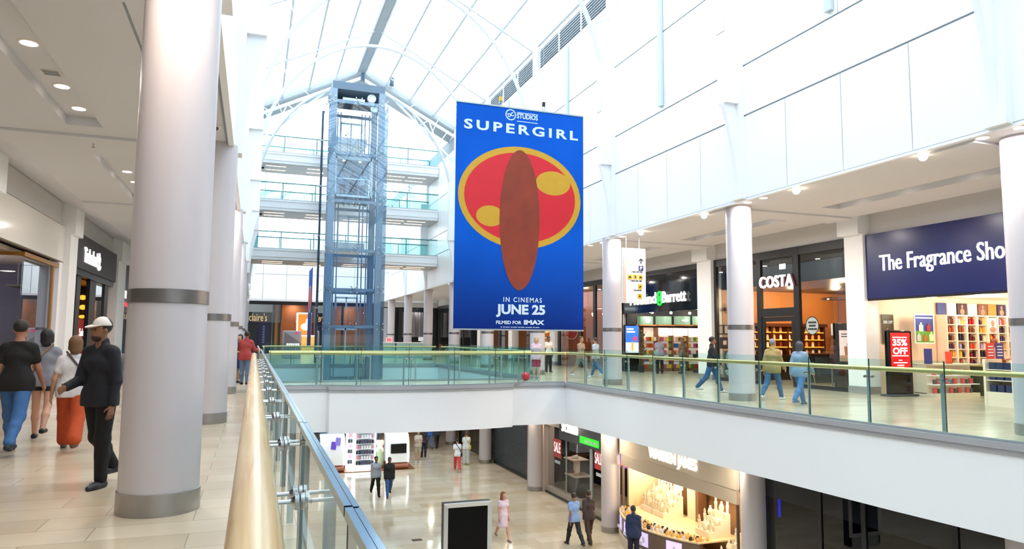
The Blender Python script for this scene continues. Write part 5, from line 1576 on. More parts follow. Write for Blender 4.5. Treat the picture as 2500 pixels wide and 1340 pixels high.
# ================================================================== LEFT HAND SHOPS
SL = -5.5
struct('wall_left', MB().box(SL - 0.3, -8, 4.86, SL - 0.02, 70, 5.65), M_SILL)
for i, (a, b) in enumerate(((10.3, 11.2), (17.0, 17.9), (24.35, 25.3), (32.4, 34.2), (40, 41), (47, 48), (55, 56), (63, 64))):
    struct('trim_%d' % (110 + i), MB().box(SL - 0.3, a, 0, SL + 0.22, b, 5.6).box(SL - 0.1, a - 0.05, 4.6, SL + 0.34, b + 0.05, 5.58), M_WHITE)
    struct('baseboard_left', MB().box(SL - 0.3, a - 0.01, 0, SL + 0.235, b + 0.01, 0.22), M_BRUSH)
struct('wall_left', MB().box(-12.9, 24.8, 0, SL - 0.31, 24.95, 5.2).box(-12.9, 10.7, 0, SL - 0.31, 10.85, 5.2), mat('left_shop_grey', '#75757f', 0.6))
struct('wall_left', MB().box(-12.9, 33.3, 0, SL - 0.31, 33.45, 5.2), M_DKWALL)
struct('wall_left', MB().box(-9.3, 10.9, 0, -9.1, 24.8, 3.62), mat('left_shop_violet', '#332a72', 0.5, noise=0.2, nscale=0.6))
struct('ceiling', MB().box(-12.9, 10.9, 3.66, SL - 0.31, 24.8, 3.76), mat('shop_beige_ceiling', '#d8c8b8', 0.6))
struct('ceiling', MB().box(-12.9, 25.0, 3.55, SL - 0.31, 33.2, 3.65), M_DARK)
struct('wall_left', MB().box(-9.3, 25, 0, -9.1, 33.3, 3.5), M_DKWALL)
# glossy white fascia and gold framed window
o = thing('glossy_fascia', 'glossy blank white fascia over the gold framed shop window', 'fascia', (SL, 20.5, 3.75))
mk('panel', MB().box(SL - 0.06, 11.2, 3.75, SL + 0.06, 24.35, 4.8), mat('gloss_white', '#e9e7e2', 0.12), o, smooth=0)
mk('lower_edge', MB().box(SL - 0.06, 11.2, 3.72, SL + 0.04, 24.35, 3.75), mat('fascia_edge_brown', '#6a5a44', 0.5), o, smooth=0)  # brown strip along the lower edge of the fascia
w = MB()
w.box(SL - 0.06, 20.75, 3.54, SL + 0.03, 24.0, 3.65); w.box(SL - 0.05, 23.5, 0.1, SL + 0.02, 23.64, 3.6); w.box(SL - 2.4, 20.73, 3.55, SL + 0.02, 20.83, 3.64)
w.box(SL - 0.06, 20.75, 0, SL + 0.03, 24.0, 0.1); w.box(SL - 2.4, 20.72, 0, SL, 20.84, 0.1)
fw = struct('window_10', w, M_GOLD, smooth=0)
q = mk('pane', MB().box(SL - 0.02, 20.8, 0.1, SL, 23.5, 3.52), M_CLEAR, fw, smooth=0); q['kind'] = 'structure'
q = mk('pane', MB().box(SL - 2.4, 20.77, 0.1, SL - 0.02, 20.79, 3.52), M_CLEAR, fw, smooth=0); q['kind'] = 'structure'
struct('wall_left', MB().box(SL - 0.2, 24.0, 0, SL + 0.05, 24.35, 3.72), M_WHITE)
o = thing('hanging_shelf', 'slim display shelf hung on two thin cables in the gold framed window', 'shelf', (-6.4, 21.8, 2.3))
a = on_x(45, 697, -6.4); b = on_x(82, 702, -6.4)
ca, cb_ = on_x(42, 697, -6.4), on_x(74, 702, -6.4)
zz = (ca.z + cb_.z) / 2
mk('board', MB().box(-6.65, a.y - 0.2, zz - 0.03, -6.15, b.y + 0.3, zz), mat('shelf_olive', '#6a6848', 0.4), o)
mk('cable', MB().tube([(-6.4, ca.y, zz), (-6.4, ca.y, 3.66)], 0.012, 6).tube([(-6.4, cb_.y, zz), (-6.4, cb_.y, 3.66)], 0.012, 6), M_STEEL, o)
for k, (pa, pb) in enumerate((((22, 742), (56, 755)), ((6, 780), (42, 768)))):
    a, b = on_x(pa[0], pa[1], -7.2), on_x(pb[0], pb[1], -7.2)
    o = thing('angled_shelf', '%s of two teal angled glass shelves in the dark violet window' % ('upper' if k == 0 else 'lower'), 'shelf', tuple((a + b) / 2))
    mk('glass_board', MB().hexa([a, a + Vector((-0.5, 0, 0)), b + Vector((-0.5, 0, 0)), b, a + AZ * 0.05, a + Vector((-0.5, 0, 0.05)), b + Vector((-0.5, 0, 0.22)), b + AZ * 0.22]), mat('teal_glow', '#2aa79a', 0.3, emit=0.4), o, smooth=0)
    mk('bracket', MB().tube([(a + b) / 2 + Vector((-0.25, 0, 0)), Vector((-9.05, (a.y + b.y) / 2, (a.z + b.z) / 2))], 0.03, 6), M_STEELM, o)
a = on_x(12, 812, -5.9)
o = thing('window_notice', 'small white notice in the gold framed shop window', 'notice', (-5.6, a.y, a.z))
mk('sheet', MB().box(-5.62, 20.95, 1.62, -5.6, 21.5, 1.85), M_WHITE, o, smooth=0)
l_ = MB()
for k in range(3): l_.box(-5.6, 21.0, 1.67 + k * 0.05, -5.595, 21.4, 1.685 + k * 0.05)
mk('small_print', l_, M_INK, o, smooth=0)
light('shop_lamp', 'POINT', (-7.6, 22.0, 3.0), 55, (0.75, 0.7, 1.0), 0.15)
light('shop_lamp', 'AREA', (-7.3, 15.5, 3.55), 25, (1, 0.9, 0.8), 0.4)

# boot shop
S = thing('shop_sign', 'charcoal fascia sign with glowing white boot shop lettering and tree mark', 'sign', (SL + 0.05, 28.7, 3.55))
mk('panel', MB().box(SL - 0.1, 25.4, 3.72, SL + 0.16, 32.3, 4.84), mat('charcoal_sign', '#3c3c40', 0.5), S, bevel=0.01)
mk('underside', MB().box(SL - 0.1, 25.4, 3.52, SL + 0.1, 32.2, 3.72), M_DARK, S, smooth=0)
a = on_x(204, 640, SL + 0.16); b = on_x(235, 655, SL + 0.16)
put_text('lettering', 'Timberland', S, mat('sign_glow_white', '#ffffff', 0.5, emit=1.3), (SL + 0.16, (a.y + b.y) / 2, 4.22), AY, AZ, b.y - a.y, 0.5, 0.04, 0.008)
y = on_x(241, 640, SL + 0.16).y
tr = MB()
tr.mi = 0
tr.tube([(SL + 0.18, y, 3.98), (SL + 0.18, y, 4.25)], 0.04, 8)
for dy, dz, r_ in ((0, 0.42, 0.13), (-0.14, 0.3, 0.12), (0.14, 0.3, 0.12), (0, 0.27, 0.13)): tr.sphere((SL + 0.18, y + dy, 3.98 + dz), (0.02, r_, r_), 12, 8)
tr.tube([(SL + 0.18, y + 0.22 * math.cos(t), 4.06 + 0.14 * math.sin(t)) for t in [PI + PI * k / 10 for k in range(11)]], 0.035, 8)
mk('tree_mark', tr, MATS['sign_glow_white'], S)
w = MB()
for a_, b_ in ((25.4, 25.55), (26.3, 26.9), (28.3, 29.3), (30.9, 31.6)): w.box(SL - 0.08, a_, 0, SL + 0.04, b_, 3.52)
fw = struct('window_11', w, M_FRAME, smooth=0)
q = mk('pane', MB().box(SL - 0.03, 29.3, 0.05, SL - 0.01, 30.9, 3.52), M_CLEAR, fw, smooth=0); q['kind'] = 'structure'
light('shop_lamp', 'AREA', (-7, 29, 3.4), 45, (1, 0.75, 0.5), 0.3)
o = thing('sale_sign', 'red sale board standing in the boot shop doorway', 'sign', (-6.3, 29.0, 0))
a = on_x(192, 778, -6.2); b = on_x(206, 830, -6.2)
mk('board', MB().box(-6.25, a.y - 0.3, 0.0, -6.2, b.y + 0.3, a.z), mat('sale_red', '#c41a1a', 0.4, emit=0.25), o, smooth=0)
put_text('lettering', 'Sale', o, M_WHITEE, (-6.2, (a.y + b.y) / 2, a.z - 0.5), AY, AZ, 0.8, 0.3, 0.004, 0.02)
p = on_x(201, 750, -6.6)
o = thing('lamp_column', 'dark pole with three amber lamps in the boot shop doorway', 'lamp', (-6.7, p.y, 0))
mk('pole', MB().tube([(-6.78, p.y, 0), (-6.78, p.y, 3.55)], 0.03, 8), M_DARK, o)
for k, (px, py) in enumerate(((202, 726), (202, 750), (200, 773))):
    p = on_x(px, py, -6.6)
    mk('glow_ball', MB().sphere(p, (0.13, 0.2, 0.1) if k < 2 else (0.13, 0.12, 0.07)), mat('amber_bulb', '#ff9a2a', 0.4, emit=2.2), o)
o = thing('shop_sign', 'narrow slice of a dark shop sign with red bar seen beside the nearest column', 'sign', (SL, 37, 3.0))
mk('panel', MB().box(SL - 0.1, 34.3, 2.6, SL + 0.1, 39.8, 4.8), mat('plum_dark', '#3a2a34', 0.4), o, smooth=0)
mk('red_bar', MB().box(SL + 0.1, 34.4, 2.86, SL + 0.14, 36.2, 3.06), mat('sign_red', '#e2203c', 0.4, emit=1.0), o, smooth=0)
l_ = MB()
for k in range(3): l_.box(SL + 0.1, 34.5 + k * 0.55, 3.22, SL + 0.14, 34.9 + k * 0.55, 3.55)
mk('white_block', l_, M_WHITEE, o, smooth=0)
for i, (ya, yb) in enumerate(((34.3, 39.8), (41, 47), (48, 55), (56, 63))):
    w = MB().box(SL - 0.05, ya, 0, SL + 0.05, ya + 0.2, 4.8).box(SL - 0.05, yb - 0.2, 0, SL + 0.05, yb, 4.8)
    f = struct('window_%d' % (12 + i), w, M_FRAME, smooth=0)
    q = mk('pane', MB().box(SL - 0.01, ya + 0.2, 0, SL + 0.01, yb - 0.2, 4.8), M_DKGLASS, f, smooth=0); q['kind'] = 'structure'

# ================================================================== FAR END SHOPS AND DECK
EY = 73.0
struct('wall_far', MB().box(-0.6, EY, 0, 1.6, EY + 0.2, 3.0), M_DKWALL)
w = MB().box(-0.55, EY - 0.05, 4.75, 12, EY + 0.05, 5.1)
for x in (1.75, 2.3, 5.4, 8.3, 11.2): w.box(x - 0.12, EY - 0.05, 0, x + 0.12, EY + 0.05, 4.8)
fw = struct('window_20', w, M_FRAME, smooth=0)
q = mk('pane', MB().box(-0.5, EY - 0.12, 3.0, 12, EY - 0.1, 4.75), M_CLEAR, fw, smooth=0); q['kind'] = 'structure'
struct('wall_far', MB().box(1.9, 74.6, 0, 12, 74.8, 5), mat('end_shop_brown', '#7c4a22', 0.6, noise=0.1, nscale=0.8))
struct('trim_130', MB().box(1.75, 73.1, 0, 2.5, 74.6, 5.0), mat('end_shop_amber', '#a06a34', 0.6))
light('shop_lamp', 'AREA', (3.6, 73.8, 4.9), 120, (1, 0.7, 0.4), 0.5)
light('shop_lamp', 'AREA', (9, 73.6, 4.9), 90, (1, 0.75, 0.5), 0.5)
S = thing('shop_sign', 'small gold letters of the accessory shop at the far left end', 'sign', (0.4, EY - 0.1, 3.2))
a = on_y(608, 775, EY - 0.1); b = on_y(652, 778, EY - 0.1)
put_text('lettering', "claire's", S, mat('letter_gold', '#d8b884', 0.3, emit=0.35), ((a.x + b.x) / 2, EY - 0.1, 3.5), AX, AZ, b.x - a.x, 0.75, 0.05, 0.01)
mk('back_board', MB().box(-0.55, EY - 0.04, 3.0, 1.6, EY - 0.01, 4.0), M_DARK, S, smooth=0)
o = thing('blue_door_panel', 'tall dark blue panel with faint upright lettering at the far end', 'panel', (1.25, EY - 0.05, 0))
a, b = on_y(632, 782, EY - 0.1), on_y(655, 840, EY - 0.1)
mk('board', MB().box(a.x, EY - 0.1, 0, b.x, EY - 0.05, 2.95), mat('door_navy', '#10123a', 0.4), o, smooth=0)
l_ = MB()
for k in range(7): l_.box((a.x + b.x) / 2 - 0.1, EY - 0.105, 1.0 + k * 0.25, (a.x + b.x) / 2 + 0.1, EY - 0.1, 1.18 + k * 0.25)
mk('small_print', l_, mat('print_grey', '#5a5f7a', 0.5), o, smooth=0)
a, b = on_y(728, 766, 72), on_y(748, 842, 72)
o = thing('lit_poster_case', 'bright orange lit poster case at the far end beside the edge-on banner', 'display', ((a.x + b.x) / 2, 72, 0))
mk('back', MB().box(a.x, 72, 0.0, b.x + 0.4, 72.1, a.z), mat('case_orange', '#d8762a', 0.4, emit=0.9), o, smooth=0)
f = MB().box(a.x - 0.12, 71.95, 0.0, a.x, 72.1, a.z + 0.1); f.box(a.x, 71.95, a.z, b.x + 0.4, 72.1, a.z + 0.12)
mk('lit_frame', f, mat('case_white', '#fff4e8', 0.4, emit=2.5), o, smooth=0)
mk('picture', MB().sphere(((a.x + b.x) / 2 + 0.3, 71.95, a.z - 1.25), (0.45, 0.04, 0.35), 14, 8).sphere(((a.x + b.x) / 2 + 0.45, 71.95, a.z - 0.8), (0.15, 0.04, 0.35), 12, 8), mat('case_glow', '#ffe6a8', 0.4, emit=2.2), o)
o = thing('lit_counter', 'glowing amber counter below the lit poster case', 'counter', (4.9, 70.5, 0))
mk('body', MB().box(4.35, 70.4, 0, 5.6, 71.2, 1.7), mat('counter_amber', '#e8a050', 0.4, emit=0.7), o, smooth=0)
mk('top', MB().box(4.3, 70.35, 1.7, 5.65, 71.25, 1.78), mat('case_white', '#fff4e8', 0.4, emit=2.5), o, smooth=0)
# grey kiosk
o = thing('kiosk', 'pale grey kiosk with a dark diagonal panel on the far deck', 'kiosk', (2.7, 56, 0))
a, b = on_y(691, 807, 56), on_y(735, 840, 56)
mk('body', MB().box(a.x, 56, 0, b.x, 57.4, a.z), mat('kiosk_grey', '#b9b8bf', 0.4), o, bevel=0.05)
mk('panel', MB().add([(a.x + 0.06, 55.99, 0.4), (b.x - 0.04, 55.99, 0.4), (b.x - 0.04, 55.99, 1.2), (a.x + 0.12, 55.99, a.z - 0.1)], [(0, 1, 2, 3)]), mat('kiosk_mauve', '#8c8490', 0.4), o, smooth=0)
mk('badge', MB().box(b.x - 0.45, 55.98, a.z - 0.28, b.x - 0.25, 55.99, a.z - 0.08), mat('badge_pink', '#e8508c', 0.4, emit=0.4), o, smooth=0)
l_ = MB()
for k in range(6): l_.box(a.x + 0.28 + k * 0.16, 55.97, 0.98, a.x + 0.4 + k * 0.16, 55.985, 1.12)
mk('lettering_blocks', l_, M_WHITEE, o, smooth=0)
# cafe bar under the right gallery on the far deck
for i, (x0_, x1_, y_) in enumerate(((9.7, 10.6, 56.5), (10.6, 13.2, 55.4))):
    o = thing('bar_counter', '%s white bar counter on the far deck right of the lift' % ['short', 'long'][i], 'counter', ((x0_ + x1_) / 2, y_, 0))
    mk('front', MB().box(x0_, y_, 0, x1_, y_ + 0.6, 1.2), mat('bar_pale', '#bcd0cc', 0.4), o, smooth=0)
    mk('worktop', MB().box(x0_ - 0.05, y_ - 0.05, 1.2, x1_ + 0.05, y_ + 0.65, 1.26), M_WHITE, o, smooth=0)
o = thing('till_screen', 'white till standing on the long bar counter of the far deck', 'till', (12.6, 55.7, 1.26))
mk('screen', MB().box(12.3, 55.7, 1.36, 12.9, 55.76, 1.68), M_WHITE, o, smooth=0)
mk('stand', MB().box(12.52, 55.68, 1.26, 12.68, 55.8, 1.36), M_STEELM, o, smooth=0)
o = thing('lit_sign_block', 'small glowing pink sign block on the short bar counter', 'sign', (10.1, 56.6, 1.26))
mk('block', MB().box(9.9, 56.5, 1.26, 10.35, 56.7, 1.62), mat('sign_pinkglow', '#f0a0a8', 0.4, emit=0.9), o, smooth=0)
l_ = MB()
for k in range(4): l_.box(9.95 + k * 0.09, 56.49, 1.32, 10.0 + k * 0.09, 56.5, 1.55)
mk('lettering_blocks', l_, mat('sign_red2', '#d8384c', 0.4), o, smooth=0)

# ================================================================== LOWER FLOOR
FX = 12.25
struct('wall_right', MB().box(FX + 0.03, -8, SOF - 0.9, FX + 0.2, 22.25, SOF - 0.001).box(12.45, 23.4, LOW, 12.7, 24.05, SOF), M_SILL)
struct('wall_right', MB().box(16.5, -8, LOW, 16.7, 70, SOF), M_DKWALL)
# jewellery shop
o = thing('shop_fascia', 'pale stone fascia over the jewellery window', 'fascia', (FX, 19.2, -2.7))
mk('panel', MB().box(FX - 0.12, 16.0, -2.38, FX, 22.36, SOF - 0.005), mat('jeweller_fascia', '#cfc4b4', 0.5), o, smooth=0)
m_ = MB()
NB_ = 16
bow = lambda y: FX - 0.1 - 0.75 * max(0, math.sin(PI * (22.3 - y) / 4.6)) ** 0.8 if 17.7 < y < 22.3 else FX - 0.1
ys2 = [22.3 - 6.3 * i / 24 for i in range(25)]
m_.ribbon([(FX - 0.02 - (FX - 0.1 - bow(y)) * 0.12, y) for y in ys2], -2.76, -2.38, -0.08)
mk('soffit_band', m_, mat('jeweller_band', '#c4b7a6', 0.5), o)
S = thing('shop_sign', 'glowing white jewellery shop letters on the pale fascia', 'sign', (FX - 0.15, 19.3, -2.0))
a = on_x(1583, 1105, FX - 0.16); b = on_x(1700, 1140, FX - 0.16)
put_text('lettering', 'WARREN JAMES', S, mat('sign_glow_warm', '#fff6ea', 0.5, emit=1.4, ecol='#fff0dc'), (FX - 0.12, (a.y + b.y) / 2, -2.08), -AY, AZ, a.y - b.y, 0.44, 0.05, 0.008)
o = thing('jewellery_counter', 'bowed brown jewellery window counter with lit niches', 'counter', (FX - 0.4, 20, LOW))
ysc = [22.25 - (22.25 - 17.7) * i / 20 for i in range(21)]
ln_ = [(bow(y), y) for y in ysc]
mk('plinth', MB().ribbon([(x - 0.06, y) for x, y in ln_], LOW, LOW + 0.3, 0.35), mat('jeweller_stone', '#c9b8a6', 0.4), o)
mk('front', MB().ribbon(ln_, LOW + 0.3, -4.22, 0.3), mat('jeweller_brown', '#6e5a4c', 0.3, noise=0.1), o)
mk('top', MB().prism([(x - 0.03, y) for x, y in ln_] + [(13.6, 17.7), (13.6, 22.25)], -4.22, -4.18), mat('jeweller_top', '#e8c89c', 0.4), o)
o2 = thing('display_counter', 'low stone counter beside the last jewellery column', 'counter', (12.9, 16.7, LOW))
mk('body', MB().box(FX - 0.05, 16.05, LOW, 13.6, 17.4, -4.75), mat('jeweller_stone', '#c9b8a6', 0.4), o2, smooth=0)
for k, y in enumerate((21.6, 20.7, 19.6, 18.4)):
    x = bow(y) - 0.012; dx = (bow(y + 0.2) - bow(y - 0.2)) / 0.4
    n_v = MB().hexa([(x + dx * s * 0.24 - (0.004 if z > 0 else 0.004), y + s * 0.24, zz) for zz in (-4.95 + 0.25, -4.3) for s, z in ((-1, 0), (1, 0))][0:2] + [(x + 0.02 + dx * 0.24, y + 0.24, -4.7), (x + 0.02 - dx * 0.24, y - 0.24, -4.7)] + [(x - dx * 0.24, y - 0.24, -4.3), (x + dx * 0.24, y + 0.24, -4.3), (x + 0.02 + dx * 0.24, y + 0.24, -4.3), (x + 0.02 - dx * 0.24, y - 0.24, -4.3)])
    mk('lit_niche', n_v, mat('niche_violet', '#cdb8ff', 0.4, emit=0.8, ecol='#d8c8ff'), o, smooth=0)
    mk('watch_print', MB().sphere((x - 0.01, y - 0.05, -4.5), (0.02, 0.09, 0.1), 10, 7).box(x - 0.03, y + 0.02, -4.68, x - 0.012, y + 0.15, -4.58), mat('watch_white', '#f4eef8', 0.3), o)
# interior of the jewellery window
struct('wall_right', MB().box(13.9, 16.0, LOW, 14.0, 22.3, SOF), mat('jeweller_back', '#8a6848', 0.5, noise=0.1, nscale=1))
struct('wall_right', MB().box(12.45, 22.3, LOW, 14.0, 22.4, SOF), mat('jeweller_side', '#e8d2a8', 0.5))
struct('ceiling', MB().box(12.32, 16.0, -2.5, 13.9, 22.25, -2.42), mat('jeweller_ceiling', '#e8d8c0', 0.6))
shop_lamps([(12.9, 21.6), (12.9, 20.3), (12.9, 19.0), (13.0, 17.6), (13.0, 16.6)], -2.4, 55, (1, 0.87, 0.66), 0.3)
for k, (y, z, w_, h_) in enumerate(((21.6, -3.05, 0.5, 0.5), (20.85, -3.1, 0.5, 0.55), (19.0, -2.95, 0.9, 0.55), (17.2, -3.3, 0.5, 0.5))):
    t = thing('lit_picture', 'bright hanging picture card in the jewellery window, %s from the left' % ordn[k], 'picture', (13.5, y, z - h_ / 2), 'cards hung in the jewellery window')
    mk('card', MB().box(13.5, y - w_ / 2, z - h_ / 2, 13.53, y + w_ / 2, z + h_ / 2), mat('card_glow', '#fff4e0', 0.4, emit=0.8), t, smooth=0)
    mk('wire', MB().tube([(13.51, y, z + h_ / 2), (13.51, y, -2.5)], 0.006, 5), M_STEELM, t)
t = thing('pillar', 'slim lit marble pillar in the middle of the jewellery window', 'pillar', (13.5, 20.0, -4.18))
mk('shaft', MB().box(13.45, 19.8, -4.18, 13.75, 20.25, -2.5), mat('pillar_pale', '#e8d4b4', 0.3), t, smooth=0)
mk('edge', MB().box(13.44, 19.62, -4.18, 13.75, 19.78, -2.5), mat('pillar_brown', '#6a4a30', 0.4), t, smooth=0)
# display hands and busts
M_CREAMV = mat('display_cream', '#f6ead0', 0.6)
hm = MB().lathe(0, 0, [(0.05, 0), (0.05, 0.02), (0.035, 0.05), (0.045, 0.2), (0.05, 0.24)], 12)
for k, (dy, hh) in enumerate(((-0.035, 0.13), (-0.012, 0.17), (0.012, 0.18), (0.036, 0.14))): hm.tube([(0, dy, 0.22), (0, dy * 1.2, 0.22 + hh)], [0.013, 0.009], 6)
hm.tube([(0, -0.045, 0.16), (-0.01, -0.085, 0.25)], [0.014, 0.01], 6)
HAND = mesh('display_hand', hm, M_CREAMV)
bm_ = MB().lathe(0, 0, [(0.05, 0), (0.06, 0.03), (0.085, 0.12), (0.06, 0.2), (0.032, 0.24), (0.032, 0.3)], 14)
BUST = mesh('display_bust', bm_, M_CREAMV)
rx = MB().box(-0.035, -0.035, 0, 0.035, 0.035, 0.05)
rx.hexa([(-0.035, -0.035, 0.05), (0.035, -0.035, 0.05), (0.035, 0.035, 0.05), (-0.035, 0.035, 0.05), (0.01, -0.035, 0.11), (0.03, -0.035, 0.11), (0.03, 0.035, 0.11), (0.01, 0.035, 0.11)])
RINGB = {c_: mesh('ring_box', rx, mat('ringbox_' + c_, h_, 0.3), 0) for c_, h_ in (('gold', '#d8b060'), ('black', '#2a1c18'), ('cream', '#f4e0b8'), ('silver', '#d8d4e0'))}
jr = random.Random(9)
steps = {}
for g, (yc, n) in enumerate(((21.5, 8), (20.75, 8), (18.3, 6))):
    for s in range(4):
        m_ = MB().box(12.65 + 0.2 * s, yc - 0.34, -4.179, 12.85 + 0.2 * s if s < 3 else 13.4, yc + 0.34, -4.18 + 0.16 * (s + 1))
        tag(mk('display_block', m_, M_CREAMV, smooth=0), 'cream display block, %s step of the %s jewellery riser from the left' % (['lowest', 'second', 'third', 'highest'][s], ordn[g]), 'riser', 'cream display blocks')
    for k in range(n * 2):
        s = k % 4; hand = k % 3 != 1
        q = link('display_hand' if hand else 'display_bust', HAND if hand else BUST)
        q.location = (12.75 + 0.2 * s, yc - 0.28 + 0.56 * (k // 4) / max(1, (n * 2 - 1) // 4), -4.18 + 0.16 * (s + 1))
        tag(q, 'cream %s on step %s of the %s jewellery riser' % ('display hand' if hand else 'necklace bust', ['one', 'two', 'three', 'four'][s], ordn[g]), 'jewellery stand', 'cream stands on riser %s step %d %s' % (ordn[g], s, hand))
for k in range(96):
    i, j = k % 24, k // 24
    y = 22.0 - 4.2 * i / 23
    c_ = jr.choice(('gold', 'black', 'cream', 'silver', 'gold'))
    q = link('ring_box', RINGB[c_]); q.location = (bow(y) + 0.08 + 0.115 * j, y, -4.178); q.rotation_euler = (0, 0, jr.uniform(-0.4, 0.4))
    if abs(q.location.x - 12.65) < 0.05 and False: pass
    tag(q, '%s ring box in row %s along the front of the jewellery counter' % (c_, ['one', 'two', 'three', 'four'][j]), 'ring box', '%s ring boxes row %d' % (c_, j))
for g, (yc, n) in enumerate(((16.75, 7),)):
    for s in range(3):
        m_ = MB().box(12.35 + 0.25 * s, yc - 0.45, -4.749, 12.6 + 0.25 * s if s < 2 else 13.1, yc + 0.45, -4.75 + 0.22 * (s + 1))
        tag(mk('display_block', m_, M_CREAMV, smooth=0), 'cream display block, %s step of the low riser by the last jewellery column' % ['lowest', 'middle', 'highest'][s], 'riser', 'cream display blocks')
    for k in range(15):
        s = k % 3; hand = k % 2 == 0
        q = link('display_hand' if hand else 'display_bust', HAND if hand else BUST); q.location = (12.47 + 0.25 * s, yc - 0.38 + 0.19 * (k // 3), -4.75 + 0.22 * (s + 1))
        tag(q, 'cream %s on step %s of the low riser by the column' % ('display hand' if hand else 'necklace bust', ['one', 'two', 'three'][s]), 'jewellery stand', 'cream stands on low riser step %d %s' % (s, hand))
struct('window_30', MB().box(FX - 0.08, 16.0, -2.76, FX - 0.02, 16.06, LOW).box(FX - 0.06, 22.26, -2.76, FX + 0.02, 22.34, LOW), mat('jeweller_frame', '#5a4a3e', 0.4), smooth=0)

# near right dark shop; bench and seated figures behind glass stand in for a reflection
dk = MB()
for y in (15.05, 13.15, 11.9, 9.8): dk.box(FX - 0.03, y - 0.06, LOW, FX + 0.05, y + 0.06, SOF)
fw = struct('window_31', dk, mat('dark_mullion', '#1c1e24', 0.3), smooth=0)
q = mk('pane', MB().box(FX, -8, LOW, FX + 0.02, 15.1, SOF), M_DKGLASS, fw, smooth=0); q['kind'] = 'structure'
struct('wall_right', MB().box(12.3, 15.15, LOW, 16.5, 15.3, SOF), M_DKWALL)
o = thing('bench', 'pale upholstered bench behind the near right dark glass, standing in for a reflection', 'bench', (13.6, 12.9, LOW))
mk('seat', MB().box(13.2, 12.0, LOW + 0.3, 14.0, 13.9, LOW + 0.48), mat('bench_grey', '#8a8580', 0.7), o, bevel=0.03)
mk('base', MB().box(13.3, 12.1, LOW, 13.9, 13.8, LOW + 0.3), M_DARK, o)
light('shop_lamp', 'AREA', (13.6, 13.5, SOF - 0.1), 6, (0.8, 0.85, 1), 0.3)
o = thing('neon_strip', 'upright blue neon strip behind the dark glass', 'lamp', (14.6, 15.0, LOW))
a = on_y(1901, 1180, 14.9); b = on_y(1898, 1262, 14.9)
mk('tube', MB().tube([(a.x, 14.9, a.z + 0.3), (a.x, 14.9, b.z)], 0.03, 8), mat('neon_blue', '#2a22ff', 0.4, emit=3.0), o)
mk('holder', MB().box(a.x - 0.06, 14.94, LOW, a.x + 0.06, 14.98, a.z + 0.3), M_DARK, o)

# shoe shop
SHX = 12.42
o = thing('shoe_fascia', 'charcoal fascia box of the shoe shop on the lower floor', 'fascia', (SHX, 26.3, -2.6))
mk('panel', MB().box(SHX - 0.1, 24.1, -2.62, SHX + 0.4, 28.0, SOF - 0.005), mat('charcoal_fascia', '#33373c', 0.4), o, smooth=0)
mk('side', MB().box(SHX - 0.06, 28.0, -2.2, SHX + 0.3, 29.4, SOF - 0.005), mat('fascia_grey', '#a8a29c', 0.5), o, smooth=0)
S = thing('shop_sign', 'white shoe shop letters beside a green lit bar', 'sign', (SHX - 0.1, 26.6, -2.2))
a = on_x(1372, 1062, SHX - 0.12); b = on_x(1410, 1066, SHX - 0.12)
put_text('lettering', 'schuh', S, mat('sign_glow_white', '#ffffff', 0.5, emit=1.3), (SHX - 0.1, (a.y + b.y) / 2, -2.02), -AY, AZ, a.y - b.y, 0.48, 0.05, 0.01)
a = on_x(1416, 1078, SHX - 0.12); b = on_x(1461, 1086, SHX - 0.12)
mk('green_bar', MB().box(SHX - 0.13, b.y, -2.5, SHX - 0.1, a.y, -2.24), mat('sign_green_bar', '#18d81c', 0.4, emit=1.3), S, smooth=0)
l_ = MB()
for k in range(4): l_.box(SHX - 0.14, b.y + 0.12 + 0.27 * k, -2.44, SHX - 0.13, b.y + 0.3 + 0.27 * k, -2.32)
mk('bar_print', l_, mat('bar_pale', '#d8f8d0', 0.4, emit=1.0), S, smooth=0)
fw = struct('window_32', MB().box(SHX, 24.1, LOW, SHX + 0.1, 24.25, -2.6).box(SHX, 27.5, LOW + 0.3, SHX + 0.04, 27.56, -2.6).box(SHX, 25.1, LOW, SHX + 0.06, 25.3, -2.6), M_STEELM, smooth=0)
for ya, yb in ((25.3, 27.5), (27.56, 29.4)):
    q = mk('pane', MB().box(SHX + 0.01, ya, LOW + 0.3, SHX + 0.03, yb, -2.3), M_CLEAR2, fw, smooth=0); q['kind'] = 'structure'
struct('trim_131', MB().box(SHX - 0.12, 24.1, LOW, SHX + 0.2, 29.4, LOW + 0.28), mat('plinth_grey', '#9c948c', 0.4))
struct('baseboard_right', MB().box(SHX - 0.14, 24.1, LOW, SHX - 0.1, 29.4, LOW + 0.1), M_DARK)
struct('wall_right', MB().box(15.2, 23.5, LOW, 15.4, 31.5, SOF).box(12.5, 31.3, LOW, 15.2, 31.5, SOF), mat('shoe_shop_dark', '#1a1216', 0.6))
struct('trim_132', MB().box(12.2, 29.4, LOW, 12.7, 30.4, SOF).box(12.15, 30.5, LOW, 12.7, 31.3, SOF), mat('stone_pier', '#b3a49c', 0.5))
shop_lamps([(13.4, 26.5), (13.6, 28.5)], SOF - 0.15, 36, (1, 0.9, 0.8), 0.3)
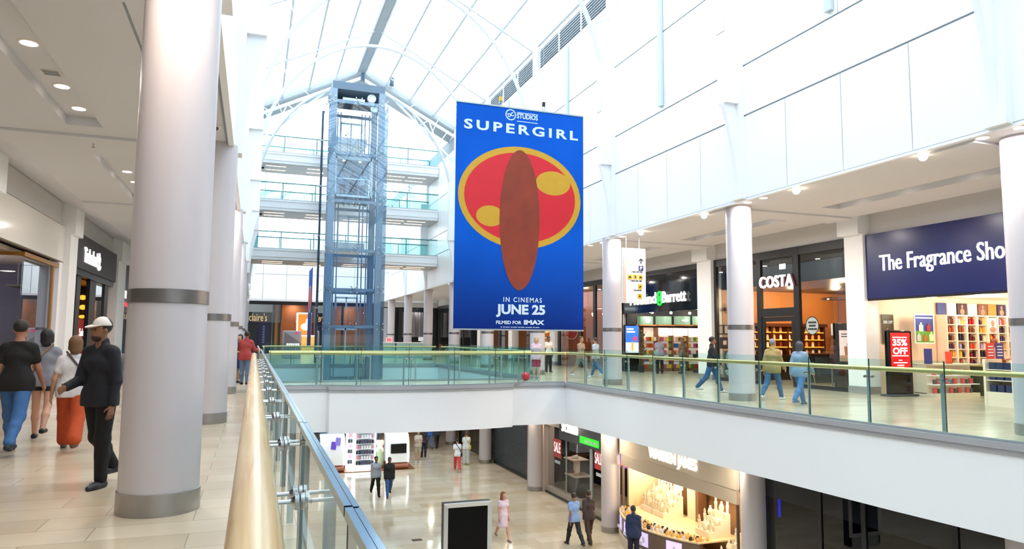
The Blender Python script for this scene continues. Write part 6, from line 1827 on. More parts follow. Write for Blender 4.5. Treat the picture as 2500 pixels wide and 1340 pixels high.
for k, (y0_, y1_, z0_, z1_, nm) in enumerate(((28.15, 28.95, -3.5, -2.72, 'left'), (24.3, 25.0, -3.35, -2.6, 'right'))):
    t = thing('sale_poster', 'red sale poster in the %s part of the shoe shop window' % nm, 'poster', (SHX + 0.06, (y0_ + y1_) / 2, z0_), None)
    mk('sheet', MB().box(SHX + 0.05, y0_, z0_, SHX + 0.06, y1_, z1_), mat('sale_crimson', '#b8242c', 0.4, emit=0.2), t, smooth=0)
    put_text('lettering', 'SALE', t, M_WHITEE, (SHX + 0.045, (y0_ + y1_) / 2, z0_ + (z1_ - z0_) * 0.55), -AY, AZ, (y1_ - y0_) * 0.84, (z1_ - z0_) * 0.55, 0.004, 0.0)
    mk('small_print', MB().box(SHX + 0.045, y0_ + 0.1, z0_ - 0.25, SHX + 0.05, y1_ - 0.15, z0_ - 0.12), M_BTXT, t, smooth=0)
t = thing('shoe_plinth', 'brown plinth with pale tiers holding shoes in the shoe shop window', 'plinth', (13.3, 28.20, LOW + 0.28))
mk('base', MB().box(12.95, 27.75, LOW, 13.75, 28.75, LOW + 0.85), mat('plinth_brown', '#2e1e1a', 0.4), t, bevel=0.02)
mk('base_top', MB().box(12.92, 27.72, LOW + 0.85, 13.78, 28.78, LOW + 0.89), mat('plinth_cream', '#eed8c4', 0.5), t)
mk('riser', MB().box(13.3, 28.10, LOW + 0.89, 13.34, 28.70, LOW + 1.5), mat('plinth_cream', '#eed8c4', 0.5), t)
mk('upper_tier', MB().box(12.95, 28.00, LOW + 1.5, 13.7, 28.95, LOW + 1.54), mat('plinth_cream', '#eed8c4', 0.5), t)


def shoe(x, y, z, c_, label, rz=0.0, group=None):
    t = thing('shoe', label, 'shoe', (x, y, z), group, rz)
    u = MB()
    prof = [(-0.13, 0.03, 0.1), (-0.09, 0.036, 0.11), (-0.02, 0.038, 0.09), (0.05, 0.042, 0.065), (0.11, 0.04, 0.05), (0.14, 0.022, 0.04)]
    n = 10; vs = []
    for py_, hw, ht in prof:
        for k in range(n): a = 2 * PI * k / n; vs.append((hw * math.cos(a), py_, 0.022 + ht / 2 + ht / 2 * math.sin(a)))
    fs = [(i * n + k, i * n + (k + 1) % n, (i + 1) * n + (k + 1) % n, (i + 1) * n + k) for i in range(len(prof) - 1) for k in range(n)]
    fs += [tuple(range(n)), tuple(range((len(prof) - 1) * n, len(prof) * n))]
    u.add(vs, fs)
    mk('upper', u, mat('shoe_' + c_, c_, 0.5), t, True)
    mk('sole', MB().box(-0.04, -0.135, 0, 0.04, 0.145, 0.025), mat('shoe_sole', '#d8cdbc', 0.6), t, True, bevel=0.01)


shoe(13.2, 28.30, LOW + 1.542, '#f0e4da', 'left white trainer on the upper tier of the shoe plinth', 0.6)
shoe(13.35, 28.65, LOW + 1.542, '#f4eae0', 'right white trainer on the upper tier of the shoe plinth', 0.9)
shoe(13.15, 28.00, LOW + 0.892, '#a8703c', 'tan shoe on the lower tier of the shoe plinth', 1.3)
shoe(13.1, 28.50, LOW + 0.892, '#7a3a24', 'brown shoe on the lower tier of the shoe plinth', 1.2)
t = thing('neon_sign', 'violet and pink lit panel hung inside the shoe shop', 'lamp', (14.0, 25.6, -3.4))
mk('panel', MB().box(14.0, 25.3, -3.5, 14.05, 25.9, -2.75), mat('violet_glow', '#8a4ad0', 0.4, emit=1.2), t, smooth=0)
mk('pink_bar', MB().box(13.98, 25.3, -3.45, 14.0, 25.9, -3.36).box(13.98, 25.3, -2.9, 14.0, 25.9, -2.82), mat('pink_glow', '#e83a6a', 0.4, emit=1.4), t, smooth=0)
mk('hanger', MB().tube([(14.02, 25.6, -2.75), (14.02, 25.6, SOF)], 0.012, 6), M_DARK, t)

# closed shutters further along
t = thing('shutter', 'closed dark blue grey roller shutter on the lower floor', 'shutter', (12.5, 34.3, LOW))
sl = MB(); z = LOW + 0.1
while z < SOF - 0.1:
    sl.box(12.5, 31.55, z, 12.56, 37.0, z + 0.085); z += 0.1
mk('slat', sl, mat('shutter_grey', '#3e4854', 0.4, 0.2), t, smooth=0)
mk('bottom_bar', MB().box(12.42, 31.55, LOW, 12.58, 37.0, LOW + 0.1), M_DARK, t)
struct('wall_right', MB().box(12.62, 31.55, LOW, 12.8, 37.6, SOF), M_DKWALL)
fw = struct('window_33', MB().box(12.4, 38.3, LOW, 12.5, 38.5, SOF).box(12.4, 44.8, LOW, 12.5, 45, SOF).box(12.4, 38.3, LOW + 3.3, 12.5, 45, SOF), M_FRAME, smooth=0)
q = mk('pane', MB().box(12.44, 38.5, LOW, 12.46, 44.8, LOW + 3.3), M_DKGLASS, fw, smooth=0); q['kind'] = 'structure'
t = thing('orange_sign', 'small orange sign block on the dark lower shopfront', 'sign', (12.4, 39.4, LOW + 2.6))
a = on_x(1210, 1052, 12.38)
mk('panel', MB().box(12.34, 38.9, LOW + 2.3, 12.4, 40.6, LOW + 3.0), mat('orange_sign', '#d8481c', 0.4, emit=0.7), t, smooth=0)
mk('corner', MB().box(12.32, 38.9, LOW + 2.3, 12.34, 39.3, LOW + 2.6), M_WHITEE, t, smooth=0)
for k, (x0_, x1_, c_) in enumerate(((2, 6.5, '#2a3050'), (7, 9.5, '#3a3a48'), (9.7, 11.8, '#a8743c'))):
    struct('wall_far', MB().box(x0_, 52, LOW, x1_, 52.2, SOF), mat('lower_far_%d' % k, c_, 0.5))
struct('wall_far', MB().box(-6, 52.3, LOW, 16, 52.5, SOF), mat('lower_far_pale', '#b8b4b0', 0.6))
struct('wall_left', MB().box(-6.2, -8, LOW, -6, 52, SOF), mat('lower_left_wall', '#b0a69a', 0.6))
for x, y in ((11.5, 22.2), (11.5, 23.3), (11.55, 29.6), (11.55, 36.9), (11.6, 15.6), (12.0, 26.0), (12, 33.3), (5, 47), (9, 47), (5, 50), (10, 41)):
    light('downlight_beam', 'AREA', (x, y, SOF - 0.04), 36, (1, 0.84, 0.62), 0.18)
for i, (x, y) in enumerate(((11.35, 22.3), (11.35, 29.5), (11.4, 15.0))):
    d = thing('downlight', 'round light under the balcony edge over the lower floor, %s' % ['by the shoe shop column', 'by the shutter column', 'by the jewellery column'][i], 'ceiling light', (x, y, SOF))
    mk('lamp_rim', MB().lathe(x, y, [(0.11, SOF - 0.01), (0.12, SOF)], 20), M_LAMPRIM, d)
    mk('diffuser', MB().lathe(x, y, [(0.09, SOF - 0.014), (0.09, SOF - 0.004)], 20), M_LAMP, d)

# phone kiosk
KY = 36.6
W1 = mat('kiosk_white', '#f4f6f8', 0.3, emit=0.12)
WL = mat('kiosk_light_edge', '#ffffff', 0.4, emit=3.0)
COPPER = mat('kiosk_copper', '#a8684a', 0.4, noise=0.15)
struct('trim_140', MB().box(3.4, KY - 0.12, LOW, 8.0, 38.5, LOW + 0.03), mat('kiosk_floor', '#7a4a2c', 0.4, noise=0.1))


def pod(x0, x1, label, extra):
    t = thing('kiosk_pod', label, 'kiosk', ((x0 + x1) / 2, KY + 0.5, LOW))
    mk('plinth', MB().tube([(x0 - 0.04, KY + 0.12, LOW + 0.17), (x1 + 0.04, KY + 0.12, LOW + 0.17)], 0.14, 14).box(x0, KY + 0.12, LOW + 0.03, x1, KY + 1.1, LOW + 0.32), COPPER, t)
    b = MB(); n = 10; prof = [(KY + 0.02, LOW + 0.36), (KY - 0.04, LOW + 0.75), (KY + 0.0, LOW + 1.15), (KY + 0.1, LOW + 1.5), (KY + 0.3, LOW + 1.72), (KY + 0.6, LOW + 1.8), (KY + 1.1, LOW + 1.8), (KY + 1.1, LOW + 0.36)]
    m = len(prof)
    b.add([(x0, y, z) for y, z in prof] + [(x1, y, z) for y, z in prof], [tuple(range(m)), tuple(range(2 * m - 1, m - 1, -1))] + [((i + 1) % m, i, m + i, m + (i + 1) % m) for i in range(m)])
    mk('shell', b, W1, t, smooth=40)
    e = MB()
    for x in (x0 - 0.03, x1 + 0.03): mk('light_edge', MB().tube([(x, y, z) for y, z in prof[:6]], 0.035, 8), WL, t)
    extra(t)


def extra_phone(t):
    for (px, py, c_) in ((815, 1088, '#6a48c8'), (826, 1078, '#8a80d8')):
        p = on_y(px, py, KY - 0.02)
        m = MB().hexa([(p.x - 0.14, KY + 0.02, p.z - 0.16), (p.x + 0.1, KY + 0.02, p.z - 0.2), (p.x + 0.1, KY + 0.06, p.z - 0.2), (p.x - 0.14, KY + 0.06, p.z - 0.16), (p.x - 0.1, KY + 0.02, p.z + 0.2), (p.x + 0.14, KY + 0.02, p.z + 0.16), (p.x + 0.14, KY + 0.06, p.z + 0.16), (p.x - 0.1, KY + 0.06, p.z + 0.2)])
        m.v = [(x, y - 0.06 + 0.35 * max(0, z - LOW - 1.2) * 0.6, z) for x, y, z in m.v]
        mk('phone_picture', m, mat('pic_' + c_, c_, 0.3, emit=0.2), t, smooth=0)


def extra_screen(t):
    mk('screen', MB().box(6.76, KY - 0.075, LOW + 0.82, 7.56, KY + 0.02, LOW + 1.3), M_BLACK, t, bevel=0.02)


pod(3.35, 4.42, 'white kiosk pod with two violet phone pictures', extra_phone)
pod(6.6, 7.65, 'white kiosk pod with a dark screen', extra_screen)
PC = ['#26282e', '#e8ecf2', '#5a4a5c', '#c08a94', '#4a5a78', '#f4f4f4']
PN = ['black', 'white', 'plum', 'pink', 'slate blue', 'pale']
PCASE = [mesh('phone_case', MB().box(-0.05, -0.02, 0, 0.05, 0.02, 0.17), mat('phone_' + n1, c1, 0.3), 0) for n1, c1 in zip(PN, PC)]
for nm, x0_, x1_, y0_, lab in (('a', 5.0, 5.98, KY, 'wide lit phone case stand in the middle of the kiosk'), ('b', 4.66, 4.94, KY + 0.5, 'narrow lit phone case stand behind the staff member in black')):
    t = thing('display_stand', lab, 'stand', ((x0_ + x1_) / 2, y0_ + 0.3, LOW))
    f = MB().box(x0_, y0_ + 0.25, LOW + 0.04, x1_, y0_ + 0.5, LOW + 1.85)
    mk('back_panel', f, mat('stand_grey', '#9aa4ae', 0.4), t, smooth=0)
    e = MB()
    for x in (x0_ - 0.03, x1_): e.box(x, y0_ - 0.02, LOW + 0.04, x + 0.03, y0_ + 0.5, LOW + 1.85)
    e.box(x0_, y0_ - 0.02, LOW + 0.04, x1_, y0_ + 0.25, LOW + 0.14)
    mk('light_edge', e, WL, t, smooth=0)
    for r in range(6): mk('shelf_board', MB().box(x0_, y0_ + 0.02, LOW + 0.3 + r * 0.26, x1_, y0_ + 0.25, LOW + 0.315 + r * 0.26), W1, t, smooth=0)
    for r in range(6):
        for k in range(max(2, int((x1_ - x0_) / 0.13))):
            j = (r * 3 + k * 5 + (k * k) % 4) % 6
            q = link('phone_case', PCASE[j])
            q.location = (x0_ + 0.08 + k * 0.13, y0_ + 0.12, LOW + (0.317 if 1 else 0) + r * 0.26)
            tag(q, '%s phone case on the %s shelf of the %s kiosk stand' % (PN[j], ['lowest', 'second', 'third', 'fourth', 'fifth', 'top'][r], 'wide' if nm == 'a' else 'narrow'), 'phone case', '%s phone cases stand %s row %d' % (PN[j], nm, r))

# dark advertising totem and floor drain
ta, tb = on_z(1086, 1232, -2.75), on_z(1200, 1222, -2.75)
t = thing('advert_totem', 'tall totem with silver frame and blank black screen on the lower floor', 'display', ((ta.x + tb.x) / 2, ta.y, LOW))
ty = (ta.y + tb.y) / 2
mk('housing', MB().box(ta.x, ty + 0.06, LOW + 0.05, tb.x, ty + 0.3, -2.75), M_DARK, t, bevel=0.01)
fr = MB(); w_ = 0.11
X0, X1, Z0, Z1 = ta.x, tb.x, LOW + 0.35, -2.75
for (p, q) in (((X0, Z1, X1, Z1), (X0 + w_, Z1 - w_, X1 - w_, Z1 - w_)), ((X0, Z0, X0, Z1), (X0 + w_, Z0 + w_, X0 + w_, Z1 - w_)), ((X1, Z0, X1, Z1), (X1 - w_, Z0 + w_, X1 - w_, Z1 - w_)), ((X0, Z0, X1, Z0), (X0 + w_, Z0 + w_, X1 - w_, Z0 + w_))):
    fr.hexa([(p[0], ty + 0.06, p[1]), (p[2], ty + 0.06, p[3]), (q[2], ty + 0.05, q[3]), (q[0], ty + 0.05, q[1]), (p[0], ty - 0.02, p[1]), (p[2], ty - 0.02, p[3]), (q[2], ty + 0.02, q[3]), (q[0], ty + 0.02, q[1])])
mk('frame', fr, mat('totem_silver', '#d2d4d8', 0.32, 0.55), t, smooth=0)
mk('screen', MB().box(X0 + w_ - 0.01, ty + 0.03, Z0 + w_ - 0.01, X1 - w_ + 0.01, ty + 0.06, Z1 - w_ + 0.01), mat('screen_off', '#040507', 0.35, spec=0.15), t, smooth=0)
mk('foot', MB().box(X0 + 0.1, ty + 0.02, LOW, X1 - 0.1, ty + 0.34, LOW + 0.36), M_STEELM, t, bevel=0.01)
p = on_z(1018, 1318, LOW)
t = thing('floor_drain', 'small dark metal cover set in the lower stone floor', 'floor cover', (p.x, p.y, LOW))
mk('plate', MB().box(p.x - 0.17, p.y - 0.12, LOW, p.x + 0.17, p.y + 0.12, LOW + 0.008), mat('drain_brown', '#4a3a30', 0.5), t, smooth=0)
gr = MB()
for k in range(5): gr.box(p.x - 0.15, p.y - 0.1 + k * 0.045, LOW + 0.008, p.x + 0.15, p.y - 0.085 + k * 0.045, LOW + 0.012)
mk('grille', gr, mat('drain_edge', '#6a584a', 0.5), t, smooth=0)

# ================================================================== PEOPLE
class Field:
    """smooth union of round cones and ellipsoids, turned into one closed surface"""

    def __init__(s, lo, hi, res):
        s.lo = np.array(lo, float); s.res = res
        n = np.ceil((np.array(hi, float) - s.lo) / res).astype(int) + 1
        s.n = n; s.d = np.full(n, 9.0, np.float32)
        s.ax = [s.lo[i] + res * np.arange(n[i]) for i in range(3)]

    def _sub(s, mn, mx):
        a = np.maximum(0, np.floor((mn - s.lo) / s.res).astype(int)); b = np.minimum(s.n, np.ceil((mx - s.lo) / s.res).astype(int) + 1)
        if np.any(b <= a): return None
        sl = tuple(slice(a[i], b[i]) for i in range(3))
        return sl, [s.ax[i][a[i]:b[i]] for i in range(3)]

    def _mix(s, sl, d, k):
        o = s.d[sl]
        if k <= 0: s.d[sl] = np.minimum(o, d)
        else:
            h = np.clip(0.5 + 0.5 * (o - d) / k, 0, 1)
            s.d[sl] = o * (1 - h) + d * h - k * h * (1 - h)

    def cone(s, a, b, ra, rb, k=0.03, flat=None):
        a = np.array(a, float); b = np.array(b, float); m = max(ra, rb) + k + 3 * s.res
        g = s._sub(np.minimum(a, b) - m, np.maximum(a, b) + m)
        if g is None: return s
        sl, (x, y, z) = g
        d = b - a; L = max(1e-9, d @ d)
        X, Y, Z = x[:, None, None] - a[0], y[None, :, None] - a[1], z[None, None, :] - a[2]
        t = np.clip((X * d[0] + Y * d[1] + Z * d[2]) / L, 0, 1)
        q = np.sqrt((X - t * d[0]) ** 2 + (Y - t * d[1]) ** 2 + (Z - t * d[2]) ** 2) - (ra + (rb - ra) * t)
        s._mix(sl, q, k); return s

    def ball(s, c, r, k=0.03):
        c = np.array(c, float); r = np.array(r if hasattr(r, '__len__') else (r,) * 3, float); m = r + k + 3 * s.res
        g = s._sub(c - m, c + m)
        if g is None: return s
        sl, (x, y, z) = g
        q = np.sqrt(((x[:, None, None] - c[0]) / r[0]) ** 2 + ((y[None, :, None] - c[1]) / r[1]) ** 2 + ((z[None, None, :] - c[2]) / r[2]) ** 2)
        s._mix(sl, (q - 1) * r.min(), k); return s

    def cut(s, z0=None, z1=None):
        Z = s.ax[2][None, None, :]
        if z0 is not None: s.d = np.maximum(s.d, z0 - Z)
        if z1 is not None: s.d = np.maximum(s.d, Z - z1)
        return s

    def surface(s):
        d = s.d; ins = d < 0
        c = [ins[i:ins.shape[0] - 1 + i, j:ins.shape[1] - 1 + j, k:ins.shape[2] - 1 + k] for i in (0, 1) for j in (0, 1) for k in (0, 1)]
        tot = sum(q.astype(np.int8) for q in c)
        I = np.argwhere((tot > 0) & (tot < 8))
        if len(I) == 0: return [], []
        off = np.array([(i, j, k) for i in (0, 1) for j in (0, 1) for k in (0, 1)])
        V = np.stack([d[I[:, 0] + o[0], I[:, 1] + o[1], I[:, 2] + o[2]] for o in off], 1)
        acc = np.zeros((len(I), 3)); cnt = np.zeros(len(I))
        for p in range(8):
            for q in range(p + 1, 8):
                if np.abs(off[p] - off[q]).sum() != 1: continue
                m = (V[:, p] < 0) != (V[:, q] < 0)
                t = np.where(m, V[:, p] / np.where(np.abs(V[:, p] - V[:, q]) < 1e-9, 1, V[:, p] - V[:, q]), 0)
                acc += np.where(m[:, None], off[p] + (off[q] - off[p]) * t[:, None], 0); cnt += m
        P = s.lo + (I + acc / np.maximum(cnt, 1)[:, None]) * s.res
        idx = np.full(np.array(d.shape) - 1, -1, int); idx[I[:, 0], I[:, 1], I[:, 2]] = np.arange(len(I))
        F = []
        for a in range(3):
            b, e = (a + 1) % 3, (a + 2) % 3
            s0 = [slice(None)] * 3; s1 = [slice(None)] * 3
            s0[a] = slice(0, -1); s1[a] = slice(1, None)
            ch = ins[tuple(s0)] != ins[tuple(s1)]
            E = np.argwhere(ch)
            E = E[(E[:, b] > 0) & (E[:, e] > 0) & (E[:, b] < d.shape[b] - 1) & (E[:, e] < d.shape[e] - 1)]
            up = ins[tuple(s0)][E[:, 0], E[:, 1], E[:, 2]]
            q = []
            for db, de in ((-1, -1), (0, -1), (0, 0), (-1, 0)):
                W = E.copy(); W[:, b] += db; W[:, e] += de
                q.append(idx[W[:, 0], W[:, 1], W[:, 2]])
            q = np.stack(q, 1); q[~up] = q[~up][:, ::-1]
            F.append(q)
        F = np.concatenate(F); F = F[(F >= 0).all(1)]
        return P, F


def skin_mesh(name, fld, m, parent):
    P, F = fld.surface()
    mb = MB()
    if len(P): mb.add([tuple(p) for p in P], [tuple(f) for f in F.tolist()])
    return mk(name, mb, m, parent, local=True, smooth=80)


def person(label, loc, rz, h=1.74, skin='#b98a6c', hair=('short', '#1c1512'), top=('tee', '#ffffff'), bottom=('trousers', '#222a3c'), shoes='#1a1a1e',
           legs=((0.28, 0.12), (-0.3, 0.25)), arms=((-0.3, 0.3, 0.1), (0.3, 0.4, 0.1)), lean=0.03, look=0.0, build=1.0, res=0.014, cap=None, bag=None, seat=None, group=None, beard=None, hold=None):
    T = thing('person', label, 'person', loc, group, rz)
    S = h / 1.75
    build = 1 + (build - 1) * 0.6
    R = lambda *p: np.array(p, float)
    # joints -------------------------------------------------------------
    hipz = 0.92
    J = {}
    low = 9
    for sd, (a, b) in zip((-1, 1), legs):
        hip = R(sd * 0.088, 0, hipz)
        kn = hip + 0.43 * R(0.02 * sd, math.sin(a), -math.cos(a))
        an = kn + 0.415 * R(0.0, math.sin(a - b), -math.cos(a - b))
        J[sd] = [hip, kn, an]; low = min(low, an[2] - 0.075)
    dz = -low if seat is None else seat / S + 0.1 - hipz
    for sd in (-1, 1): J[sd] = [p + R(0, 0, dz) for p in J[sd]]
    pel = R(0, 0, hipz + dz)
    up = lambda z, y=0.0, x=0.0: pel + R(x, y + math.sin(lean) * z, math.cos(lean) * z)
    waist, chest, shl, neck, head = up(0.15), up(0.35), up(0.5), up(0.56), up(0.7, 0.015)
    A = {}
    for sd, (sw, el, ab) in zip((-1, 1), arms):
        sh = shl + R(sd * 0.15 * (0.8 + 0.2 * build), 0, -0.04)
        d1 = R(sd * math.sin(ab), math.sin(sw) * math.cos(ab), -math.cos(sw) * math.cos(ab))
        eb = sh + 0.29 * d1
        tw = -sd * (0.35 if el > 0.9 else 0.05)
        d2 = R(sd * math.sin(ab) * 0.5 + tw * math.sin(el), math.sin(sw + el), -math.cos(sw + el)); d2 /= np.linalg.norm(d2)
        A[sd] = [sh, eb, eb + 0.25 * d2, d2]
    lo = np.array([-0.5, -0.75, -0.02]); hi = np.array([0.5, 0.75, 1.95])
    pts = np.array([p for sd in (-1, 1) for p in J[sd] + A[sd][:3]] + [head])
    lo = np.minimum(pts.min(0) - 0.3, [-0.3, -0.3, -0.02]); hi = np.maximum(pts.max(0) + 0.3, [0.3, 0.3, 0.3]); lo[2] = max(lo[2], -0.02)
    mkF = lambda: Field(lo * S, hi * S, res)

    def cone(F, a, b, ra, rb, k=0.03): F.cone(a * S, b * S, ra * S, rb * S, k * S)

    def torso(F, e, wid=1.0):
        B = build * wid
        cone(F, pel + R(-0.07 * B, 0, 0.0), pel + R(0.07 * B, 0, 0.0), 0.1 * B + e, 0.1 * B + e, 0.03)
        cone(F, waist + R(-0.055 * B, 0, 0), waist + R(0.055 * B, 0, 0), 0.09 * B + e, 0.09 * B + e, 0.06)
        cone(F, chest + R(-0.07 * B, 0.01, 0), chest + R(0.07 * B, 0.01, 0), 0.1 * B + e, 0.1 * B + e, 0.06)
        cone(F, shl + R(-0.115, 0, -0.03), shl + R(0.115, 0, -0.03), 0.056 + e, 0.056 + e, 0.06)
        for q in (-1, 1): cone(F, neck + R(q * 0.02, -0.01, -0.03), shl + R(q * 0.125, 0, -0.03), 0.042 + e * 0.4, 0.046 + e * 0.8, 0.035)
        cone(F, pel, chest, 0.092 * B + e, 0.095 * B + e, 0.05)

    # body ---------------------------------------------------------------
    F = mkF(); torso(F, 0.0)
    for sd in (-1, 1):
        hip, kn, an = J[sd]
        cone(F, hip, kn, 0.082 * build, 0.055, 0.04); cone(F, kn, kn * 0.62 + an * 0.38 + R(0, -0.015, 0), 0.053, 0.056, 0.03); cone(F, kn * 0.62 + an * 0.38 + R(0, -0.015, 0), an, 0.054, 0.036, 0.03)
        ft = an + R(0, 0.0, -0.045); cone(F, ft + R(0, -0.03, 0), ft + R(0.01 * sd, 0.14, -0.012), 0.034, 0.026, 0.03)
        sh, eb, wr, d = A[sd]
        cone(F, sh, eb, 0.05 * build, 0.039, 0.05); cone(F, eb, wr, 0.038, 0.026, 0.02)
        # hand: flattened palm, four fingers, thumb from the side near the wrist
        lat = np.cross(d, R(1, 0, 0)); lat /= max(1e-6, np.linalg.norm(lat))
        inn = np.cross(lat, d) * 1.0
        if inn[0] * sd > 0: inn = -inn
        if lat[1] < 0: lat = -lat
        pm = wr + d * 0.085
        for u in (-0.024, 0, 0.024): cone(F, wr + d * 0.015 + lat * u * 0.6, pm + lat * u, 0.017, 0.016, 0.012)
        fr_ = max(0.0078, res * 0.62 / S)
        curl = 1.1 if hold else 0.45
        for u, Lf in ((-0.033, 0.055), (-0.011, 0.07), (0.011, 0.074), (0.033, 0.066)):
            r0 = pm + lat * u; m1 = r0 + (d * math.cos(curl * 0.5) + inn * math.sin(curl * 0.5)) * Lf * 0.55; m2 = m1 + (d * math.cos(curl * 1.3) + inn * math.sin(curl * 1.3)) * Lf * 0.5
            cone(F, r0, m1, fr_ * 1.1, fr_, 0.004); cone(F, m1, m2, fr_, fr_ * 0.85, 0.003)
        t0 = wr + d * 0.03 + lat * 0.03; t1 = t0 + (d * 0.6 + lat * 0.6 + inn * 0.3) * 0.045
        cone(F, t0, t1, fr_ * 1.3, fr_ * 1.1, 0.006); cone(F, t1, t1 + (d * 0.85 + lat * 0.15 + inn * 0.4) * 0.03, fr_ * 1.1, fr_ * 0.9, 0.003)
    cone(F, neck + R(0, 0, -0.06), head + R(0, -0.01, -0.06), 0.055, 0.05, 0.03)
    c_, s_ = math.cos(look), math.sin(look)
    hd = lambda x, y, z: head + R(x * c_ - y * s_, x * s_ + y * c_, z)
    F.ball(hd(0, -0.012, 0.03) * S, np.array((0.075, 0.092, 0.09)) * S, 0.02 * S)
    F.ball(hd(0, 0.025, -0.035) * S, np.array((0.06, 0.065, 0.085)) * S, 0.03 * S)
    cone(F, hd(0, 0.088, 0.0), hd(0, 0.102, -0.028), 0.009, 0.014, 0.012)
    cone(F, hd(-0.03, 0.075, 0.022), hd(0.03, 0.075, 0.022), 0.012, 0.012, 0.01)
    cone(F, hd(-0.018, 0.084, -0.062), hd(0.018, 0.084, -0.062), 0.009, 0.009, 0.006)
    for sd in (-1, 1): F.ball(hd(sd * 0.076, -0.005, -0.01) * S, np.array((0.01, 0.02, 0.03)) * S, 0.005 * S)
    M_SK = mat('skin_' + skin, skin, 0.5)
    BODY = skin_mesh('body', F, M_SK, T)
    ey = MB()
    for sd in (-1, 1): ey.sphere(tuple(hd(sd * 0.03, 0.083, 0.006) * S), (0.012 * S, 0.008 * S, 0.007 * S), 8, 6)
    mk('eyes', ey, mat('eye_dark', '#2a2220', 0.3), BODY, True)
    mo = MB().sphere(tuple(hd(0, 0.092, -0.062) * S), (0.022 * S, 0.006 * S, 0.005 * S), 8, 6)
    mk('mouth', mo, mat('mouth_' + skin, '#8a4a44', 0.5), BODY, True)
    # hair -----------------------------------------------------------------
    kind, hc = hair
    if kind != 'bald':
        F = mkF()
        F.ball(hd(0, -0.02, 0.045) * S, np.array((0.085, 0.099, 0.094)) * S, 0.01)
        if kind == 'long':
            cone(F, hd(0, -0.06, 0.03), hd(0, -0.09, -0.2), 0.075, 0.085, 0.05)
            for sd in (-1, 1): cone(F, hd(sd * 0.06, -0.01, 0.04), hd(sd * 0.075, -0.01, -0.16), 0.035, 0.03, 0.03)
        elif kind == 'bob':
            cone(F, hd(0, -0.05, 0.02), hd(0, -0.055, -0.09), 0.085, 0.075, 0.04)
            for sd in (-1, 1): cone(F, hd(sd * 0.06, 0, 0.03), hd(sd * 0.07, 0, -0.07), 0.032, 0.03, 0.03)
        elif kind == 'bun':
            F.ball(hd(0, -0.1, 0.06) * S, 0.045 * S, 0.02)
        # keep the face free
        X, Y, Z = (F.ax[0][:, None, None], F.ax[1][None, :, None], F.ax[2][None, None, :])
        fy = (Y - head[1] * S) * c_ - (X - head[0] * S) * s_
        cutp = np.minimum(fy - 0.03 * S, 0.065 * S - (Z - head[2] * S))
        F.d = np.maximum(F.d, np.broadcast_to(cutp, F.d.shape).astype(np.float32))
        if kind == 'short': F.d = np.maximum(F.d, np.broadcast_to(-(Z - head[2] * S) - 0.05 * S, F.d.shape).astype(np.float32))
        skin_mesh('hair', F, mat('hairs_' + hc, hc, 0.55, noise=0.35, nscale=55, bump=0.9), T)
    if beard:
        F = mkF(); F.ball(hd(0, 0.036, -0.082) * S, np.array((0.054, 0.058, 0.046)) * S, 0.01); F.cut(None, (head[2] - 0.068) * S)
        skin_mesh('beard', F, mat('hair_' + beard, beard, 0.7), T)
    if cap:
        F = mkF(); F.ball(hd(0, -0.015, 0.04) * S, np.array((0.088, 0.103, 0.1)) * S, 0.01); F.cut((head[2] + 0.04) * S, None)
        CAP = skin_mesh('cap', F, mat('cap_' + cap, cap, 0.7), T)
        p = MB(); n = 10
        rim = [hd(0.072 * math.cos(PI * k / n), 0.05 + 0.12 * math.sin(PI * k / n), 0.045 - 0.03 * math.sin(PI * k / n)) * S for k in range(n + 1)]
        p.add([tuple(q) for q in rim] + [tuple(q + R(0, 0, 0.012)) for q in rim], [tuple(range(n, -1, -1)), tuple(range(n + 1, 2 * n + 2))] + [(k, k + 1, n + 2 + k, n + 1 + k) for k in range(n)])
        mk('cap_peak', p, mat('cap_' + cap, cap, 0.7), CAP, True)
    # clothes -----------------------------------------------------------------
    tk, tc = top[0], top[1]
    if tk:
        F = mkF(); e = 0.024 if tk == 'jacket' else 0.014
        torso(F, e, 1 + ((top[2] if len(top) > 2 else 1.0) - 1) * 0.45)
        if tk in ('tee', 'long', 'jacket', 'tank') and seat is None:
            for q in (0.03, -0.07): cone(F, pel + R(-0.078 * build, 0, q), pel + R(0.078 * build, 0, q), 0.114 * build + e, 0.118 * build + e, 0.04)
        if tk == 'dress':
            mid = (J[-1][1] + J[1][1]) / 2
            cone(F, pel, mid * 0.85 + pel * 0.15 + R(0, 0, -0.0), 0.15 * build, 0.2 * build, 0.06)
        frac = {'tee': 0.55, 'long': 1.9, 'jacket': 1.95, 'dress': 0.35, 'tank': 0.0}[tk]
        for sd in (-1, 1):
            sh, eb, wr, d = A[sd]
            if frac > 0: cone(F, sh, sh + (eb - sh) * min(1, frac), 0.058 * build + e, 0.05 + e, 0.03)
            if frac > 1: cone(F, eb, eb + (wr - eb) * (frac - 1) * 1.02, 0.042 + e, 0.032 + e, 0.02)
            if tk == 'dress' or bottom[0] == 'none': pass
        if top[0] != 'dress':
            hem = (pel[2] - (0.09 if tk != 'jacket' else 0.13)) * S if seat is None else None
            F.cut(hem, (neck[2] - 0.005) * S)
        else:
            F.cut((mid[2] - 0.0) * S, (neck[2] - 0.02) * S)
        if tk == 'jacket' or top[0] == 'long': cone(F, neck + R(0, -0.02, -0.03), neck + R(0, -0.01, 0.01), 0.068, 0.066, 0.02)
        skin_mesh({'tee': 't_shirt', 'long': 'jumper', 'jacket': 'jacket', 'dress': 'dress', 'tank': 'vest'}[tk], F, mat('cloth_' + tc, tc, 0.8, noise=0.16, nscale=11, bump=0.7), T)
    bk_, bc = bottom
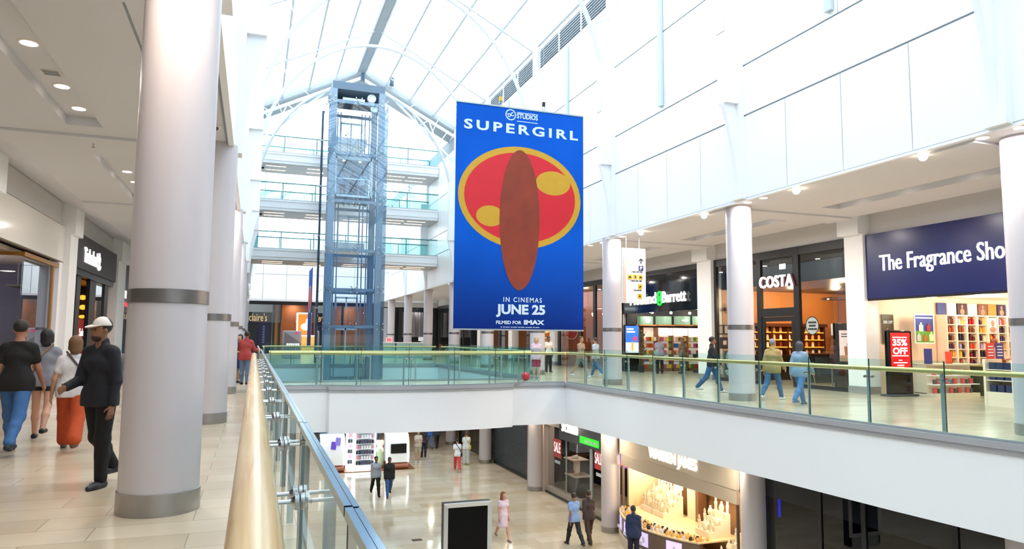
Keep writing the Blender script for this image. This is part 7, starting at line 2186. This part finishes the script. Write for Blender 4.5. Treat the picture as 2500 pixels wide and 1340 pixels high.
    if bk_ != 'none':
        F = mkF(); e = 0.012
        cone(F, pel + R(-0.07 * build, 0, 0), pel + R(0.07 * build, 0, 0), 0.1 * build + e, 0.1 * build + e, 0.03)
        for sd in (-1, 1):
            hip, kn, an = J[sd]
            cone(F, hip, kn, 0.088 * build + e, 0.062 + e, 0.03)
            if bk_ == 'trousers': cone(F, kn * 0.6 + an * 0.4 + R(0, -0.018, 0), kn * 0.6 + an * 0.4 + R(0, -0.018, 0.01), 0.062 + e, 0.062 + e, 0.04); cone(F, kn, kn + R(0, 0.001, 0), 0.068 + e, 0.068 + e, 0.03); cone(F, kn, an + R(0, 0, 0.02), 0.062 + e, 0.048 + e, 0.02)
            elif bk_ == 'wide': cone(F, hip, kn, 0.1 * build + e, 0.085 + e, 0.03); cone(F, kn, an + R(0, 0, 0.05), 0.085 + e, 0.088 + e, 0.03)
            elif bk_ == 'skirt': cone(F, pel, (J[-1][1] + J[1][1]) / 2, 0.14 * build, 0.17 * build, 0.06)
            elif bk_ == 'long_skirt': cone(F, pel, (J[-1][2] + J[1][2]) / 2 + R(0, 0, 0.1), 0.14 * build, 0.21 * build, 0.06)
        zk = min(J[-1][1][2], J[1][1][2])
        if bk_ in ('shorts',): F.cut((zk + 0.05) * S, None)
        if bk_ == 'hotpants': F.cut((zk + 0.27) * S, None)
        if bk_ == 'skirt': F.cut((zk + 0.02) * S, None)
        if seat is None: F.cut(None, (pel[2] + 0.09) * S)
        skin_mesh({'trousers': 'trousers', 'wide': 'trousers', 'shorts': 'shorts', 'hotpants': 'shorts', 'skirt': 'skirt', 'long_skirt': 'skirt'}[bk_], F, mat('cloth_' + bc, bc, 0.85, noise=0.18, nscale=9, bump=0.7), T)
    for sd in (-1, 1):
        F = mkF(); ft = J[sd][2] + R(0, 0, -0.04)
        cone(F, ft + R(0, -0.035, 0), ft + R(0.012 * sd, 0.1, -0.002), 0.044, 0.038, 0.03); cone(F, ft + R(0.012 * sd, 0.08, -0.006), ft + R(0.015 * sd, 0.165, -0.012), 0.038, 0.028, 0.03)
        F.cut((J[sd][2][2] - 0.075) * S, None)
        skin_mesh('shoe', F, mat('shoe_' + shoes, shoes, 0.5), T)
    if bag:
        bc2, side = bag
        m_b = mat('bag_' + bc2, bc2, 0.6)
        c = pel + R(side * 0.2 * build, -0.06, 0.02)
        BAG = mk('shoulder_bag', MB().box(*(tuple((c + R(-0.05, -0.12, -0.12)) * S) + tuple((c + R(0.05, 0.12, 0.08)) * S))), m_b, T, True, bevel=0.03)
        st = [c + R(0, 0, 0.08), chest + R(side * 0.09, -0.155 * build, 0.0), shl + R(-side * 0.1, -0.05, 0.085), chest + R(-side * 0.02, 0.15 * build, 0.08), c + R(0, 0.06, 0.06)]
        mk('bag_strap', MB().tube([tuple(p * S) for p in st], 0.014, 8), m_b, BAG, True)
    if hold:
        sd, hc2, kind2 = hold
        w = A[sd][2] + A[sd][3] * 0.1
        if kind2 == 'phone':
            mk('phone', MB().box(*(tuple((w + R(-0.035, 0.0, -0.005)) * S) + tuple((w + R(0.035, 0.012, 0.14)) * S))), mat('phone_held', '#101216', 0.3), T, True)
    return T


def feet(px, py, z=0.0):
    p = on_z(px, py, z); return (p.x, p.y, z)


AWAY, TOWARD = 0.0, PI
WALK1 = ((0.38, 0.1), (-0.36, 0.35)); WALK2 = ((-0.36, 0.35), (0.38, 0.1)); STAND = ((0.04, 0.04), (-0.03, 0.03))
ARMW = ((-0.35, 0.3, 0.12), (0.35, 0.4, 0.12)); ARMS = ((0.02, 0.2, 0.1), (0.02, 0.2, 0.1)); ARMP = ((0.3, 1.3, 0.12), (0.25, 1.4, 0.12))
# left gallery
person('man in white cap, dark jumper and black trousers walking beside the nearest left column', feet(232, 1188), TOWARD - 0.6, 1.75, '#8a6048', ('short', '#17110e'), ('long', '#191d27', 0.98), ('trousers', '#0d0e13'), '#20242c',
       ((0.1, 0.12), (-0.2, 0.4)), ((-0.05, 0.25, 0.14), (0.15, 1.15, 0.18)), 0.04, -0.2, 0.93, 0.0095, cap='#dcdad6', beard='#2a1d17')
person('woman in white top and wide rust orange trousers walking away', feet(168, 1098), AWAY + 0.1, 1.6, '#b98a6c', ('bob', '#6e4e30'), ('tee', '#d6d5da', 1.12), ('wide', '#b5481f'), '#5a4c44',
       WALK1, ((-0.15, 0.4, 0.3), (0.1, 0.9, 0.25)), 0.05, 0.1, 1.12, 0.011, bag=('#4c4440', 1))
person('woman with dark hair, grey top and black shorts walking away', feet(98, 1070), AWAY + 0.05, 1.66, '#c0917a', ('bob', '#15121a'), ('tee', '#7f828e', 1.05), ('hotpants', '#17161b'), '#141416',
       ((0.12, 0.06), (-0.32, 0.42)), ARMW, 0.04, 0.0, 1.0, 0.012, bag=('#8a7058', -1))
person('man in black t-shirt and blue jeans at the left edge walking away', feet(28, 1106), AWAY - 0.05, 1.8, '#a9755c', ('short', '#1a1412'), ('tee', '#0c0d11', 1.02), ('trousers', '#3b679f'), '#1c2230',
       ((0.34, 0.1), (-0.34, 0.4)), ((-0.2, 0.25, 0.2), (0.3, 0.3, 0.2)), 0.04, 0.0, 1.02, 0.011)
person('person in red hooded jacket leaning at the far end of the left railing', feet(596, 938), AWAY - 0.3, 1.76, '#8a5a44', ('short', '#1a1210'), ('jacket', '#a03a38', 1.05), ('trousers', '#5f6f88'), '#15161c',
       STAND, ((0.5, 0.9, 0.2), (0.6, 0.9, 0.2)), 0.12, 0.3, 1.05, 0.015)
person('woman with long dark hair and blue skirt beside the person in red jacket', feet(583, 934), TOWARD - 0.6, 1.66, '#c09478', ('long', '#1c1210'), ('tee', '#4a2638'), ('skirt', '#28386e'), '#2a2026', STAND, ARMP, 0.02, 0.2, 1.0, 0.015)
# right gallery and bridge corner
person('slim person in pale pink top and crimson shorts by the bridge corner', (10.17, 25.3, 0), TOWARD - 0.4, 1.66, '#d0a890', ('bob', '#b89a78'), ('tee', '#d9bccb', 1.15), ('shorts', '#a8365a'), '#b8b8c0', STAND, ARMS, 0.02, 0, 1.1, 0.016)
person('young man in white t-shirt and black trousers standing behind the pink topped person', feet(1339, 908), TOWARD, 1.72, '#7c543c', ('short', '#120d0c'), ('tee', '#e6dfd2'), ('trousers', '#16161a'), '#101014', STAND, ARMS, 0.0, 0.1, 1.0, 0.016)
person('person in tan top and grey shorts walking by the right corner railing', feet(1418, 922), TOWARD + 0.5, 1.74, '#b08468', ('short', '#4a3526'), ('tee', '#a08874', 1.1), ('shorts', '#7d8480'), '#c8d0d0', WALK1, ARMW, 0.03, 0, 1.08, 0.016)
person('person in pale blue top and jeans walking beside the second column', feet(1455, 920), AWAY + 0.5, 1.7, '#b08468', ('short', '#3a2a20'), ('tee', '#a9bccb'), ('trousers', '#3f6a94'), '#d0d4d8', WALK2, ARMW, 0.03, 0, 1.0, 0.016)
p = on_y(1610, 835, 29.0)
person('bald man in grey shirt browsing the health food shelves', (p.x, 29.0, 0), AWAY - 0.3, 1.74, '#a06a50', ('bald', '#000000'), ('tee', '#8f98ac', 1.2), ('trousers', '#17181e'), '#17181e', STAND, ARMS, 0.02, 0, 1.2, 0.016)
p = on_y(1660, 835, 29.2)
person('woman with sandy hair and tan bag in the health food shop', (p.x, 29.0, 0), AWAY + 0.3, 1.7, '#c09478', ('bob', '#8a7a58'), ('tee', '#7c7468'), ('trousers', '#4a5a58'), '#303030', STAND, ARMP, 0.02, 0, 1.0, 0.017, bag=('#a0683c', 1))
person('person in black top and blue jeans passing the cafe left of a white column', feet(1738, 958), TOWARD + 0.9, 1.72, '#8a6048', ('short', '#15100e'), ('long', '#171a22'), ('trousers', '#2f5a8a'), '#d0d0d0', WALK1, ARMW, 0.05, 0, 1.0, 0.014)
person('person in pale blue and mustard clothes walking past the cafe right of the third column', feet(1888, 976), AWAY - 1.2, 1.66, '#b98a6c', ('short', '#7d8088'), ('jacket', '#9a8a5c', 1.15), ('trousers', '#35628f'), '#d8dadc', WALK2, ARMW, 0.05, 0, 1.1, 0.014)
person('person in pale blue jacket and jeans following past the cafe window', feet(1955, 988), AWAY - 1.3, 1.6, '#b98a6c', ('bob', '#3a3f4a'), ('jacket', '#7d95ae', 1.1), ('trousers', '#4673a6'), '#4a6a94', WALK1, ARMW, 0.04, 0, 1.05, 0.014)
person('dark dressed person stepping past the red screen totem', feet(2212, 978), TOWARD + 1.2, 1.66, '#8a6048', ('short', '#15100e'), ('long', '#1c2028'), ('trousers', '#181c26'), '#12141a', WALK1, ARMW, 0.03, 0, 1.0, 0.014) if False else None
p = on_y(2426, 830, 15.4)
person('woman with auburn hair and cream top serving in the perfume shop', (p.x, 15.4, 0), TOWARD + 0.9, 1.68, '#d0a088', ('long', '#7a3a20'), ('tee', '#f0e2cc'), ('trousers', '#24242c'), '#1a1a1e', STAND, ARMP, 0.03, 0.2, 1.0, 0.013)
# lower floor
L_ = LOW
person('man in grey top and black trousers walking on the lower floor, left of the pair', feet(916, 1210, L_), TOWARD + 0.05, 1.7, '#7a5442', ('short', '#15100e'), ('long', '#9da1ad', 1.1), ('trousers', '#101116'), '#101116', WALK1, ARMS, 0.03, 0, 1.05, 0.016)
person('man in black jacket and blue jeans on the lower floor, right of the pair', feet(949, 1212, L_), TOWARD - 0.05, 1.68, '#6e4634', ('short', '#15100e'), ('jacket', '#15161b', 1.08), ('trousers', '#3a5a8c'), '#15161a', WALK2, ARMS, 0.03, 0, 1.05, 0.016)
person('person in beige top and shorts standing beyond the kiosk', feet(1020, 1128, L_), TOWARD, 1.72, '#c09880', ('short', '#8a7050'), ('tee', '#c2b9aa', 1.1), ('shorts', '#b5ab98'), '#e8e8e8', STAND, ARMP, 0.02, 0, 1.05, 0.018)
person('dark clothed person beside the beige dressed person beyond the kiosk', feet(1034, 1116, L_), AWAY, 1.68, '#8a6048', ('bob', '#3a2218'), ('tee', '#3a2c3a'), ('trousers', '#1c2236'), '#15161a', STAND, ARMS, 0, 0, 1.0, 0.018)
person('person in blue top walking away far under the bridge, left one', feet(1048, 1096, L_), AWAY, 1.7, '#8a6048', ('short', '#2a1c18'), ('tee', '#2f62b0', 1.1), ('trousers', '#4a6a94'), '#15161a', WALK1, ARMW, 0.02, 0, 1.05, 0.02)
person('person in dark grey walking away far under the bridge, right one', feet(1066, 1094, L_), AWAY, 1.74, '#8a6048', ('short', '#2a1c18'), ('long', '#3c4250', 1.1), ('trousers', '#2a2c38'), '#15161a', WALK2, ARMW, 0.02, 0, 1.05, 0.02)
person('woman in white top and red trousers walking away on the lower floor', feet(1116, 1150, L_), AWAY - 0.2, 1.66, '#b98a6c', ('short', '#2a221c'), ('tee', '#e6e8ec', 1.2), ('trousers', '#d8434a'), '#e0a0a0', WALK1, ARMW, 0.05, 0, 1.1, 0.017, bag=('#1c1c22', 1))
person('person in white carrying a yellow bag beside the woman in red trousers', feet(1138, 1134, L_), AWAY - 0.3, 1.72, '#b98a6c', ('short', '#5a3a28'), ('tee', '#dfe3e8', 1.2), ('wide', '#c4c8c8'), '#c8c44a', STAND, ARMS, 0.06, 0, 1.1, 0.017, bag=('#d8c83a', 1))
person('woman with auburn hair in pale pink dress on the lower floor', feet(1228, 1318, L_), TOWARD + 0.1, 1.62, '#c99a86', ('long', '#8a4a3a'), ('dress', '#d9c4d4'), ('none', ''), '#8a7a70', WALK1, ARMS, 0.03, 0.3, 1.0, 0.014)
person('person in light blue shirt near the shoe shop, left of two', feet(1402, 1332, L_), AWAY + 0.1, 1.72, '#8a6450', ('short', '#2a1a16'), ('tee', '#7f9cce', 1.15), ('trousers', '#1c2028'), '#3a2420', WALK1, ARMW, 0.06, 0, 1.08, 0.014)
person('person in dark brown clothes near the shoe shop, right of two', feet(1438, 1328, L_), AWAY - 0.1, 1.76, '#8a6450', ('short', '#2a1a16'), ('long', '#3a2c2c', 1.1), ('trousers', '#3a2820'), '#2a1c18', WALK2, ARMW, 0.06, 0, 1.05, 0.014)
person('person in navy clothes in front of the jewellery window', (10.92, 19.3, L_), AWAY - 0.6, 1.7, '#7a5442', ('short', '#1a1a20'), ('jacket', '#1d2b4e'), ('trousers', '#151a2c'), '#101014', STAND, ARMS, 0.03, 0, 1.0, 0.014)
p = on_y(847, 1100, 38.0)
person('kiosk staff member in black top and grey trousers', (p.x - 0.05, 37.9, L_ + 0.03), AWAY + 0.4, 1.68, '#6e4634', ('short', '#120e0c'), ('long', '#17171d', 1.05), ('wide', '#75757a'), '#101014', STAND, ARMP, 0.03, 0, 1.0, 0.017)
p = on_y(930, 1100, 37.4)
person('kiosk customer in cream top and long sage green skirt', (p.x - 0.08, 37.3, L_ + 0.03), AWAY, 1.68, '#8a6048', ('bob', '#2c1a14'), ('tee', '#cdbdb0', 1.1), ('long_skirt', '#8c9c78'), '#3a3430', STAND, ARMP, 0.03, 0, 1.0, 0.017)
SIT = ((1.45, 1.4), (1.35, 1.3))  # the two seated figures stand in for a reflection in the glass
person('seated person in dark top and pale trousers on the bench in place of a reflection', (13.5, 13.3, L_), PI / 2 + 0.2, 1.72, '#b08468', ('bald', '#000000'), ('long', '#23232b'), ('trousers', '#9aa0a6'), '#15161a', SIT, ARMP, 0.1, 0, 1.0, 0.018, seat=0.52)
person('seated person in pale top on the bench in place of a reflection', (13.5, 12.5, L_), PI / 2 - 0.1, 1.7, '#8a6048', ('short', '#15100e'), ('tee', '#c4bcb4'), ('trousers', '#23232b'), '#15161a', SIT, ARMP, 0.1, 0, 1.0, 0.018, seat=0.52)
# far deck heads over the rails and lift passengers
person('person in dark coat by the far deck railing near the banner', (12.6, 45.5, 0), AWAY + 1.2, 1.7, '#7a4a38', ('short', '#1a1212'), ('jacket', '#26343e'), ('trousers', '#2a2c38'), '#15161a', STAND, ARMS, 0.2, 0, 1.05, 0.018)
for i, (x, c1, c2) in enumerate(((4.35, '#6f8aa4', '#3a4a60'), (4.95, '#4a6078', '#2c3a4c'), (5.45, '#d8e4ec', '#55708a'))):
    person('lift passenger in %s clothes, %s of three in the car' % (['blue grey', 'slate', 'pale'][i], ['left', 'middle', 'right'][i]), (x, 40.1 + 0.15 * (i % 2), 9.33), [0.2, PI, PI - 0.4][i], 1.68, '#8a7464', ('short', '#2a2a30'), ('tee', c1), ('trousers', c2), '#22262c', STAND, ARMS, 0, 0, 1.0, 0.02)
